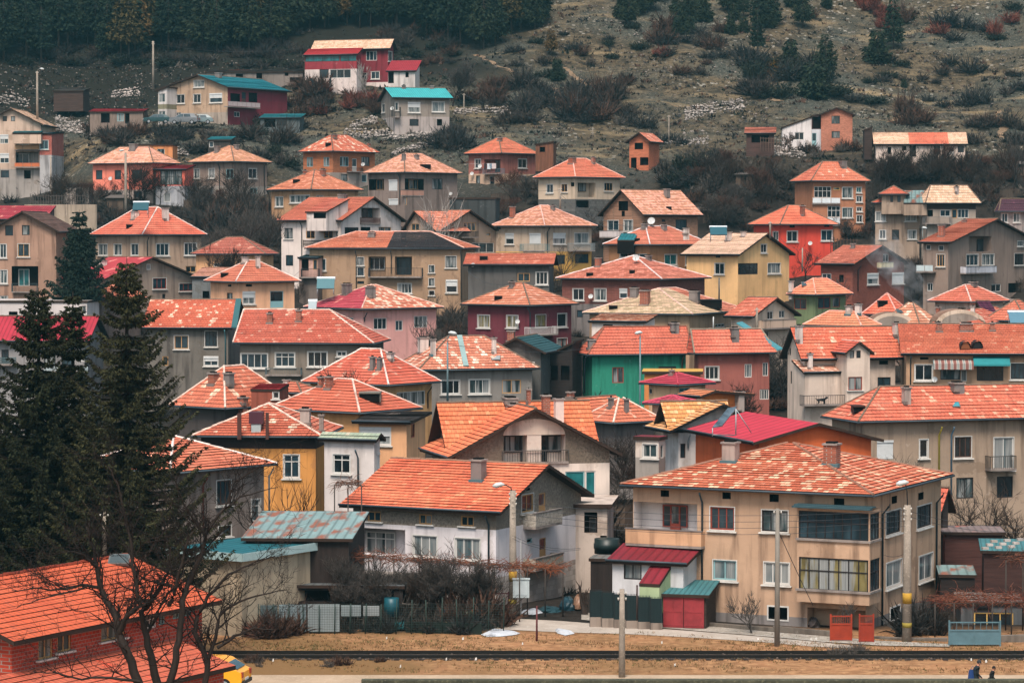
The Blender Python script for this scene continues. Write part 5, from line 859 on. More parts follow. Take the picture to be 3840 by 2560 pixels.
bt('C2', 1200, 1040, 600, 150.4, 203, 'tall bare shoots in the middle of the front yard', 1.0, tw=TWG, forks=4, depth=6, r0=.07)
bt('C2', 1310, 1040, 560, 151.8, 204, 'second slender bare plum tree in the front yard', 1.0, tw=TWG, forks=4, depth=6, r0=.07)
bt('C2', 1430, 1040, 640, 150.9, 205, 'bare bush tree behind the green barrel', 1.0, tw=TWG, forks=4, depth=6, r0=.07)
bt('C2', 1560, 1040, 700, 151.7, 206, 'bare tree close to the maroon yard gate', 1.0, tw=TWG, forks=4, depth=6, r0=.07)
bt('C2', 700, 1040, 760, 150.2, 207, 'bare elder bush behind the pale sheets', 1.0, tw=TWG, forks=4, depth=6, r0=.07)
bt('C3', 1690, 1170, 790, 147.6, 66, 'grey pruned tree in front of the big tan house', .8, tw=TWG, bark=TWG, lean=(-.15, 0)); bt('C3', 540, 1000, 700, 155, 67, 'pollarded dark trunk beside the black downpipe', .3, depth=3, r0=.25); bt('C4', 575, 1140, 930, 146.4, 68, 'small pruned tree above the orange gate', 1.1, tw=TWG)
bt('C4', 1680, 540, 130, 170, 69, 'gnarled dark orchard tree with twisted limbs', 1.1, r0=.24, up=.1); bt('C4', 1480, 470, 60, 175, 70, 'orchard tree in front of the beige block', 1.1, r0=.2, up=.15); bt('C4', 1340, 330, 30, 178, 71, 'thin orchard tree beside the red gable end', .9, tw=TWG); bt('C4', 1780, 500, 180, 172, 72, 'orchard tree at the photo edge', 1.1, up=.15); bt('C4', 960, 110, -180, 178, 73, 'twiggy tree behind the patchwork roof', 1.0, tw=TWG, forks=4); bt('C4', 1130, 1150, 940, 149, 74, 'bare tree beside the grey plinth', 1.0)
bt('C4', 1260, 1260, 1040, 147, 75, 'dark vine trunk at the pergola edge', .8, r0=.12); bt('B3', 420, 1290, 1170, 236, 76, 'little bare tree in the dark yard by the lean-to', .9); bt('A2', 20, 1460, 1260, 360, 77, 'bare tree beside the ochre house', .9, tw=TWG, forks=4)
# the big bare tree in front
tr, tw = MB(), MB(); r = random.Random(5); DT = 98.5
def limb(pts, w0, w1, T='C1'):
    q = [P(*tx(T, x, y), DT + dy) for x, y, dy in pts]; n = len(q); w = [1.15 * (w0 + (w1 - w0) * i / (n - 1)) for i in range(n)]; sc = K / F * DT
    qq, ww = [], []
    for i in range(n - 1):
        for k in range(3): qq.append(q[i].lerp(q[i + 1], k / 3) + rv(r) * .035); ww.append((w[i] + (w[i + 1] - w[i]) * k / 3) * sc / 2)
    qq.append(q[-1]); ww.append(w[-1] * sc / 2); tr.tube(qq, ww, 7, 0, False)
    for i in range(1, len(qq)):
        for k in range(r.choice((0, 1, 1, 2)) if ww[i] < .16 else r.choice((0, 0, 1))):
            d = (qq[i] - qq[i - 1]).normalized(); sub(qq[i], (d * .6 + V((r.uniform(-1, 1), r.uniform(-.6, .6), r.uniform(-.2, .9)))).normalized(), r.uniform(.6, 1.6), min(.034, ww[i] * .5), 3)
def sub(p, d, L, rad, k):
    pts = [p]; dd = d
    for i in range(4): dd = (dd + rv(r) * .35 + V((0, 0, .06))).normalized(); p = p + dd * L / 4; pts.append(p)
    tw.tube(pts, [rad, rad * .85, rad * .7, rad * .55, rad * .3], 4, 0, False)
    if k:
        for j in (1, 2, 3, 4):
            if r.random() < .75: sub(pts[j], (dd + rv(r) * .9).normalized(), L * r.uniform(.4, .75), max(.006, rad * .55), k - 1)
for a in ([(960, 1640, 0), (900, 1420, 0), (820, 1250, 0), (790, 1110, .2), (720, 1000, .3), (690, 900, .4), (660, 760, .4), (640, 640, .5), (590, 500, .6)], 60, 14), ([(690, 910, .4), (560, 900, .6), (400, 930, .8), (230, 920, 1), (80, 935, 1.2)], 22, 5), ([(600, 905, .5), (420, 960, .2), (260, 990, 0), (110, 1055, -.2)], 14, 4), ([(660, 780, .4), (600, 720, 0), (540, 680, -.4), (450, 660, -.8)], 20, 6), ([(810, 1230, 0), (880, 1100, -.4), (960, 1040, -.5), (930, 900, -.6), (905, 760, -.7), (905, 640, -.7), (850, 420, -.8), (800, 200, -1), (740, 90, -1)], 34, 8), ([(945, 940, -.6), (940, 800, -.3), (870, 640, 0), (740, 560, .2), (560, 320, .4)], 16, 4), ([(1090, 1640, .5), (1050, 1440, .4), (1000, 1250, .3), (970, 1080, .2), (1040, 1000, .2), (1150, 830, .2), (1165, 640, .2)], 56, 10), ([(1150, 1640, 0), (1200, 1400, 0), (1230, 1200, 0), (1250, 1000, .1), (1300, 860, .2), (1390, 660, .3), (1410, 540, .3), (1540, 370, .5), (1600, 200, .6), (1740, 110, .8)], 48, 8), ([(1410, 560, .3), (1310, 430, 0), (1240, 300, -.2), (1190, 150, -.4)], 16, 4), ([(1540, 380, .5), (1640, 300, .6), (1760, 260, .7), (1900, 230, .8)], 14, 4), ([(1170, 900, .2), (1060, 880, 0), (1030, 980, 0), (1000, 1040, 0)], 22, 14), ([(1400, 1640, .5), (1420, 1420, .5), (1330, 1220, .5), (1350, 1120, .5), (1420, 980, .6), (1560, 820, .7), (1700, 760, .8), (1880, 700, .9)], 40, 6), ([(1430, 1400, .5), (1470, 1260, .4), (1500, 1100, .4), (1640, 1010, .2), (1800, 960, 0), (1960, 930, -.2)], 26, 5), ([(1480, 1330, .4), (1600, 1250, .4), (1740, 1190, .5), (1880, 1200, .6)], 22, 5), ([(1160, 1040, 0), (1200, 900, -.2), (1240, 760, -.3), (1280, 600, -.3), (1330, 500, -.3)], 26, 8), ([(1000, 1250, .3), (1080, 1080, .3), (1150, 960, .3), (1290, 850, .3)], 24, 10), ([(960, 1560, -.2), (760, 1530, -.4), (560, 1540, -.5), (380, 1500, -.6), (220, 1490, -.8)], 20, 5), ([(1100, 1560, 0), (1070, 1700, 0), (1060, 2400, 0), (1060, 3050, 0)], 90, 110): limb(*a)
e = empty('bare_tree', P(*tx('C1', 1060, 2560), DT), 'big black bare tree spreading its branches before the red metal roof', 'tree'); tr.build('trunk', BARK, e, e.location.copy()); tw.build('twigs', foliage('#1f1917', '#352b26', 'twigs'), e, e.location.copy())

# hillside pines
PROT = []
for sd, H, Rb, cols, bs in ((1, 11, 2.2, ('#18241c', '#2c3826'), .22), (2, 12.5, 2.0, ('#142019', '#243324'), .34), (3, 10, 2.5, ('#1a261c', '#343a24'), .25), (4, 9, 1.7, ('#4a3f26', '#6b5030'), .3), (5, 6, 1.9, ('#1a261c', '#2e3622'), .05), (6, 11.5, 1.9, ('#3c3a22', '#5a4a2c'), .35)):
    t, c = spruce(H, Rb, 15, 9, 15, sd * 17, base=bs, sprays=.95, shape=lambda q: min(1, (1 - q) * 1.35) ** .8); PROT.append((H, t, c, foliage(*cols)))
PB = {}
def pine(k, loc, sc, label, group, name='pine_tree'):
    H, t, c, m = PROT[k]
    if k not in PB: e = plant(name, label, 'tree', [('trunk', t, paint('#4a423a', .9)), ('crown', c, m)], loc, group); PB[k] = e
    else: e = copy_tree(PB[k]); e.location = loc; e['label'] = label; e['group'] = group; e.name = name
    e.scale = (sc * RN.uniform(.85, 1.2), sc * RN.uniform(.85, 1.2), sc); e.rotation_euler.z = RN.uniform(0, 6.28); return e
n = 0; used = []
while n < 330 and len(used) < 238:
    x = RN.uniform(-120, 2050); lim = np.interp(x, [-120, 300, 700, 1000, 1150, 1500, 1560, 1800, 2050], [235, 265, 215, 190, 120, 110, 200, 190, 110])
    y = RN.uniform(4, lim); g = ground(x, y, 400, 780)
    n += 1
    if g is None or any((g - u).length < 1.3 for u in used): continue
    used.append(g); k = RN.choices((0, 1, 2, 3, 5), (5, 6, 5, .7, .6))[0]; sc = RN.uniform(.7, 1.1)
    pine(k, g, sc, 'dark green pine in the dense wood along the top of the hillside' if k < 3 else 'browned dying pine among the dark wood on the hillside', 'pines of the hillside wood' if k < 3 else 'browned pines in the hillside wood')
for x, y, k, sc, lb in ((525, 205, 3, 1.15, 'tall brown withered pine standing out before the dark wood'), (880, 165, 3, .95, 'yellowish thin pine in front of the dark wood'), (2068, 215, 3, .5, 'orange tinted small pine at the edge of the wood'), (2090, 300, 4, .62, 'olive yellow young pine alone on the slope'), (2840, 225, 1, .62, 'dark conical pine among the shrubs on the right slope'), (3095, 300, 2, .78, 'broad dark pine with drooping boughs above the tower house'), (3350, 190, 0, .85, 'tall dark pine beside the red shrubs on the upper slope'), (3290, 235, 4, .95, 'squat dark pine below the tall one on the upper slope'), (3390, 330, 4, .25, 'tiny lone pine on the open stony slope'), (3010, 110, 2, .7, 'dark pine at the top over the rocky slope'), (3050, 370, 4, 1.0, 'bushy dark pine behind the tower house'), (2965, 260, 4, .9, 'dark green pine beside the yellow shrubs'), (2900, 105, 0, .6, 'small pine at the upper edge of the stony slope')):
    g = ground(x, y, 380, 760)
    if g is not None: pine(k, g, sc, lb, None)
for i in range(46):
    x, y = RN.choice(((RN.uniform(2330, 2640), RN.uniform(10, 135)), (RN.uniform(2640, 2900), RN.uniform(-60, 60)), (RN.uniform(2950, 3500), RN.uniform(-140, 40)), (RN.uniform(2700, 2890), RN.uniform(60, 140)), (RN.uniform(3500, 3900), RN.uniform(-160, -30))))
    g = ground(x, y, 400, 780)
    if g is not None: pine(RN.choice((0, 2, 4, 4)), g, RN.uniform(.45, .8), 'dark pine in the open clump on the upper stony slope', 'pines on the upper stony slope')
# shrubs
def brush(seed, n=150, w=.045, L=1.5, flat=1.0, leaf=0):
    r = random.Random(seed); mb = MB()
    for i in range(n):
        a = r.uniform(0, 6.283); cl = i % 4; cc = V((math.cos(seed + cl * 1.9), math.sin(seed * 2 + cl * 1.9), 0)) * (.75 if cl else 0); hf = (1, .55, .8, .4)[cl]; b = cc + V((math.cos(a), math.sin(a), 0)) * r.uniform(0, .3); d = (V((math.cos(a), math.sin(a), 0)) * r.uniform(.1, 1.1) + V((0, 0, r.uniform(.25, 1.2) * flat))).normalized(); l = L * r.uniform(.45, 1.25) * hf
        m = b + d * l * .55 + rv(r) * .12; t = b + d * l + rv(r) * .22; s = d.cross(rv(r)).normalized() * w
        mb.poly([b - s, b + s, m + s * .8, m - s * .8], 0); mb.poly([m - s * .8, m + s * .8, t], 0)
        for k in range(2):
            t2 = m + (d + rv(r) * .9).normalized() * l * r.uniform(.25, .5); mb.poly([m - s * .6, m + s * .6, t2], 0)
        for k in range(leaf):
            c = m.lerp(t, r.random()) + rv(r) * .15; s2 = rv(r) * .14; s3 = rv(r) * .14; mb.poly([c, c + s2, c + s2 + s3, c + s3], 0)
    return mb
SB = [(brush(1), foliage('#332e2b', '#4a423b', 'brush')), (brush(2, 230, .05), foliage('#3f3029', '#5c4234', 'brush')), (brush(3, 170, .05, 1.5, .6), foliage('#2a2a29', '#3d3b38', 'brush')), (brush(4, 170, .045, 1.3, .8, 3), foliage('#1c231c', '#30342a', 'evergreen')), (brush(5, 200, .05), foliage('#5a2f27', '#7a4436', 'brush')), (brush(6, 200, .05, 1.4), foliage('#6a5022', '#8a6628', 'brush')), (brush(7, 150, .03, 1.3), foliage('#4b4540', '#6a625a', 'brush'))]
SHP = {}
REQ = []
def shrub(k, loc, sc, label, group): REQ.append((sc / loc.y, k, V(loc), sc, label, group))
def shrub_now(k, loc, sc, label, group):
    if k not in SHP: o = SB[k][0].build('shrub', SB[k][1]); SHP[k] = o
    else: o = SHP[k].copy(); COL.objects.link(o); o.name = 'shrub'
    o.location = loc; s2 = sc * RN.uniform(.8, 1.2); o.scale = (s2, s2 * RN.uniform(.8, 1.2), sc * RN.uniform(.7, 1.5)); o.rotation_euler.z = RN.uniform(0, 6.28); tag(o, label, 'shrub', group)
LB = {0: 'grey brown leafless shrub', 1: 'rusty brown leafless shrub', 2: 'low dark leafless shrub', 3: 'dark evergreen bush', 4: 'reddish leafless shrub', 5: 'yellow brown shrub', 6: 'pale grey leafless shrub'}
def scatter(T, x0, y0, x1, y1, n, ks, s0, s1, where, d0=140):
    (x0, y0), (x1, y1) = tx(T, x0, y0), tx(T, x1, y1)
    for i in range(n):
        g = ground(RN.uniform(x0, x1), RN.uniform(y0, y1), d0, 760)
        if g is None: continue
        k = RN.choice(ks); shrub(k, g, RN.uniform(s0, s1), LB[k] + ' ' + where, LB[k] + 's ' + where)
scatter('A1', 560, 905, 1250, 1010, 18, (0, 0, 2, 1), 1.0, 1.7, 'in the thicket below the shack', 380)
scatter('A1', 950, 1060, 1500, 1010, 6, (0, 2), 1, 1.6, 'behind the coral house', 380); scatter('A1', 380, 690, 620, 760, 5, (2, 0), .9, 1.5, 'by the rubble terrace', 400); scatter('A1', 1250, 925, 1820, 1000, 13, (0, 2, 6), .8, 1.3, 'in the scrub below the cars', 380)
scatter('A2', 300, 600, 850, 800, 30, (1, 1, 0, 4), 1.0, 1.9, 'on the bank below the red house', 400); scatter('A2', -60, 850, 310, 1230, 15, (0, 2, 0, 3), 1.2, 2.3, 'on the dark slope beside the orange brick house', 360); scatter('A2', 1270, 900, 1450, 1060, 10, (0, 2), 1.1, 1.9, 'behind the pinkish house', 380); scatter('A2', 1380, 560, 1822, 740, 12, (0, 1), 1, 1.9, 'on the field beside the turquoise house', 400)
scatter('A3', 0, 590, 260, 870, 12, (0, 2, 0), 1.3, 2.3, 'on the lower slope above the pinkish house', 380); scatter('A3', 400, 610, 720, 860, 18, (1, 0, 2), 1.5, 2.6, 'in the purple brown thicket beside the path', 380); scatter('A3', 30, 200, 1400, 600, 22, (2, 1, 0, 3), .7, 1.5, 'dotting the stony slope', 400); scatter('A3', 1000, 200, 1600, 420, 13, (4, 1, 0, 2), 1.2, 2.2, 'below the pines on the stony slope', 400); scatter('A3', 780, 780, 1250, 1000, 10, (0, 6, 2), .9, 1.6, 'behind the small brick house', 380)
scatter('A3', 1080, 1080, 1500, 1300, 20, (0, 2, 3), 1.2, 2.2, 'on the bank below the cottage track', 360); scatter('A3', 1350, 1200, 1822, 1480, 12, (6, 0, 1), .9, 1.6, 'on the dry slope behind the red orange house', 350); scatter('A4', -100, 440, 590, 680, 20, (2, 3, 3, 0), 1.4, 2.6, 'in the dark clump above the tower house', 380); scatter('A4', 20, 420, 260, 560, 6, (5, 5, 1), .9, 1.6, 'in the clump left of the broad pine', 380); scatter('A4', 350, 20, 1000, 200, 10, (4, 4, 1), 1.2, 2.1, 'among the pines at the top', 400); scatter('A4', 1000, 60, 1822, 330, 10, (4, 2, 3), 1.1, 2.2, 'high on the stony slope', 400); scatter('A4', 640, 430, 1822, 760, 22, (2, 2, 0, 3), .8, 1.9, 'scattered on the open stony slope', 400)
scatter('A4', 1000, 740, 1220, 860, 4, (1, 0), 1.7, 2.4, 'right behind the cottage roof', 400); scatter('A4', 760, 1090, 1822, 1260, 28, (0, 1, 1, 2), 1.1, 2.1, 'on the bank below the white cottage', 350); scatter('A4', 1450, 850, 1822, 1080, 10, (0, 1), 1.1, 2, 'beside the stony path', 360); scatter('A4', 330, 950, 620, 1090, 7, (0, 1, 6), 1, 1.7, 'under the brick tower', 360); scatter('A4', 1400, 1330, 1640, 1460, 6, (6, 1), 1, 1.7, 'behind the cream pyramid roof', 345)
scatter('B1', 1390, 60, 1822, 240, 26, (0, 6, 1, 2), 1.4, 2.4, 'in the grove behind the tan house', 320); scatter('B1', 670, 80, 900, 190, 5, (0, 2), .9, 1.4, 'above the retaining wall', 335); scatter('B2', 0, 60, 190, 330, 9, (0, 6), 1.3, 2, 'beside the big white house', 320); scatter('B2', 1270, 800, 1440, 960, 9, (0, 2, 6), 1, 1.6, 'between the rose pink and burgundy houses', 255)
scatter('A1', 60, 1200, 420, 1390, 8, (0, 2), .9, 1.5, 'below the three storey house', 360); scatter('A1', 700, 1330, 1400, 1420, 9, (0, 2), .8, 1.3, 'in front of the coral house', 360); scatter('A2', 1000, 1330, 1400, 1480, 7, (0, 1), .9, 1.5, 'in the yard of the taupe house', 330); scatter('B3', 650, 150, 680, 420, 4, (0, 2), .8, 1.2, 'in the gap beside the beige and yellow house', 300); scatter('B3', 1390, 560, 1822, 640, 6, (0, 1), .6, 1.1, 'in the yard of the yellow house', 285); scatter('B4', 500, 520, 700, 640, 8, (6, 1), .8, 1.3, 'by the brick gable house', 290); scatter('B3', 260, 1120, 520, 1330, 10, (0, 2), .8, 1.3, 'in the dark yard before the emerald house', 225); scatter('B3', 1480, 1180, 1800, 1400, 8, (0, 2), .9, 1.5, 'before the dusty pink house', 215)
scatter('A1', 0, 250, 1822, 470, 60, (2, 0, 3, 0), .7, 1.6, 'in the dark undergrowth below the wood', 400); scatter('A2', 0, 150, 320, 480, 25, (2, 0, 3), .8, 1.7, 'in the dark undergrowth left of the red house', 400); scatter('A2', 900, 200, 1400, 460, 35, (2, 0, 3, 1), .8, 1.6, 'in the dark undergrowth right of the red house', 400); scatter('C4', 1330, 250, 1822, 520, 12, (0, 2), .8, 1.5, 'under the orchard trees', 155)
def yard(T, x0, y0, x1, y1, D, n, ks, s0, s1, where):
    for i in range(n):
        x, y = tx(T, RN.uniform(x0, x1), RN.uniform(y0, y1)); Y = D + RN.uniform(-1, 1); X = P(x, y, Y).x; k = RN.choice(ks); shrub(k, V((X, Y, gz(X, Y))), RN.uniform(s0, s1), LB[k] + ' ' + where, LB[k] + 's ' + where)
yard('C2', 560, 900, 1600, 1000, 151.2, 34, (6, 0, 6, 1), .8, 1.5, 'in the front yard behind the mesh fence'); yard('C2', -100, 900, 300, 1000, 149, 9, (1, 1), .6, 1.0, 'beside the beige outbuilding'); yard('C2', 0, 900, 260, 1000, 146.8, 6, (4, 1), .7, 1.1, 'before the pale fence panels'); yard('C4', 380, 0, 760, 0, 140.9, 9, (6,), .28, .45, 'along the rail bed by the orange gates'); yard('C2', 0, 0, 900, 0, 137.2, 8, (6, 1), .22, .4, 'on the verge by the lower road'); yard('C4', 1080, 0, 1240, 0, 148, 4, (0, 2), .7, 1.1, 'between the big tan house and the blue gate'); yard('C2', 300, 0, 1650, 0, 148.6, 14, (2, 0), .45, .8, 'along the mesh fence')
# gardens: wherever the village still shows bare ground, leafless trees and brush
bpy.context.view_layer.update(); DG = bpy.context.evaluated_depsgraph_get()
GT = []
for k in range(7):
    t_, w_ = bare(500 + k, 5.0 + k * .5, 1.0 + .1 * (k % 3), 5, .09, 4 if k % 2 else 3, .3, (RN.uniform(-.1, .1), 0), .016); GT.append([t_, w_, (TW, TWG, TW, TWR, TWG, TW, TWG)[k], None])
CL = {}
def clutter(p_):
    k = RN.choice('ffs')
    if k not in CL:
        if k == 'f':
            e2 = empty('fence', p_, 'weathered board fence in a gap between the houses', 'fence', 'board fences in the gaps between the houses'); m_ = MB()
            for i_ in range(16): m_.box(-1.6 + i_ * .2, 0, -.6, -1.6 + i_ * .2 + .17, .03, 1.2 + RN.uniform(-.12, .1))
            m_.build('board_panel', wood('#4f443b', (5, 5, .5)), e2)
            for q_ in (-1.65, 0, 1.6): m_ = MB(); m_.box(q_, .031, -.6, q_ + .09, .12, 1.3); m_.build('fence_post', wood('#3b322b', (5, 5, .5)), e2)
        else:
            e2 = empty('shed', p_, 'small weathered garden shed in a gap between the houses', 'shed', 'garden sheds in the gaps between the houses'); m_ = MB(); m_.box(-1.2, 0, -1, 1.2, 1.8, 1.85); m_.build('wall', wood('#5a4c41', (5, 5, .5)), e2)
            m_ = MB(); m_.obox((-1.4, -.3, 1.86), (2.8, 0, 0), (0, 2.4, .45), (0, 0, .07)); m_.build('roof', metal('#6f6660', .4, .8, '#8a4f3c'), e2); m_ = MB(); m_.box(-.45, -.04, -.2, .35, -.001, 1.65); m_.build('door', wood('#3f342d', (5, 5, .5)), e2)
        CL[k] = e2
    else: e2 = copy_tree(CL[k]); e2.location = p_; e2.name = CL[k].name.split('.')[0]
    e2.rotation_euler.z = RN.uniform(-.5, .5); TERR.append((p_.x, p_.y, p_.z))
cnt = 0; seen = []
for i in range(8500):
    x, y = RN.uniform(-20, 3860), RN.uniform(560, 2230); r_ = ray(x, y).normalized(); ok, hp, _n, _i, ob, _m = SC.ray_cast(DG, EYE, r_)
    if not ok or ob.name != 'ground' or not 157 < hp.y < 395: continue
    if any((hp - u).length < 1.1 for u in seen): continue
    seen.append(hp.copy()); q = RN.random()
    if q < .09 and min((hp.x - a_) ** 2 + (hp.y - b_) ** 2 for a_, b_, _c in TERR) > 16: clutter(hp)
    elif q < .55 and cnt < 200:
        cnt += 1; g_ = RN.choice(GT); sc_ = RN.uniform(.45, 1.15); lb = 'leafless garden tree in a gap between the houses'
        if g_[3] is None: g_[3] = plant('bare_tree', lb, 'tree', [('trunk', g_[0], BARK), ('twigs', g_[1], g_[2])], hp, 'leafless garden trees between the houses'); e2 = g_[3]
        else: e2 = copy_tree(g_[3]); e2.location = hp; e2.name = 'bare_tree'
        e2.scale = (sc_ * RN.uniform(.8, 1.3), sc_ * RN.uniform(.8, 1.3), sc_); e2.rotation_euler.z = RN.uniform(0, 6.28)
    else: shrub(RN.choice((0, 1, 2, 6, 0)), hp, RN.uniform(.6, 1.3), 'leafless garden shrub in a gap between the houses', 'leafless garden shrubs between the houses')
def dirt(T, pts, w, label='path'):
    g = [ground(*tx(T, *p), 380, 700) for p in pts]; mb = MB(); L = []
    for a_, b_ in zip(g, g[1:]):
        if a_ is None or b_ is None: continue
        for k in range(8): q = a_.lerp(b_, k / 8); q.x += RN.uniform(-.25, .25); L.append(q)
    for a_, b_ in zip(L, L[1:]):
        z = lambda x, y: V((x, y, gz(x, y) + .07)); wa = w * RN.uniform(.7, 1.2); mb.quad(z(a_.x - wa, a_.y), z(a_.x + wa, a_.y), z(b_.x + wa, b_.y), z(b_.x - wa, b_.y))
    if mb.f: tag(mb.build('path', plaster('#7d6a50', 1)), kind='structure')
dirt('A3', [(310, 600), (345, 660), (385, 745)], .7); dirt('A3', [(0, 490), (80, 520), (150, 555)], .35); dirt('A3', [(390, 470), (500, 560), (630, 625)], .4); dirt('A4', [(1635, 775), (1690, 870), (1650, 965)], .6); dirt('A3', [(1000, 700), (1110, 720), (1200, 750)], .4); dirt('A4', [(-20, 640), (80, 680), (170, 700)], .5); dirt('A4', [(900, 850), (990, 800), (1040, 785)], .5); dirt('A2', [(1520, 380), (1640, 440), (1822, 530)], .4)
REQ.sort(key=lambda q: -q[0])
for q in REQ[:285]: shrub_now(*q[1:])
ug = MB()
def under(k, loc, sc):
    src = SB[k][0]; i0 = len(ug.v); a = RN.uniform(0, 6.28); ca, sa = math.cos(a) * sc, math.sin(a) * sc
    ug.v += [V((p.x * ca - p.y * sa, p.x * sa + p.y * ca, p.z * sc)) + loc for p in src.v]; ug.f += [tuple(i + i0 for i in f) for f in src.f]; ug.m += [k] * len(src.f); ug.uv += [None] * len(src.f); ug.sm += [False] * len(src.f)
for q in REQ[285:]: under(q[1], q[2], q[3])
for i in range(7500):          # tussocks and low scrub between the stones
    x, y = RN.choice(((RN.uniform(-50, 3900), RN.uniform(0, 620)), (RN.uniform(1900, 3900), RN.uniform(0, 760)), (RN.uniform(0, 1900), RN.uniform(180, 620)))); r_ = ray(x, y); g = ground(x, y, 360, 640)
    if g is None: continue
    k = RN.choices((0, 1, 2, 3, 6), (3, 2, 4, 2, 2))[0]; s_ = RN.uniform(.12, .5) * (1.6 if RN.random() < .12 else 1)
    for j in range(7):
        b0 = g + V((RN.uniform(-1, 1), RN.uniform(-1, 1), 0)) * s_ * .9; d = V((RN.uniform(-1, 1), RN.uniform(-1, 1), RN.uniform(.5, 1.3))) * s_; w_ = V((RN.uniform(-1, 1), RN.uniform(-1, 1), 0)) * s_ * .45; ug.poly([b0 - w_, b0 + w_, b0 + d], k)
o = ug.build('undergrowth', [m for _, m in SB]); o['kind'] = 'stuff'; o['label'] = 'low scrub and tussocks covering the hillside'
# rubble
def rocks(name, pts, s0, s1, col, seed, label=None, cat=None, kind=None):
    r = random.Random(seed); mb = MB()
    for p in pts:
        s = r.uniform(s0, s1) * (1 if r.random() < .85 else 1.7); q = [p + V((r.uniform(.6, 1.2) * s * a, r.uniform(.6, 1.2) * s * b, r.uniform(.5, 1) * s * c)) for a, b, c in ((-1, 0, 0), (1, 0, 0), (0, -1, 0), (0, 1, 0), (0, 0, -1), (0, 0, 1), (.6, -.6, .5), (-.5, -.7, .4))]
        i = len(mb.v); mb.v += q
        for f in ((0, 7, 5), (7, 6, 5), (6, 1, 5), (1, 3, 5), (3, 0, 5), (0, 2, 7), (7, 2, 6), (6, 2, 1), (0, 4, 2), (2, 4, 1), (1, 4, 3), (3, 4, 0)): mb.f.append(tuple(i + k for k in f)); mb.m.append(0); mb.uv.append(None); mb.sm.append(False)
    o = mb.build(name, plaster(col, 1)); return tag(o, label, cat, None, kind)
pts = []
while len(pts) < 4200:
    u = RN.random(); x, y = (RN.uniform(1950, 3900), RN.uniform(0, 560)) if u < .8 else (RN.uniform(0, 1200), RN.uniform(230, 480))
    if u < .8 and math.sin(x * .009 + y * .02) + math.sin(x * .023 - y * .017) + RN.uniform(-1, 1) < 0: continue
    r_ = ray(x, y); r_ = r_ / r_.y; pts.append((x, y))
rr = []
for x, y in pts:
    if len(rr) > 3600: break
    g = ground(x, y, 395, 640)
    if g is not None: rr.append(g)
rocks('rubble', rr, .07, .2, '#857f75', 3, kind='stuff')
def rockband(T, poly, n, thick, label, col='#979288', s0=.1, s1=.26, seed=4, name='stone_wall', d0=380):
    pt = []
    for i in range(n):
        k = RN.uniform(0, len(poly) - 1.001); j = int(k); a, b = poly[j], poly[j + 1]; q = k - j; x, y = a[0] + (b[0] - a[0]) * q, a[1] + (b[1] - a[1]) * q + RN.uniform(-thick, thick); g = ground(*tx(T, x, y), d0, 640)
        if g is not None: pt.append(g + V((0, 0, RN.uniform(0, .25))))
    if pt: rocks(name, pt, s0, s1, col, seed, label, 'stone wall')
rockband('A2', [(620, 925), (850, 930), (1040, 935), (1280, 930)], 700, 26, 'drystone terrace wall below the turquoise roofed house'); rockband('A2', [(950, 1060), (1130, 1010), (1290, 975)], 260, 14, 'line of rubble climbing beside the terrace wall', seed=6); rockband('A2', [(1370, 780), (1560, 765), (1822, 775)], 360, 18, 'pale stone wall along the field right of the turquoise house', seed=7); rockband('A2', [(660, 875), (790, 835), (850, 830)], 160, 18, 'heap of rubble beside the turquoise roofed house', seed=8); rockband('A1', [(380, 850), (480, 870), (620, 900)], 420, 45, 'rubble retaining wall under the red shack', seed=9); rockband('A1', [(760, 660), (860, 645), (960, 640)], 170, 24, 'white rubble heap behind the red shack', seed=10, col='#b8b0a4'); rockband('A3', [(1220, 790), (1300, 770), (1420, 750), (1620, 720)], 480, 40, 'tumbled stone wall on the middle slope', seed=11); rockband('A4', [(20, 1040), (160, 1045), (330, 1060)], 300, 32, 'stone terrace wall below the white annex', seed=12); rockband('A1', [(0, 700), (90, 690), (200, 720)], 160, 30, 'scattered boulders above the three storey house', seed=13); rockband('A1', [(1180, 1050), (1290, 1060)], 120, 30, 'rubble bank between the coral and grey tan houses', seed=14, d0=390); rockband('A3', [(1080, 975), (1200, 985), (1380, 970)], 160, 20, 'stones beside the small brick house', seed=15)
Z = V((0, 0, 1))
def strip(name, pts, z, mat, T=None):
    """ribbon between two px polylines converted to ground points: pts = [(x, yfar, ynear)]"""
    mb = MB(); q = []
    for x, y0, y1 in pts:
        a, b = (V((P(x, y, CH * F / (y - HZ)).x, CH * F / (y - HZ), z)) for y in (y0, y1)); q.append((a, b))
    for (a, b), (c, d) in zip(q, q[1:]): mb.quad(b, d, c, a)
    return tag(mb.build(name, mat), kind='structure')
def flat_m(name, a, b, c, sc=1.0):
    t = NT(name); p = t.pos(); n = t.noise(p, .5 * sc, 5, .7); n2 = t.noise(p, 4 * sc, 4, .7); col = t.mix(t.step(n, .35, .65), lin(a), lin(b)); col = t.mix(t.step(n2, .52, .7), col, lin(c)); t.bump(n2, .02); return t.done(col, .92, .2)
ROADM = flat_m('worn_asphalt', '#a79c91', '#92877c', '#b5aa9e')
strip('upper_road', [(1700, 2318, 2352), (1900, 2323, 2366), (2100, 2333, 2376), (2340, 2352, 2382), (2600, 2372, 2396), (2860, 2393, 2413), (3060, 2412, 2431), (3200, 2426, 2436)], .02, ROADM)
strip('paved_path', [(2180, 2302, 2330), (2340, 2316, 2350), (2480, 2334, 2361), (2700, 2358, 2380), (2900, 2378, 2396), (3080, 2392, 2414), (3300, 2410, 2428), (3560, 2423, 2433)], .05, flat_m('rubble_paving', '#a39c92', '#7d756b', '#5c5249', 2))
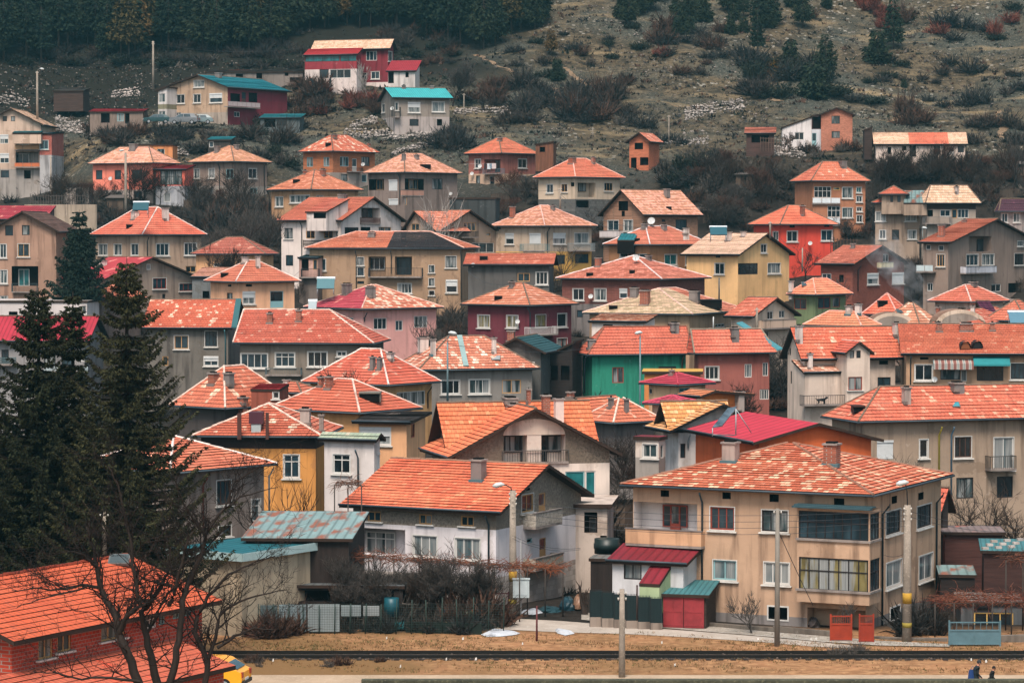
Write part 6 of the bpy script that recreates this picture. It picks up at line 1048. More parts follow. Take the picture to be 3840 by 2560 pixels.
mb = MB(); mb.box(-80, 125.9, -.01, 60, 133.7, .012); tag(mb.build('lower_road', flat_m('dusty_road', '#a8927b', '#94806b', '#b7a28b')), kind='structure')
mb = MB(); mb.box(-80, 138.75, -.2, 60, 140.45, .03); tag(mb.build('ballast_bed', flat_m('ballast', '#453b33', '#2c2521', '#5a4f45', 3)), kind='structure')
for k, y in enumerate((138.88, 140.32)):
    mb = MB(); mb.box(-80, y - .035, .1, 60, y + .035, .2); mb.box(-80, y - .07, .05, 60, y + .07, .1); 
    if k < 2: tag(mb.build('rail', paint('#15130f', .5, .3)), ('dark steel rail on the road side of the track', 'dark steel rail nearest the houses')[k], 'rail')
rocks('ballast_stones', [V((RN.uniform(-22, 28), RN.choice((RN.gauss(138.6, .14), RN.gauss(140.6, .12), RN.uniform(138.7, 140.4))), RN.uniform(.01, .05))) for _ in range(2600)], .025, .055, '#63594f', 31, kind='stuff')
SL = wood('#2f2823', (6, 6, 6)); sl0 = None
for k in range(76):
    x = -20 + k * .62
    if sl0 is None: mb = MB(); mb.box(-.12, -1.25, 0, .12, 1.25, .06); sl0 = mb.build('sleeper', SL); o = sl0
    else: o = sl0.copy(); COL.objects.link(o)
    o.location = (x, 139.6, -.005); tag(o, 'dark timber sleeper under the rails', 'sleeper', 'sleepers of the railway track')
mb = MB(); x0 = P(1360, 2540, 126.2).x; zt = P(1900, 2543, 126).z; mb.box(x0, 125.6, -.3, 60, 126, zt - .12); mb.box(x0 - .03, 125.55, zt - .12, 60, 126.05, zt)
o = mb.build('low_wall', flat_m('mossy_concrete', '#4a4a3c', '#35362d', '#6b6a55', 2)); tag(o, 'long low mossy concrete wall along the bottom of the photo', 'wall')
gb = MB()
for i in range(7000):
    X = RN.uniform(-26, 30); Y = RN.choice((RN.uniform(134.4, 139), RN.uniform(141.2, 148), RN.uniform(141.2, 145))); n_ = math.sin(X * .7 + Y * 1.3) + math.sin(X * .23 - Y * .5)
    if n_ + RN.uniform(-1, 1) < -.3: continue
    c = V((X, Y, 0)); k = RN.choices((0, 1, 2), (3, 2, 1 + max(0, n_) * 2))[0]; s_ = RN.uniform(.05, .16)
    for j in range(4): b0 = c + V((RN.uniform(-1, 1) * s_, RN.uniform(-1, 1) * s_, 0)); w_ = V((RN.uniform(-1, 1), RN.uniform(-1, 1), 0)) * .022; gb.poly([b0 - w_, b0 + w_, b0 + V((RN.uniform(-1, 1), RN.uniform(-1, 1), RN.uniform(.6, 1.3))) * s_], k)
tag(gb.build('grass', [foliage('#7a5a3c', '#a07a52', 'dry_grass'), foliage('#5a442e', '#7d6040', 'dry_grass'), foliage('#4a4a2a', '#6b6236', 'dry_grass')]), 'short dry grass on the railway verge', None, None, 'stuff')
# small litter on the verge
for i in range(15):
    x, y = RN.uniform(900, 3700), RN.choice((RN.uniform(2390, 2440), RN.uniform(2475, 2520))); Y = CH * F / (y - HZ); c = V((P(x, y, Y).x, Y, .02)); mb = MB(); w = RN.uniform(.03, .055)
    mb.poly([c + V((-w, 0, 0)), c + V((w, -.05, .02)), c + V((w * .8, .1, .14)), c + V((-w * .7, .12, .1))]); mb.poly([c + V((-w, 0, 0)), c + V((-w * .7, .12, .1)), c + V((-w * .3, .3, .0))]); mb.poly([c + V((w, -.05, .02)), c + V((w * .7, .3, .0)), c + V((w * .8, .1, .14))])
    tag(mb.build('litter', paint('#b5b0a8', .8)), 'scrap of pale litter on the brown verge', 'litter', 'litter on the verge')
def snow(T, poly, label):
    mb = MB(); q = []
    for x, y in poly:
        xx, yy = tx(T, x, y); Y = CH * F / (yy - HZ); q.append(V((P(xx, yy, Y).x, Y, .03)))
    c = sum(q, V()) / len(q); n = len(q)
    m = [p.lerp(c, .35) + V((0, 0, .1 + .07 * RN.random())) for p in q]
    for i in range(n): mb.poly([q[i], q[(i + 1) % n], m[(i + 1) % n], m[i]], 0, None, True); mb.poly([m[i], m[(i + 1) % n], c + V((0, 0, .16))], 0, None, True)
    tag(mb.build('snow_patch', plaster('#b3bdc0', .6)), label, 'snow')
snow('C2', [(1555, 1250), (1620, 1222), (1720, 1225), (1825, 1240), (1800, 1250), (1700, 1262), (1600, 1265)], 'patch of melting snow at the corner of the mesh fence'); snow('C3', [(330, 1216), (400, 1222), (465, 1243), (400, 1256), (345, 1240)], 'small heap of old snow on the road verge'); snow('C3', [(85, 1105), (120, 1085), (200, 1080), (250, 1100), (180, 1114)], 'white snow heap beside the lamp pole')
# ---------------- poles
CONC = flat_m('pole_concrete', '#8f8478', '#776d62', '#a3988b', 2)
def pole(T, x, yb, yt, D, r, label, name='utility_pole', mat=None, lamp=None, ins=3, band=False, arm=None, gnd=True):
    xx, y0 = tx(T, x, yb); y1 = tx(T, x, yt)[1]; b = P(xx, y0, D); H = P(xx, y1, D).z - b.z
    if gnd: g = gz(b.x, D); H += b.z - g; b.z = g
    e = empty(name, b, label, 'lamp post' if lamp else 'pole'); mb = MB(); mb.tube([(0, 0, -.3), (0, 0, H * .5), (0, 0, H)], [r, r * .86, r * .7], 10); mb.build('post', mat or CONC, e)
    for k in range(ins):
        m = MB(); zz = H - .25 - .28 * k; m.tube([(-.18, -.05, zz), (.18, -.05, zz)], .02, 4); m.tube([(-.18, -.05, zz), (-.18, -.05, zz + .13)], [.03, .05], 6, 1); m.tube([(.18, -.05, zz), (.18, -.05, zz + .13)], [.03, .05], 6, 1); m.build('insulator', [paint('#2c2a28'), paint('#b9b5ac', .3)], e)
    if lamp:
        dx, dz, col = lamp; m = MB(); m.tube([(0, -.02, H - .3), (dx * .15, -.05, H + dz * .6), (dx * .5, -.08, H + dz), (dx * .8, -.1, H + dz)], .035, 6); m.build('lamp_arm', paint(col, .5), e)
        m = MB(); c = V((dx, -.1, H + dz)); s = 1 if dx > 0 else -1
        m.tube([c - V((s * .28, 0, -.03)), c - V((s * .1, 0, -.05)), c + V((s * .18, 0, -.02)), c + V((s * .36, 0, -.05))], [.05, .13, .15, .06], 8); m.build('lamp_head', paint('#b9bdbb', .35, .1), e)
    if band: m = MB(); m.tube([(0, 0, 2.0), (0, 0, 2.55)], r * .94 + .006, 10); m.build('painted_band', paint('#b0882f', .8, .4), e); m = MB(); m.tube([(0, 0, .75), (0, 0, 1.0)], r * .97 + .006, 10); m.build('painted_mark', paint('#8d7c34', .8), e)
    return e
pole('C2', 1774, 1112, 252, 154.2, .24, 'tall concrete lamp pole with a yellow mark in front of the orange gable house', 'street_lamp', lamp=(-.75, .3, '#2b2a29'), band=True)
pole('C3', 788, 1545, 925, 133, .17, 'weathered concrete pole standing by the lower road before the green fence', ins=2)
pole('C4', 135, 1325, 376, 143.2, .15, 'grey steel pole on the verge in front of the big tan house', ins=1, mat=paint('#7b756c', .8))
pole('C4', 1022, 1302, 352, 144.8, .25, 'concrete pole with swan neck lamp at the corner of the big tan house', 'street_lamp', lamp=(-.25, 1.15, '#2b2a29'), band=True)
e = pole('C3', 206, 1290, 1040, 145, .06, 'thin dark red marker post on the railway verge', 'marker_post', mat=paint('#5a2a2c', .7), ins=0)
pole('C3', 97, 1112, 588, 154, .04, 'thin steel mast beside the lamp pole', 'mast', mat=paint('#7f7f7d', .6), ins=0)
mb = MB(); c = P(*tx('C3', 102, 980), 153.8); mb.box(c.x - .48, c.y - .3, c.z, c.x + .42, c.y, c.z + 1.0); mb.box(c.x - .52, c.y - .34, c.z + 1.0, c.x + .46, c.y + .04, c.z + 1.06); mb.box(c.x - .06, c.y - .12, 0, c.x, c.y - .06, c.z, 1); mb.box(c.x - .38, c.y - .315, c.z + .15, c.x + .3, c.y - .3, c.z + .9, 2); tag(mb.build('meter_box', [paint('#a9b3b4', .5), paint('#666'.replace('#666', '#666666')), paint('#b7c0c1', .5)]), 'pale grey meter box on a post beside the lamp pole', 'meter box')
pole('A1', 256, 830, 488, 424, .2, 'grey lamp pole behind the three storey house', 'street_lamp', lamp=(.7, .35, '#7a7a78'), ins=1, gnd=False); pole('A1', 1048, 600, 282, 452, .2, 'tall pale pole behind the tan house with teal roof', gnd=False, ins=2); pole('A1', 860, 1400, 1045, 385, .22, 'concrete lamp pole in front of the coral house', 'street_lamp', lamp=(-.5, .3, '#8a8a88'), ins=1); pole('A1', 349, 1392, 1065, 392, .13, 'thin dark pole beside the three storey house', ins=1)
pole('A3', 366, 1435, 1285, 352, .14, 'concrete pole before the cream house with pyramid roof', ins=2, gnd=False); pole('A3', 1109, 985, 788, 410, .1, 'thin grey pole beside the small brick house', gnd=False, ins=1); pole('A3', 589, 940, 868, 420, .08, 'short white post by the field track', gnd=False, ins=0); pole('A2', 1440, 840, 640, 440, .1, 'thin grey pole at the drystone wall', gnd=False, ins=1)
pole('B4', 88, 262, 165, 322, .13, 'short concrete pole beside the yellow gable house', gnd=False, ins=1); pole('B4', 308, 490, 345, 312, .1, 'steel mast with a box before the brick gable house', gnd=False, ins=0); pole('B3', 912, 1330, 950, 235, .09, 'slim grey street lamp in front of the emerald wall', 'street_lamp', lamp=(-.1, .3, '#8fa0a4'), mat=paint('#63777b', .6), ins=0); pole('B2', 1328, 1395, 990, 215, .09, 'tall slim street lamp before the striped grey house', 'street_lamp', lamp=(.35, .7, '#8fa0a4'), mat=paint('#63777b', .6), ins=0, gnd=False); pole('B3', 1710, 945, 755, 262, .14, 'wooden pole beside the cream gable house', gnd=False, ins=1); pole('B3', 1413, 888, 815, 270, .07, 'short white vent pipe beside the tan house roof', 'vent_pipe', mat=paint('#c9c9c5', .6), gnd=False, ins=0); pole('B3', 1452, 700, 550, 298, .09, 'dark smoke stack pipe with cap in the yellow house yard', 'vent_pipe', mat=paint('#3f4a50', .5), gnd=False, ins=0)
pole('C1', 715, 655, 395, 134, .11, 'grey wooden pole behind the bright red metal roof', ins=1, gnd=False); pole('B4', 1128, 285, 215, 345, .06, 'little street lamp beside the tower house', 'street_lamp', lamp=(.2, .1, '#c9d3d0'), mat=paint('#7f8a88', .5), ins=0, gnd=False)
def wire(a, b, sag, label, r=.013, n=10):
    mb = MB(); mb.tube([a.lerp(b, k / n) - Z * sag * 4 * (k / n) * (1 - k / n) for k in range(n + 1)], r, 3, 0, False); tag(mb.build('power_line', paint('#3b3d40', .6)), label, 'cable', 'power lines over the front street')
A0 = P(*tx('C2', 1770, 330), 154); B0 = P(*tx('C4', 1012, 385), 144.6)
for k in range(4): wire(A0 - Z * .3 * k, B0 - Z * (.28 * k), .5 + .05 * k, 'thin power line strung from the lamp pole across the big tan house')
for k in range(2): wire(B0 - Z * .28 * k, P(*tx('C4', 2100, 470 + 40 * k), 150), .5, 'thin power line leaving the swan neck lamp pole towards the orchard')
for k in range(2): wire(P(*tx('C2', 1770, 560 + 20 * k), 154), P(*tx('C3', 505, 645 + k * 10), 155), .3, 'sagging cable between the lamp pole and the black downpipe')
wire(P(*tx('C4', 860, 690), 149), P(*tx('C4', 1012, 680), 144.7), .15, 'looped cable at the swan neck lamp pole'); wire(P(*tx('C4', 140, 520), 143.1), P(*tx('C4', 380, 1035), 147), .05, 'stay wire running down from the grey steel pole', .02); wire(P(*tx('A3', 366, 1330), 351), P(*tx('B3', 940, 210), 320), 1.0, 'pair of wires crossing before the unfinished brick gable', .025); wire(P(*tx('A3', 366, 1345), 351), P(*tx('B3', 880, 230), 320), 1.2, 'lower wire crossing before the unfinished brick gable', .025)
for (T1, x1, y1, d1, T2, x2, y2, d2) in (('A1', 860, 1070, 385, 'A1', 1500, 1020, 392), ('A1', 349, 1075, 392, 'A1', 860, 1075, 385), ('A1', 1048, 300, 452, 'A1', 256, 500, 424), ('A1', 1048, 300, 452, 'A2', 330, 330, 456), ('A2', 1440, 650, 440, 'A3', 589, 872, 420), ('A3', 1109, 800, 410, 'A4', 180, 880, 405), ('B4', 88, 175, 322, 'B4', 308, 355, 312), ('B4', 308, 350, 312, 'B4', 700, 420, 314), ('B3', 912, 955, 235, 'B3', 1710, 770, 262), ('B3', 912, 960, 235, 'B2', 1328, 1000, 215), ('A3', 366, 1300, 351, 'A2', 1330, 1180, 362), ('B1', 1700, 640, 300, 'B2', 340, 480, 322), ('B2', 1430, 470, 314, 'B3', 40, 585, 285)):
    wire(P(*tx(T1, x1, y1), d1), P(*tx(T2, x2, y2), d2), .9, 'thin sagging wire between the village poles and houses', .018)
# ---------------- fences, walls, gates
def bx(mb, T, x0, y0, x1, y1, D, t, m=0, zmin=None):
    a, b = P(*tx(T, x0, y1), D), P(*tx(T, x1, y0), D); z0 = a.z if zmin is None else zmin; mb.box(a.x, D, z0, b.x, D + t, b.z, m)
e = empty('fence', P(*tx('C3', 815, 1140), 144.6), 'dark green slatted fence on a concrete footing before the white annex', 'fence'); 
for k in range(6):
    xa, xb = 570 + k * 82.5, 570 + (k + 1) * 82.5; D = 150.3 - k * .22; mb = MB(); bx(mb, 'C3', xa + 2, 940 + k * 10, xb - 2, 1092 + k * 8, D, .05, zmin=.32)
    for j in range(8): bx(mb, 'C3', xa + 5 + j * 10, 928 + k * 10, xa + 9 + j * 10, 1085 + k * 8, D - .06, .04, zmin=.34)
    mb.build('slat_panel', paint('#17282a', .7), e, e.location.copy()); mb = MB(); bx(mb, 'C3', xa - 3, 930 + k * 10, xa + 3, 1100 + k * 8, D - .02, .08, zmin=0); mb.build('fence_post', paint('#10191b', .6), e, e.location.copy()); mb = MB(); bx(mb, 'C3', xa, 1118 + k * 8, xb, 1160, D - .1, .25, zmin=-.1); mb.build('footing', plaster('#8a7f70', 1), e, e.location.copy())
def lowwall(T, pts, th, label, mat):
    mb = MB()
    for (x0, y0, b0), (x1, y1, b1) in zip(pts, pts[1:]):
        D0, D1 = (CH * F / (tx(T, 0, b)[1] - HZ) for b in (b0, b1)); a, b = P(*tx(T, x0, y0), D0), P(*tx(T, x1, y1), D1)
        mb.poly([V((a.x, D0, -.1)), V((b.x, D1, -.1)), V((b.x, D1, b.z)), V((a.x, D0, a.z))]); mb.poly([V((a.x, D0, a.z)), V((b.x, D1, b.z)), V((b.x, D1 + th, b.z + .01)), V((a.x, D0 + th, a.z + .01))]); mb.poly([V((a.x, D0 + th, -.1)), V((a.x, D0 + th, a.z)), V((b.x, D1 + th, b.z)), V((b.x, D1 + th, -.1))])
        for p, D in ((a, D0), (b, D1)): mb.poly([V((p.x, D, -.1)), V((p.x, D + th, -.1)), V((p.x, D + th, p.z)), V((p.x, D, p.z))])
    tag(mb.build('garden_wall', mat), label, 'wall')
GW = plaster('#6f695d', 1); lowwall('C3', [(1358, 1155, 1192), (1600, 1175, 1215), (1823, 1190, 1235)], .3, 'low mossy garden wall between the red steel doors and the big tan house', GW); lowwall('C4', [(110, 1180, 1235), (330, 1200, 1248), (496, 1215, 1262)], .3, 'garden wall leading up to the orange gates', GW); lowwall('C4', [(790, 1250, 1275), (1000, 1262, 1290), (1300, 1262, 1295)], .3, 'low wall from the orange gates to the blue gate', GW); lowwall('C4', [(1668, 1245, 1300), (1823, 1240, 1300), (2100, 1240, 1300)], .3, 'concrete wall right of the blue gate', GW)
def gate(T, x0, y0, x1, y1, D, col, label, split=.3, posts=True):
    a, b = P(*tx(T, x0, y1), D), P(*tx(T, x1, y0), D); H = b.z - .05; e = empty('gate', (a.x, D, 0), label, 'gate'); w = b.x - a.x; m = paint(col, .55, .35); mb = MB()
    mb.box(.05, 0, .08, w - .05, .04, H * (1 - split)); mb.box(.05, -.03, .08, w - .05, -.002, .16); mb.box(.05, -.03, H * (1 - split) - .08, w - .05, -.002, H * (1 - split)); mb.box(w / 2 - .03, -.025, .16, w / 2 + .03, -.001, H * (1 - split) - .08); mb.build('panel', m, e); mb = MB(); mb.box(.05, 0, H - .06, w - .05, .04, H)
    for k in range(9): mb.box(.08 + (w - .18) * k / 8, .01, H * (1 - split), .1 + (w - .18) * k / 8, .03, H - .06)
    mb.build('grille', m, e)
    for q in (-.03, w - .05): mb = MB(); mb.box(q, -.02, 0, q + .08, .06, H + .08); mb.build('gate_post', m, e)
gate('C4', 500, 1100, 645, 1262, 144.9, '#96351e', 'orange red steel garden gate below the small pruned tree'); gate('C4', 697, 1098, 795, 1268, 144.4, '#8a2f1c', 'narrow rusty red gate leaf beside the orange gate', .28); gate('C4', 1310, 1142, 1662, 1308, 143.2, '#557179', 'wide pale blue steel gate under the vine pergola', .32)
gate('C2', 1590, 945, 1745, 1100, 154.6, '#4a1f27', 'dark maroon yard gate beside the lamp pole', .5)
# mesh fence and junk yard on the left of the street
e = empty('fence', P(*tx('C2', 900, 1230), 143), 'sagging wire fence with green posts and pale sheets along the yard', 'fence')
for k, x in enumerate(range(30, 1720, 105)):
    D = 147.6; mb = MB(); b = P(*tx('C2', x, 1240), D); H = P(*tx('C2', x, 1030 if x < 900 else 1000), D).z + RN.uniform(-.1, .15); mb.tube([(b.x, D, 0), (b.x + RN.uniform(-.06, .06), D, H)], .035, 6); mb.build('fence_post', paint('#24352f', .7), e, e.location.copy())
mb = MB(); xa, xb = P(*tx('C2', 30, 1240), 147.6).x, P(*tx('C2', 1710, 1240), 147.6).x
for k in range(12): mb.tube([(xa, 147.58, .15 + k * .13), ((xa + xb) / 2, 147.58, .12 + k * .13), (xb, 147.58, .15 + k * .13)], .007, 3, 0, False)
for k in range(100): x = xa + (xb - xa) * k / 99; mb.tube([(x, 147.57, .1), (x, 147.57, 1.65)], .006, 3, 0, False)
mb.build('wire_mesh', paint('#2b3a36', .7), e, e.location.copy())
for x0, y0, x1, y1, c in ((175, 1030, 360, 1195, '#9fb1b6'), (372, 1028, 590, 1200, '#a9b5b7'), (600, 1035, 735, 1110, '#a3b0b3'), (752, 1040, 862, 1108, '#b1b9ba'), (40, 1035, 165, 1150, '#6f7f82')):
    mb = MB(); bx(mb, 'C2', x0, y0, x1, y1, 147.75, .04, zmin=.1 if y1 > 1150 else None); mb.build('sheet_panel', metal(c, .25), e, e.location.copy())
lowwall('C2', [(1040, 1150, 1232), (1300, 1155, 1240), (1560, 1160, 1248)], .15, 'dark green netting screen along the bottom of the yard', paint('#15211c', .9))
h('C2', 'shed', 'junk shed with low tar paper roof behind the pale sheets', 250, 1035, 905, None, 868, 4, 'mF', metal('#55595a', .5, .4, '#7a4a36'), wood('#28221f', (3, 3, .4)), 2.0, D=150, dep=2.2, ov=.12, cat='shed', row=0, gut=False, terr=False, z0=0, win='L x 300 935 560 1010;L x 620 935 960 1010')
def heap(T, x0, y0, x1, y1, D, col, label, name, cat, seed, mat=None):
    r = random.Random(seed); D = min(157.5, max(142.5, CH * F / (tx(T, 0, y1)[1] - HZ))); a, b = P(*tx(T, x0, y1), D), P(*tx(T, x1, y0), D); c = V(((a.x + b.x) / 2, D, max(0, a.z))); w, H = (b.x - a.x) / 2, max(.2, b.z - max(0, a.z)); mb = MB(); n, m = 14, 5; g = []
    for j in range(m + 1):
        q = j / m; g.append([c + V((math.cos(6.283 * i / n) * w * math.cos(q * 1.5) * r.uniform(.8, 1.1), math.sin(6.283 * i / n) * .8 * math.cos(q * 1.5) * r.uniform(.8, 1.1), H * math.sin(q * 1.57) * r.uniform(.85, 1.05))) for i in range(n)])
    for j in range(m):
        for i in range(n): mb.quad(g[j][i], g[j][(i + 1) % n], g[j + 1][(i + 1) % n], g[j + 1][i])
    mb.poly(g[m]); tag(mb.build(name, mat or paint(col, .45, .4)), label, cat)
heap('C3', 355, 975, 480, 1065, 147.5, '#1d3a44', 'dark blue tarpaulin over a heap at the yard entrance', 'tarpaulin_heap', 'tarpaulin', 1); heap('C3', 210, 1040, 370, 1085, 147, '#2a4a50', 'flat blue tarpaulin on the ground beside the heap', 'tarpaulin', 'tarpaulin', 2); heap('C3', 450, 960, 530, 1050, 149, '#8a6a55', 'brown sack pile behind the blue tarpaulin', 'sack_pile', 'sacks', 3); heap('C2', 1030, 975, 1180, 1130, 144, '#1f1b1a', 'black burnt looking heap in the junk yard', 'scrap_heap', 'scrap heap', 4); heap('C2', 1370, 1130, 1460, 1190, 143.6, '#8fa3b3', 'pale blue plastic sheet in the junk yard', 'plastic_sheet', 'plastic sheet', 5); heap('C2', 380, 985, 600, 1022, 148.6, '#a98c66', 'heap of straw coloured sacks on the junk shed', 'sack_pile', 'sacks', 6); heap('C4', 335, 1115, 430, 1190, 146.3, '#4a4240', 'pile of firewood under the bay of the big tan house', 'firewood_pile', 'firewood', 7); heap('C2', 1230, 1070, 1300, 1130, 144, '#b9b5c0', 'small pile of whitish rags in the junk yard', 'rag_pile', 'rags', 8)
def barrel(T, x, yb, yt, D, r, col, label):
    b = P(*tx(T, x, yb), D); H = P(*tx(T, x, yt), D).z - max(0, b.z); mb = MB(); z0 = max(0, b.z); mb.tube([(b.x, D, z0), (b.x, D, z0 + H * .3), (b.x, D, z0 + H * .33), (b.x, D, z0 + H * .66), (b.x, D, z0 + H * .7), (b.x, D, z0 + H)], [r, r, r * 1.06, r * 1.06, r, r], 14); tag(mb.build('barrel', paint(col, .4)), label, 'barrel')
barrel('C2', 1345, 1130, 1060, 150.5, .3, '#1c3f5c', 'blue plastic barrel in the junk yard'); barrel('C2', 1460, 1130, 1075, 150, .3, '#2a3b22', 'green barrel next to the orange crate'); barrel('C3', 685, 680, 580, 164, .75, '#1d2a2a', 'big dark water tank behind the burgundy roof'); barrel('C2', 945, 1110, 985, 149.6, .4, '#174a55', 'teal drum at the end of the junk shed')
for x0, y0, x1, y1, D, c, lb in ((1490, 1065, 1565, 1130, 150, '#7a4428', 'orange brown crate in the junk yard'), (1300, 1155, 1392, 1185, 149, '#a98250', 'tan board lying in the junk yard'), (960, 1150, 1030, 1195, 148.6, '#1d5a60', 'turquoise crate at the wire fence'), (1450, 1200, 1485, 1250, 148.2, '#7a3a30', 'brick red box at the wire fence')):
    a, b = P(*tx('C2', x0, y1), D), P(*tx('C2', x1, y0), D); z0 = max(0.0, a.z); mb = MB(); w, H = b.x - a.x, max(.25, b.z - z0)
    for k in range(3):
        zz = z0 + H * k / 3; mb.box(a.x, D, zz, b.x, D + .03, zz + H * .27); mb.box(a.x, D + .5, zz, b.x, D + .53, zz + H * .27); mb.box(a.x, D + .03, zz, a.x + .03, D + .5, zz + H * .27); mb.box(b.x - .03, D + .03, zz, b.x, D + .5, zz + H * .27)
    mb.box(a.x + .03, D + .03, z0, b.x - .03, D + .5, z0 + .05); tag(mb.build('crate', paint(c, .7)), lb, 'crate')
# vine pergolas
def pergola(T, x0, x1, y0, y1, yb, D, dep, label, seed, col='#6b4030', posts=6, dens=1.0):
    r = random.Random(seed); e = empty('vine_pergola', P(*tx(T, (x0 + x1) / 2, yb), D), label, 'pergola'); a, b = P(*tx(T, x0, y0), D), P(*tx(T, x1, y1), D); off = e.location.copy(); mb = MB()
    for k in range(posts):
        q = k / (posts - 1); p = a.lerp(b, q); m = MB(); m.tube([(p.x, D, 0), (p.x, D, p.z)], .04, 6); m.build('post', paint('#3a332e', .8), e, off)
    for y in (0, dep / 2, dep): mb.tube([a + V((0, y, 0)), b + V((0, y, 0))], .025, 4)
    mb.build('frame', paint('#4a3a32', .8), e, off); vb = MB(); n = int((b.x - a.x) * 48 * dens)
    for i in range(n):
        q = r.random(); p = a.lerp(b, q) + V((0, r.uniform(-.2, dep), r.uniform(-.12, .2))); pts = [p]; d = V((r.uniform(-1, 1), r.uniform(-.6, .6), r.uniform(-.35, .3))).normalized()
        for k in range(3): d = (d + rv(r) * .5 + V((0, 0, -.08))).normalized(); p = p + d * r.uniform(.15, .4); pts.append(p)
        vb.tube(pts, [.018, .015, .012, .006], 3, 0, False)
    vb.build('vine', foliage(col, '#8a5a44', 'vine'), e, off)
pergola('C2', 445, 1820, 690, 785, 1100, 152.2, 1.4, 'long reddish leafless grape pergola in front of the white ground floor', 1, posts=9, col='#6a3d2c'); pergola('C3', 20, 385, 775, 792, 1100, 154.4, 1.2, 'orange brown vine pergola by the rough corner balcony', 2, '#8a4a2c', 4, 1.2); pergola('C4', 1215, 2000, 1025, 1010, 1290, 146.5, 3.2, 'red brown vine pergola above the blue gate', 3, '#5a2a22', 7, 1.5); pergola('C4', 1700, 2050, 730, 720, 1290, 149, 2.0, 'dark vine trellis under the stone weighted roof', 4, '#4a2a24', 4, 1.0); pergola('M1', 1375, 1560, 940, 942, 1120, 160, 1.6, 'little vine arbor beside the white plastered house', 5, '#5a4236', 3, .8)
# retaining wall and plot walls in the upper village
mb = MB(); a, b = P(*tx('A1', 165, 1398), 376), P(*tx('A1', 660, 1396), 376); n = 5
for k in range(n): mb.box(a.x + (b.x - a.x) * k / n + .04, 376 + (k % 2) * .08, a.z - 7, a.x + (b.x - a.x) * (k + 1) / n, 376.6, a.z)
tag(mb.build('retaining_wall', plaster('#a39680', 1)), 'tall concrete retaining wall above the brown three storey house', 'wall')
def fence2(T, pts, D, H, label, col):
    e = empty('fence', P(*tx(T, *pts[0]), D), label, 'fence'); off = e.location.copy()
    for (x0, y0), (x1, y1) in zip(pts, pts[1:]):
        a, b = P(*tx(T, x0, y0), D), P(*tx(T, x1, y1), D); mb = MB(); k = max(2, int((b - a).length / .35))
        for i in range(k): p = a.lerp(b, i / k); mb.box(p.x, D, p.z - 1, p.x + .09, D + .03, p.z + H * RN.uniform(.9, 1.05))
        for q in (.25, .8): mb.obox(a + V((0, .03, H * q)), b - a, V((0, .03, 0)), V((0, 0, .07)))
        mb.build('picket_panel', wood(col, (4, 4, .5)), e, off)
fence2('A4', [(20, 985), (130, 990), (240, 992)], 400, 1.0, 'weathered picket fence beside the red roofed open shed', '#5a4a40'); fence2('B4', [(500, 345), (700, 352)], 331, 1.2, 'wooden fence behind the brick gable house', '#4a3a32'); fence2('A1', [(205, 1392), (330, 1394), (600, 1393)], 377.5, 1.3, 'thin dark fence on top of the retaining wall', '#4a4440')
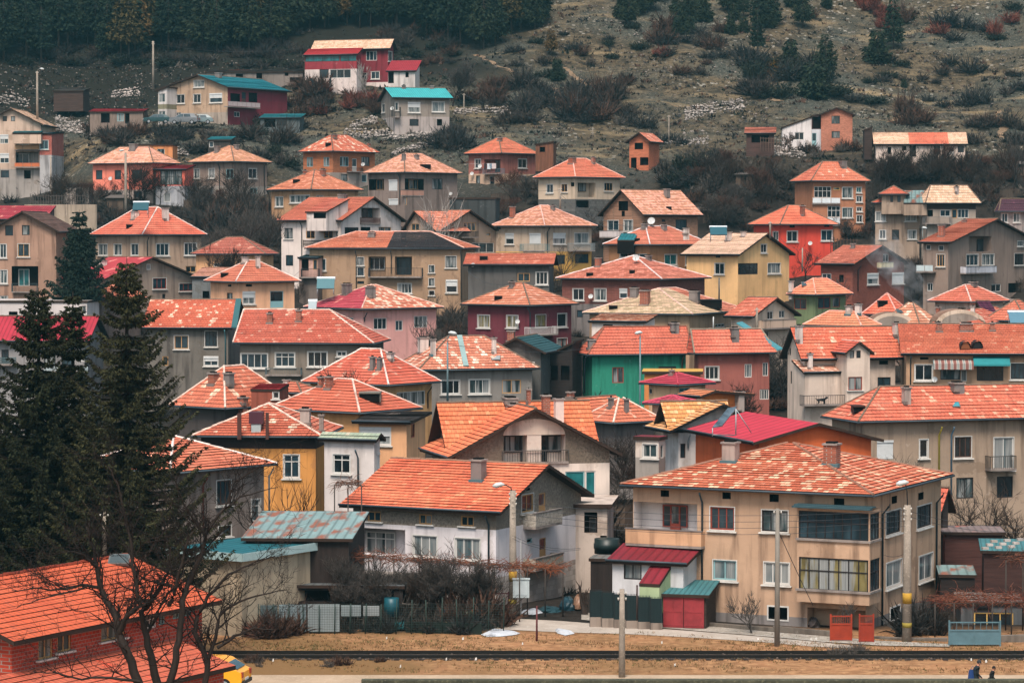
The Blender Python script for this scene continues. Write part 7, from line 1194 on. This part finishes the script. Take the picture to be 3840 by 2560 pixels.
# ---------------- cars
def car(loc, rz, body, label, L=4.2, W=1.7, H=1.5, suv=False, cat='car'):
    e = empty('parked_car' if cat == 'car' else 'taxi', loc, label, cat, None, rz); bm_ = paint(body, .3, .05, .6); gl = glass('#22343a'); hw = W / 2; sg = .62 * H
    prof_ = [(-L / 2, .38), (-L / 2 + .02, .75), (-L / 2 + .12, sg), (-L * .30, sg + .06), (-L * .30 + .01, sg + .06), (-L * .12, H - .04), (0, H), (L * .22, H), (L * .36 if suv else L * .3, H - .07), (L / 2 - (.1 if suv else .25), sg + .06), (L / 2 - .02, sg - .05), (L / 2, .55), (L / 2 - .05, .35), (-L / 2 + .1, .3)]
    mb = MB(); n = len(prof_); s = [(lambda z: .0 if z < sg else (z - sg) / (H - sg) * .22)(z) for _, z in prof_]
    l = [V((x, -hw + k, z)) for (x, z), k in zip(prof_, s)]; r = [V((x, hw - k, z)) for (x, z), k in zip(prof_, s)]
    for i in range(n): mb.quad(l[i], l[(i + 1) % n], r[(i + 1) % n], r[i])
    mb.poly(l[::-1]); mb.poly(r); mb.build('body', bm_, e)
    g = MB()
    for sd in (-1, 1):
        y = lambda z: sd * (hw - (z - sg) / (H - sg) * .22 + .012)
        for xa, xb, xc, xd in ((-L * .25, -.02, -.02, -L * .12), (.06, L * .26, L * .22, .06)): g.poly([V((xa, y(sg + .07), sg + .07)), V((xb, y(sg + .07), sg + .07)), V((xc, y(H - .1), H - .1)), V((xd, y(H - .1), H - .1))])
    w0 = hw - .12
    g.poly([V((-L * .30 + .03, -w0, sg + .11)), V((-L * .30 + .03, w0, sg + .11)), V((-L * .12 - .03, w0 - .14, H - .06)), V((-L * .12 - .03, -w0 + .14, H - .06))]); xr = L / 2 - (.1 if suv else .25)
    g.poly([V((xr - .01, -w0, sg + .12)), V((xr - .01, w0, sg + .12)), V(((L * .36 if suv else L * .3) + .04, w0 - .14, H - .11)), V(((L * .36 if suv else L * .3) + .04, -w0 + .14, H - .11))]); g.build('glass', gl, e)
    for sx in (-L * .31, L * .3):
        for sd in (-1, 1):
            m = MB(); m.tube([(sx, sd * (hw - .2), .32), (sx, sd * (hw + .015), .32)], .32, 18, 0, True, False); w = m.build('wheel', paint('#171717', .8), e); m = MB(); m.tube([(sx, sd * (hw + .01), .32), (sx, sd * (hw + .03), .32)], .2, 12, 0, True, False); m.build('rim', paint('#8d9092', .3), w)
    for sd in (-1, 1):
        m = MB(); m.box(-L / 2 - .015, sd * hw * .72 - .17, .58, -L / 2 + .1, sd * hw * .72 + .17, .74); m.build('headlight', paint('#c9cdd0', .2), e); m = MB(); m.box(L / 2 - .09, sd * hw * .8 - .12, .68, L / 2 + .02, sd * hw * .8 + .12, .92); m.build('tail_light', paint('#9c1f1a', .3), e)
    m = MB(); m.box(L / 2 - .04, -.28, .5, L / 2 + .025, .28, .61); m.build('number_plate', paint('#c9c9c5', .5), e); m = MB(); m.box(L / 2 - .08, -hw + .05, .34, L / 2 + .05, hw - .05, .5); m.build('bumper', paint('#2a2a2a', .6), e); return e
xx = P(*tx('C1', 1690, 1500), 129.5).x; car((xx - 2.05, 129.6, .012), R_(-10), '#e59a22', 'yellow taxi driving behind the bare tree at the bottom of the photo', 4.15, 1.7, 1.52, cat='taxi')
def gcar(T, x, y, D, rz, body, label, suv=False): p = P(*tx(T, x, y), D); car((p.x, D, p.z), R_(rz), body, label, 4.5 if suv else 4.2, 1.75, 1.65 if suv else 1.45, suv); TERR.append((p.x, D, p.z - .05))
gcar('A1', 1262, 850, 431, -8, '#63676a', 'silver estate car parked in front of the tan house with teal roof', True); gcar('A1', 1365, 848, 433.5, 6, '#68787a', 'grey car parked behind the silver estate car'); gcar('A1', 1072, 846, 432, 12, '#14393b', 'dark teal car parked left of the silver estate car')
# ---------------- people
def person(loc, rz, Hh, coat, legs, label, bag=None, hat=None, stride=.18, lean=.08, hair='#1b1716'):
    e = empty('person', loc, label, 'person', None, rz); s = Hh / 1.72
    J = {'pel': (0, 0, .93), 'sp': (lean * .4, 0, 1.15), 'ch': (lean * .9, 0, 1.36), 'nk': (lean * 1.15, 0, 1.48), 'hd': (lean * 1.45, 0, 1.56), 'tp': (lean * 1.6, 0, 1.66), 'hl': (0, .1, .9), 'kl': (stride * .75, .1, .5), 'al': (stride * .9, .1, .09), 'tl': (stride * .9 + .17, .1, .04), 'hr': (0, -.1, .9), 'kr': (-stride * .2, -.1, .49), 'ar': (-stride * 1.2, -.1, .12), 'tr': (-stride * 1.2 + .17, -.1, .04),
         'sl': (lean * .9, .19, 1.38), 'el': (lean * .5 - .1, .24, 1.12), 'wl': (lean + .1, .25, .9), 'sr': (lean * .9, -.19, 1.38), 'er': (lean * .5 + .02, -.25, 1.1), 'wr': (lean + .16, -.22, .88)}
    ed = [('pel', 'sp'), ('sp', 'ch'), ('ch', 'nk'), ('nk', 'hd'), ('hd', 'tp'), ('pel', 'hl'), ('hl', 'kl'), ('kl', 'al'), ('al', 'tl'), ('pel', 'hr'), ('hr', 'kr'), ('kr', 'ar'), ('ar', 'tr'), ('ch', 'sl'), ('sl', 'el'), ('el', 'wl'), ('ch', 'sr'), ('sr', 'er'), ('er', 'wr')]
    R = dict(pel=.17, sp=.16, ch=.18, nk=.062, hd=.1, tp=.085, hl=.1, kl=.065, al=.045, tl=.04, hr=.1, kr=.065, ar=.045, tr=.04, sl=.075, el=.055, wl=.035, sr=.075, er=.055, wr=.035)
    v, names = [], list(J); v = [J[n] for n in names]; ix = {n: i for i, n in enumerate(names)}; E = [(ix[a], ix[b]) for a, b in ed]; rad = [R[n] for n in names]
    for sd, wn in ((1, 'wl'), (-1, 'wr')):     # hands: palm, four fingers and a thumb
        w = V(J[wn]); i = len(v); v.append(tuple(w + V((.03, 0, -.07)))); rad.append(.034); E.append((ix[wn], i))
        for k in range(4):
            b = w + V((.015 + .018 * k, sd * .004, -.1)); t_ = b + V((.012, -sd * .004, -.055 - (.012 if k in (1, 2) else 0))); v += [tuple(b), tuple(t_)]; rad += [.011, .009]; E += [(i, len(v) - 2), (len(v) - 2, len(v) - 1)]
        b = w + V((.07, 0, -.06)); v += [tuple(b), tuple(b + V((.03, -sd * .01, -.04)))]; rad += [.012, .01]; E += [(i, len(v) - 2), (len(v) - 2, len(v) - 1)]
    me = bpy.data.meshes.new('body'); me.from_pydata([tuple(c * s for c in p) for p in v], E, []); o = bpy.data.objects.new('body', me); COL.objects.link(o)
    md = o.modifiers.new('skin', 'SKIN'); sv = me.skin_vertices[0].data
    for q, rr_ in zip(sv, rad): q.radius = (rr_ * s, rr_ * s)
    sv[0].use_root = True; sd_ = o.modifiers.new('sub', 'SUBSURF'); sd_.levels = 1; sd_.render_levels = 1
    dg = bpy.context.evaluated_depsgraph_get(); m2 = bpy.data.meshes.new_from_object(o.evaluated_get(dg)); bpy.data.objects.remove(o); m2.name = 'body'; o = bpy.data.objects.new('body', m2); COL.objects.link(o); o.parent = e
    m2.materials.clear()
    for c in (coat, legs, '#a9745c', '#151312'): m2.materials.append(paint(c, .85, .2))
    for f in m2.polygons:
        c = f.center; z = c.z / s; hand = z < .9 and abs(c.y) / s > .2 and z > .7
        f.material_index = 2 if z > 1.47 or hand else 0 if z > .78 else 3 if z < .1 else 1; f.use_smooth = True
    hb = MB(); c = V((lean * 1.5, 0, 1.62)) * s; rr = .112 * s; pr = None
    for j in range(6):
        q = -.25 + 1.25 * j / 5; ring = [c + V((math.cos(6.283 * i / 12) * rr * math.cos(q * 1.57) - .012 * s, math.sin(6.283 * i / 12) * rr * math.cos(q * 1.57), rr * math.sin(q * 1.57) * 1.05)) for i in range(12)]
        if pr:
            for i in range(12): hb.poly([pr[i], pr[(i + 1) % 12], ring[(i + 1) % 12], ring[i]], 0, None, True)
        pr = ring
    hb.build('hat' if hat else 'hair', paint(hat or hair, .9), e)
    fm = MB(); h0 = V((lean * 1.45 + .098, 0, 1.57)) * s; fm.tube([h0 + V((-.01, 0, .035)) * s, h0 + V((.03, 0, -.005)) * s, h0 + V((0, 0, -.012)) * s], [.008 * s, .016 * s, .012 * s], 5); fm.build('nose', paint('#a9745c', .8), e)
    for sd in (-1, 1): fm = MB(); fm.tube([h0 + V((-.008, sd * .036, .03)) * s, h0 + V((.004, sd * .036, .03)) * s], .011 * s, 6); fm.build('eye', paint('#1b1716', .4), e); fm = MB(); fm.tube([V((lean * 1.4, sd * .095, 1.55)) * s, V((lean * 1.4 - .01, sd * .1, 1.6)) * s], .02 * s, 5); fm.build('ear', paint('#a9745c', .8), e)
    fm = MB(); fm.box((h0.x - .012), -.025 * s, h0.z - .05 * s, h0.x + .004, .025 * s, h0.z - .042 * s); fm.build('mouth', paint('#7a4238', .8), e)
    co = MB(); pr = None            # coat skirt
    for zz, rx_, ry in ((1.0, .19, .2), (.86, .21, .22), (.7, .22, .23)):
        ring = [V((math.cos(6.283 * i / 14) * rx_ + .01, math.sin(6.283 * i / 14) * ry, zz)) * s for i in range(14)]
        if pr:
            for i in range(14): co.poly([pr[i], pr[(i + 1) % 14], ring[(i + 1) % 14], ring[i]], 0, None, True)
        pr = ring
    co.build('coat_skirt', paint(coat, .9, .2), e); return e
PZ = .012
a = P(3650, 2475, 127.6); person((a.x + .05, 127.6, PZ), R_(5), a.z - PZ + .02, '#1c2327', '#191b20', 'person in dark coat and cap walking along the lower road', hat='#2a2d31', lean=.16, stride=.24)
mb = MB(); c = V((a.x - .14, 127.38, .8)); pr = None
for j in range(5):
    q = j / 4; ring = [c + V((math.cos(6.283 * i / 10) * .15 * (1 - .3 * q), math.sin(6.283 * i / 10) * .09, .42 * q + .03 * math.sin(i))) for i in range(10)]
    if pr:
        for i in range(10): mb.poly([pr[i], pr[(i + 1) % 10], ring[(i + 1) % 10], ring[i]])
    else: mb.poly(ring)
    pr = ring
mb.poly(pr); mb.tube([c + V((-.06, 0, .42)), c + V((.1, .05, .62)), c + V((.2, .05, .42))], .012, 4); tag(mb.build('shoulder_bag', paint('#1f3a6b', .7)), 'blue shoulder bag carried by the person in the cap', 'bag')
a = P(3718, 2497, 127.9); person((a.x - .02, 127.9, PZ), R_(0), a.z - PZ + .02, '#161719', '#141416', 'smaller person with bare dark hair in a black jacket walking ahead', lean=.12, stride=.2)
a = P(*tx('A2', 405, 590), 451); person((a.x, 451, a.z), R_(200), 1.5, '#1f2528', '#1b1d22', 'person in dark clothes stooping beside the white wall of the red house', lean=.3, stride=.1)
a = P(*tx('A2', 527, 585), 451); person((a.x, 451, a.z), R_(170), 1.6, '#23282b', '#1b1d22', 'person in dark clothes standing by the white framed windows of the red house', lean=.05, stride=.05)
# dog on the balcony of the cream corner house
hc = [q for q in HS if 'dog on its balcony' in q.label][0]
def dog(c, s, label):
    e = empty('dog', c, label, 'dog'); J = [(-.3, 0, .42), (-.1, 0, .44), (.12, 0, .43), (.26, 0, .47), (.36, 0, .58), (.45, 0, .62), (.56, 0, .58), (-.42, 0, .46), (-.56, 0, .58), (-.3, .08, .34), (-.22, .08, .22), (-.34, .08, .13), (-.31, .08, .02), (-.3, -.08, .34), (-.2, -.08, .22), (-.32, -.08, .13), (-.29, -.08, .02), (.2, .08, .32), (.2, .08, .16), (.21, .08, .02), (.22, -.08, .32), (.25, -.08, .16), (.26, -.08, .02), (.44, .05, .72), (.44, -.05, .72)]
    ed = [(0, 1), (1, 2), (2, 3), (3, 4), (4, 5), (5, 6), (0, 7), (7, 8), (0, 9), (9, 10), (10, 11), (11, 12), (0, 13), (13, 14), (14, 15), (15, 16), (2, 17), (17, 18), (18, 19), (2, 20), (20, 21), (21, 22), (5, 23), (5, 24)]; rd = [.11, .11, .14, .11, .075, .085, .04, .04, .02, .07, .05, .03, .03, .07, .05, .03, .03, .055, .035, .03, .055, .035, .03, .02, .02]
    me = bpy.data.meshes.new('dog'); me.from_pydata([tuple(V(p) * s) for p in J], ed, []); o = bpy.data.objects.new('body', me); COL.objects.link(o); o.modifiers.new('k', 'SKIN')
    for q, r_ in zip(me.skin_vertices[0].data, rd): q.radius = (r_ * s, r_ * s)
    me.skin_vertices[0].data[0].use_root = True; o.modifiers.new('u', 'SUBSURF').render_levels = 1; dg = bpy.context.evaluated_depsgraph_get(); m2 = bpy.data.meshes.new_from_object(o.evaluated_get(dg)); bpy.data.objects.remove(o); m2.materials.clear(); m2.materials.append(paint('#0f0e0e', .8)); o = bpy.data.objects.new('body', m2); COL.objects.link(o); o.parent = e
    for f in m2.polygons: f.use_smooth = True
O, d_, n_, ln, tp = hc.faces['R']; rr = ray(*tx('B4', 440, 1419)); dc = EYE + rr * ((O + n_ * .6 - EYE).dot(n_) / rr.dot(n_)); dog(dc + V((0, 0, .02)), 1.0, 'black dog standing on the balcony of the cream corner house')
# ---------------- washing, solar heaters, smoke
hw = [q for q in HS if 'washing on its loggia' in q.label][0]; e = None; O, d_, n_, ln, tp = hw.faces['L']; mb = MB(); off = None
for k, (x0, x1, c) in enumerate(((1578, 1592, 3), (1600, 1622, 1), (1630, 1660, 0), (1612, 1630, 2))):
    u0, u1, z0, z1 = hw.proj('L', .85, x0, 1118, x1, 1160 - k * 3, 'A2'); q = [V((O.x, O.y, z)) + d_ * u + n_ * .85 for u, z in ((u0, z0), (u1, z0), (u1, z1), (u0, z1))]; mb.obox(q[0], q[1] - q[0], n_ * .03, q[3] - q[0], c)
mb.tube([V((O.x, O.y, z1)) + d_ * 0.3 + n_ * .86, V((O.x, O.y, z1)) + d_ * (ln - .2) + n_ * .86], .015, 3, 0); tag(mb.build('laundry', [paint('#c9b9b5', .8), paint('#cfd3d6', .8), paint('#4a6f86', .8), paint('#33262a', .8)]), 'row of washing hanging on the loggia of the pinkish house', 'laundry')
def heater(T, x0, y0, x1, y1, D, label, col='#1b4650'):
    a, b = P(*tx(T, x0, y1), D), P(*tx(T, x1, y0), D); w, H = b.x - a.x, b.z - a.z; e = empty('solar_water_heater', a, label, 'solar heater'); mb = MB(); u = V((0, H * .9, H * .82)); mb.obox((0, 0, .05), (w, 0, 0), u, V((0, -.06, .07))); mb.build('collector', [paint(col, .6, .1)], e); mb = MB(); mb.tube([(-.05, H * .95, H * .88), (w + .05, H * .95, H * .88)], H * .14, 12, 0, True, False); mb.build('tank', paint('#c9cdd0', .3), e)
    for x in (.08, w - .08): mb = MB(); mb.tube([(x, H * .95, H * .8), (x, H * .95, -.8)], .03, 5); mb.tube([(x, 0, .05), (x, 0, -.5)], .03, 5); mb.build('stand', paint('#8d9496', .4), e)
heater('A1', 905, 1375, 1012, 1442, 334, 'solar water heater behind the ridge of the red hipped roof'); heater('B2', 432, 545, 552, 630, 283, 'solar water heater on the rose pink house roof', '#466a70'); heater('B2', 372, 700, 428, 800, 262, 'tilted solar tube heater at the end of the broad red roof', '#8d989b'); heater('B3', 1392, 195, 1508, 262, 319, 'solar water heater on the yellow gable house roof', '#174a56'); heater('B4', 1728, 775, 1850, 865, 263, 'solar tube heater at the photo edge above the long terrace', '#4a6f80')
mb = MB(); q = [P(*tx('N3', x, y), D) for x, y, D in ((605, 555, 168), (640, 545, 168.3), (765, 425, 171), (725, 440, 171))]; mb.obox(q[0], q[1] - q[0] + V((.3, .2, 0)), q[2] - q[0] - V((.5, 0, 0)), V((0, 0, .07))); mb.tube([q[2], q[2] - Z * 1.6], .04, 5, 1); mb.tube([q[2] - Z * 1.6, q[0] - Z * .4], .03, 5, 1); mb.tube([q[2], q[2] + V((1.0, .6, -1.5))], .03, 5, 1); mb.tube([q[0], q[0] - Z * .5], .03, 5, 1); tag(mb.build('solar_collector', [glass('#46525a'), paint('#9aa3a6', .4)]), 'long solar panel on a steel rack above the raspberry roof', 'solar panel')
# thin smoke drifting from the brick stack
mb = MB(); c0 = P(*tx('B4', 1232, 848), 236.5); mb.tube([c0, c0 + V((-.8, 1, 1.8)), c0 + V((-2.4, 3, 3.6)), c0 + V((-3.8, 6, 6)), c0 + V((-3.6, 9, 9))], [.15, .8, 1.4, 1.7, .02], 14); o = mb.build('smoke', None or paint('#ffffff')); m = bpy.data.materials.new('smoke'); m.use_nodes = True; nt = m.node_tree; nt.nodes.remove(nt.nodes['Principled BSDF']); pv = nt.nodes.new('ShaderNodeVolumePrincipled'); pv.inputs['Color'].default_value = (.97, .98, 1, 1); nz = nt.nodes.new('ShaderNodeTexNoise'); nz.inputs['Scale'].default_value = .9; mr = nt.nodes.new('ShaderNodeMapRange'); mr.inputs[1].default_value = .45; mr.inputs[2].default_value = .75; mr.inputs[4].default_value = .2; ge = nt.nodes.new('ShaderNodeNewGeometry'); nt.links.new(ge.outputs['Position'], nz.inputs['Vector']); nt.links.new(nz.outputs['Fac'], mr.inputs[0]); nt.links.new(mr.outputs[0], pv.inputs['Density']); nt.links.new(pv.outputs[0], nt.nodes['Material Output'].inputs['Volume']); o.data.materials.clear(); o.data.materials.append(m); tag(o, 'thin bluish smoke drifting up from a chimney on the long terrace', 'smoke', None, 'stuff')
# ---------------- camera, light, air
cam = bpy.data.cameras.new('camera'); co = bpy.data.objects.new('camera', cam); COL.objects.link(co); co.location = EYE; co.rotation_euler = (math.pi / 2 - PT, 0, 0)
cam.sensor_width = 36; cam.sensor_fit = 'HORIZONTAL'; cam.lens = 36 * F / 3840; cam.clip_end = 4000; cam.clip_start = 1; SC.camera = co
EL, AZ = 58, 190           # sun height and the compass bearing it shines from (behind the viewer, to the left)
sd = V((math.sin(R_(AZ)) * math.cos(R_(EL)), math.cos(R_(AZ)) * math.cos(R_(EL)), math.sin(R_(EL))))
su = bpy.data.lights.new('sun', 'SUN'); su.energy = 2.3; su.angle = R_(22); su.color = (1, .9, .79); so = bpy.data.objects.new('sun', su); COL.objects.link(so); so.location = (0, 0, 80); so.rotation_euler = (-sd).to_track_quat('-Z', 'Y').to_euler()
w = bpy.data.worlds.new('World'); SC.world = w; w.use_nodes = True; nt = w.node_tree; sk = nt.nodes.new('ShaderNodeTexSky'); sk.sky_type = 'NISHITA'; sk.sun_disc = False; sk.sun_elevation = R_(EL); sk.sun_rotation = R_(AZ); sk.air_density = 1.0; sk.dust_density = 3.0; sk.ozone_density = 1.0
hs = nt.nodes.new('ShaderNodeHueSaturation'); hs.inputs['Saturation'].default_value = .85; hs.inputs['Hue'].default_value = .472; nt.links.new(sk.outputs[0], hs.inputs['Color']); nt.links.new(hs.outputs[0], nt.nodes['Background'].inputs[0]); nt.nodes['Background'].inputs[1].default_value = .1
HAZE = .00013
if HAZE:
    mb = MB(); mb.box(-340, -80, -3, 340, 920, 260); o = mb.build('haze', paint('#ffffff')); m = bpy.data.materials.new('haze'); m.use_nodes = True; nt = m.node_tree; nt.nodes.remove(nt.nodes['Principled BSDF']); pv = nt.nodes.new('ShaderNodeVolumePrincipled'); pv.inputs['Color'].default_value = (.25, .66, .76, 1); pv.inputs['Density'].default_value = HAZE; pv.inputs['Anisotropy'].default_value = .2; nt.links.new(pv.outputs[0], nt.nodes['Material Output'].inputs['Volume']); o.data.materials.clear(); o.data.materials.append(m); o['kind'] = 'stuff'; o['label'] = 'thin bluish haze over the hillside'
SC.view_settings.view_transform = 'Standard'; SC.view_settings.look = 'None'; SC.view_settings.exposure = 1.06; SC.view_settings.gamma = 1
SC.render.engine = 'CYCLES'; SC.cycles.use_denoising = True; SC.cycles.max_bounces = 5; SC.cycles.diffuse_bounces = 1; SC.cycles.glossy_bounces = 2; SC.cycles.transmission_bounces = 2; SC.cycles.volume_bounces = 0; SC.cycles.sample_clamp_indirect = 4
bpy.context.view_layer.update()
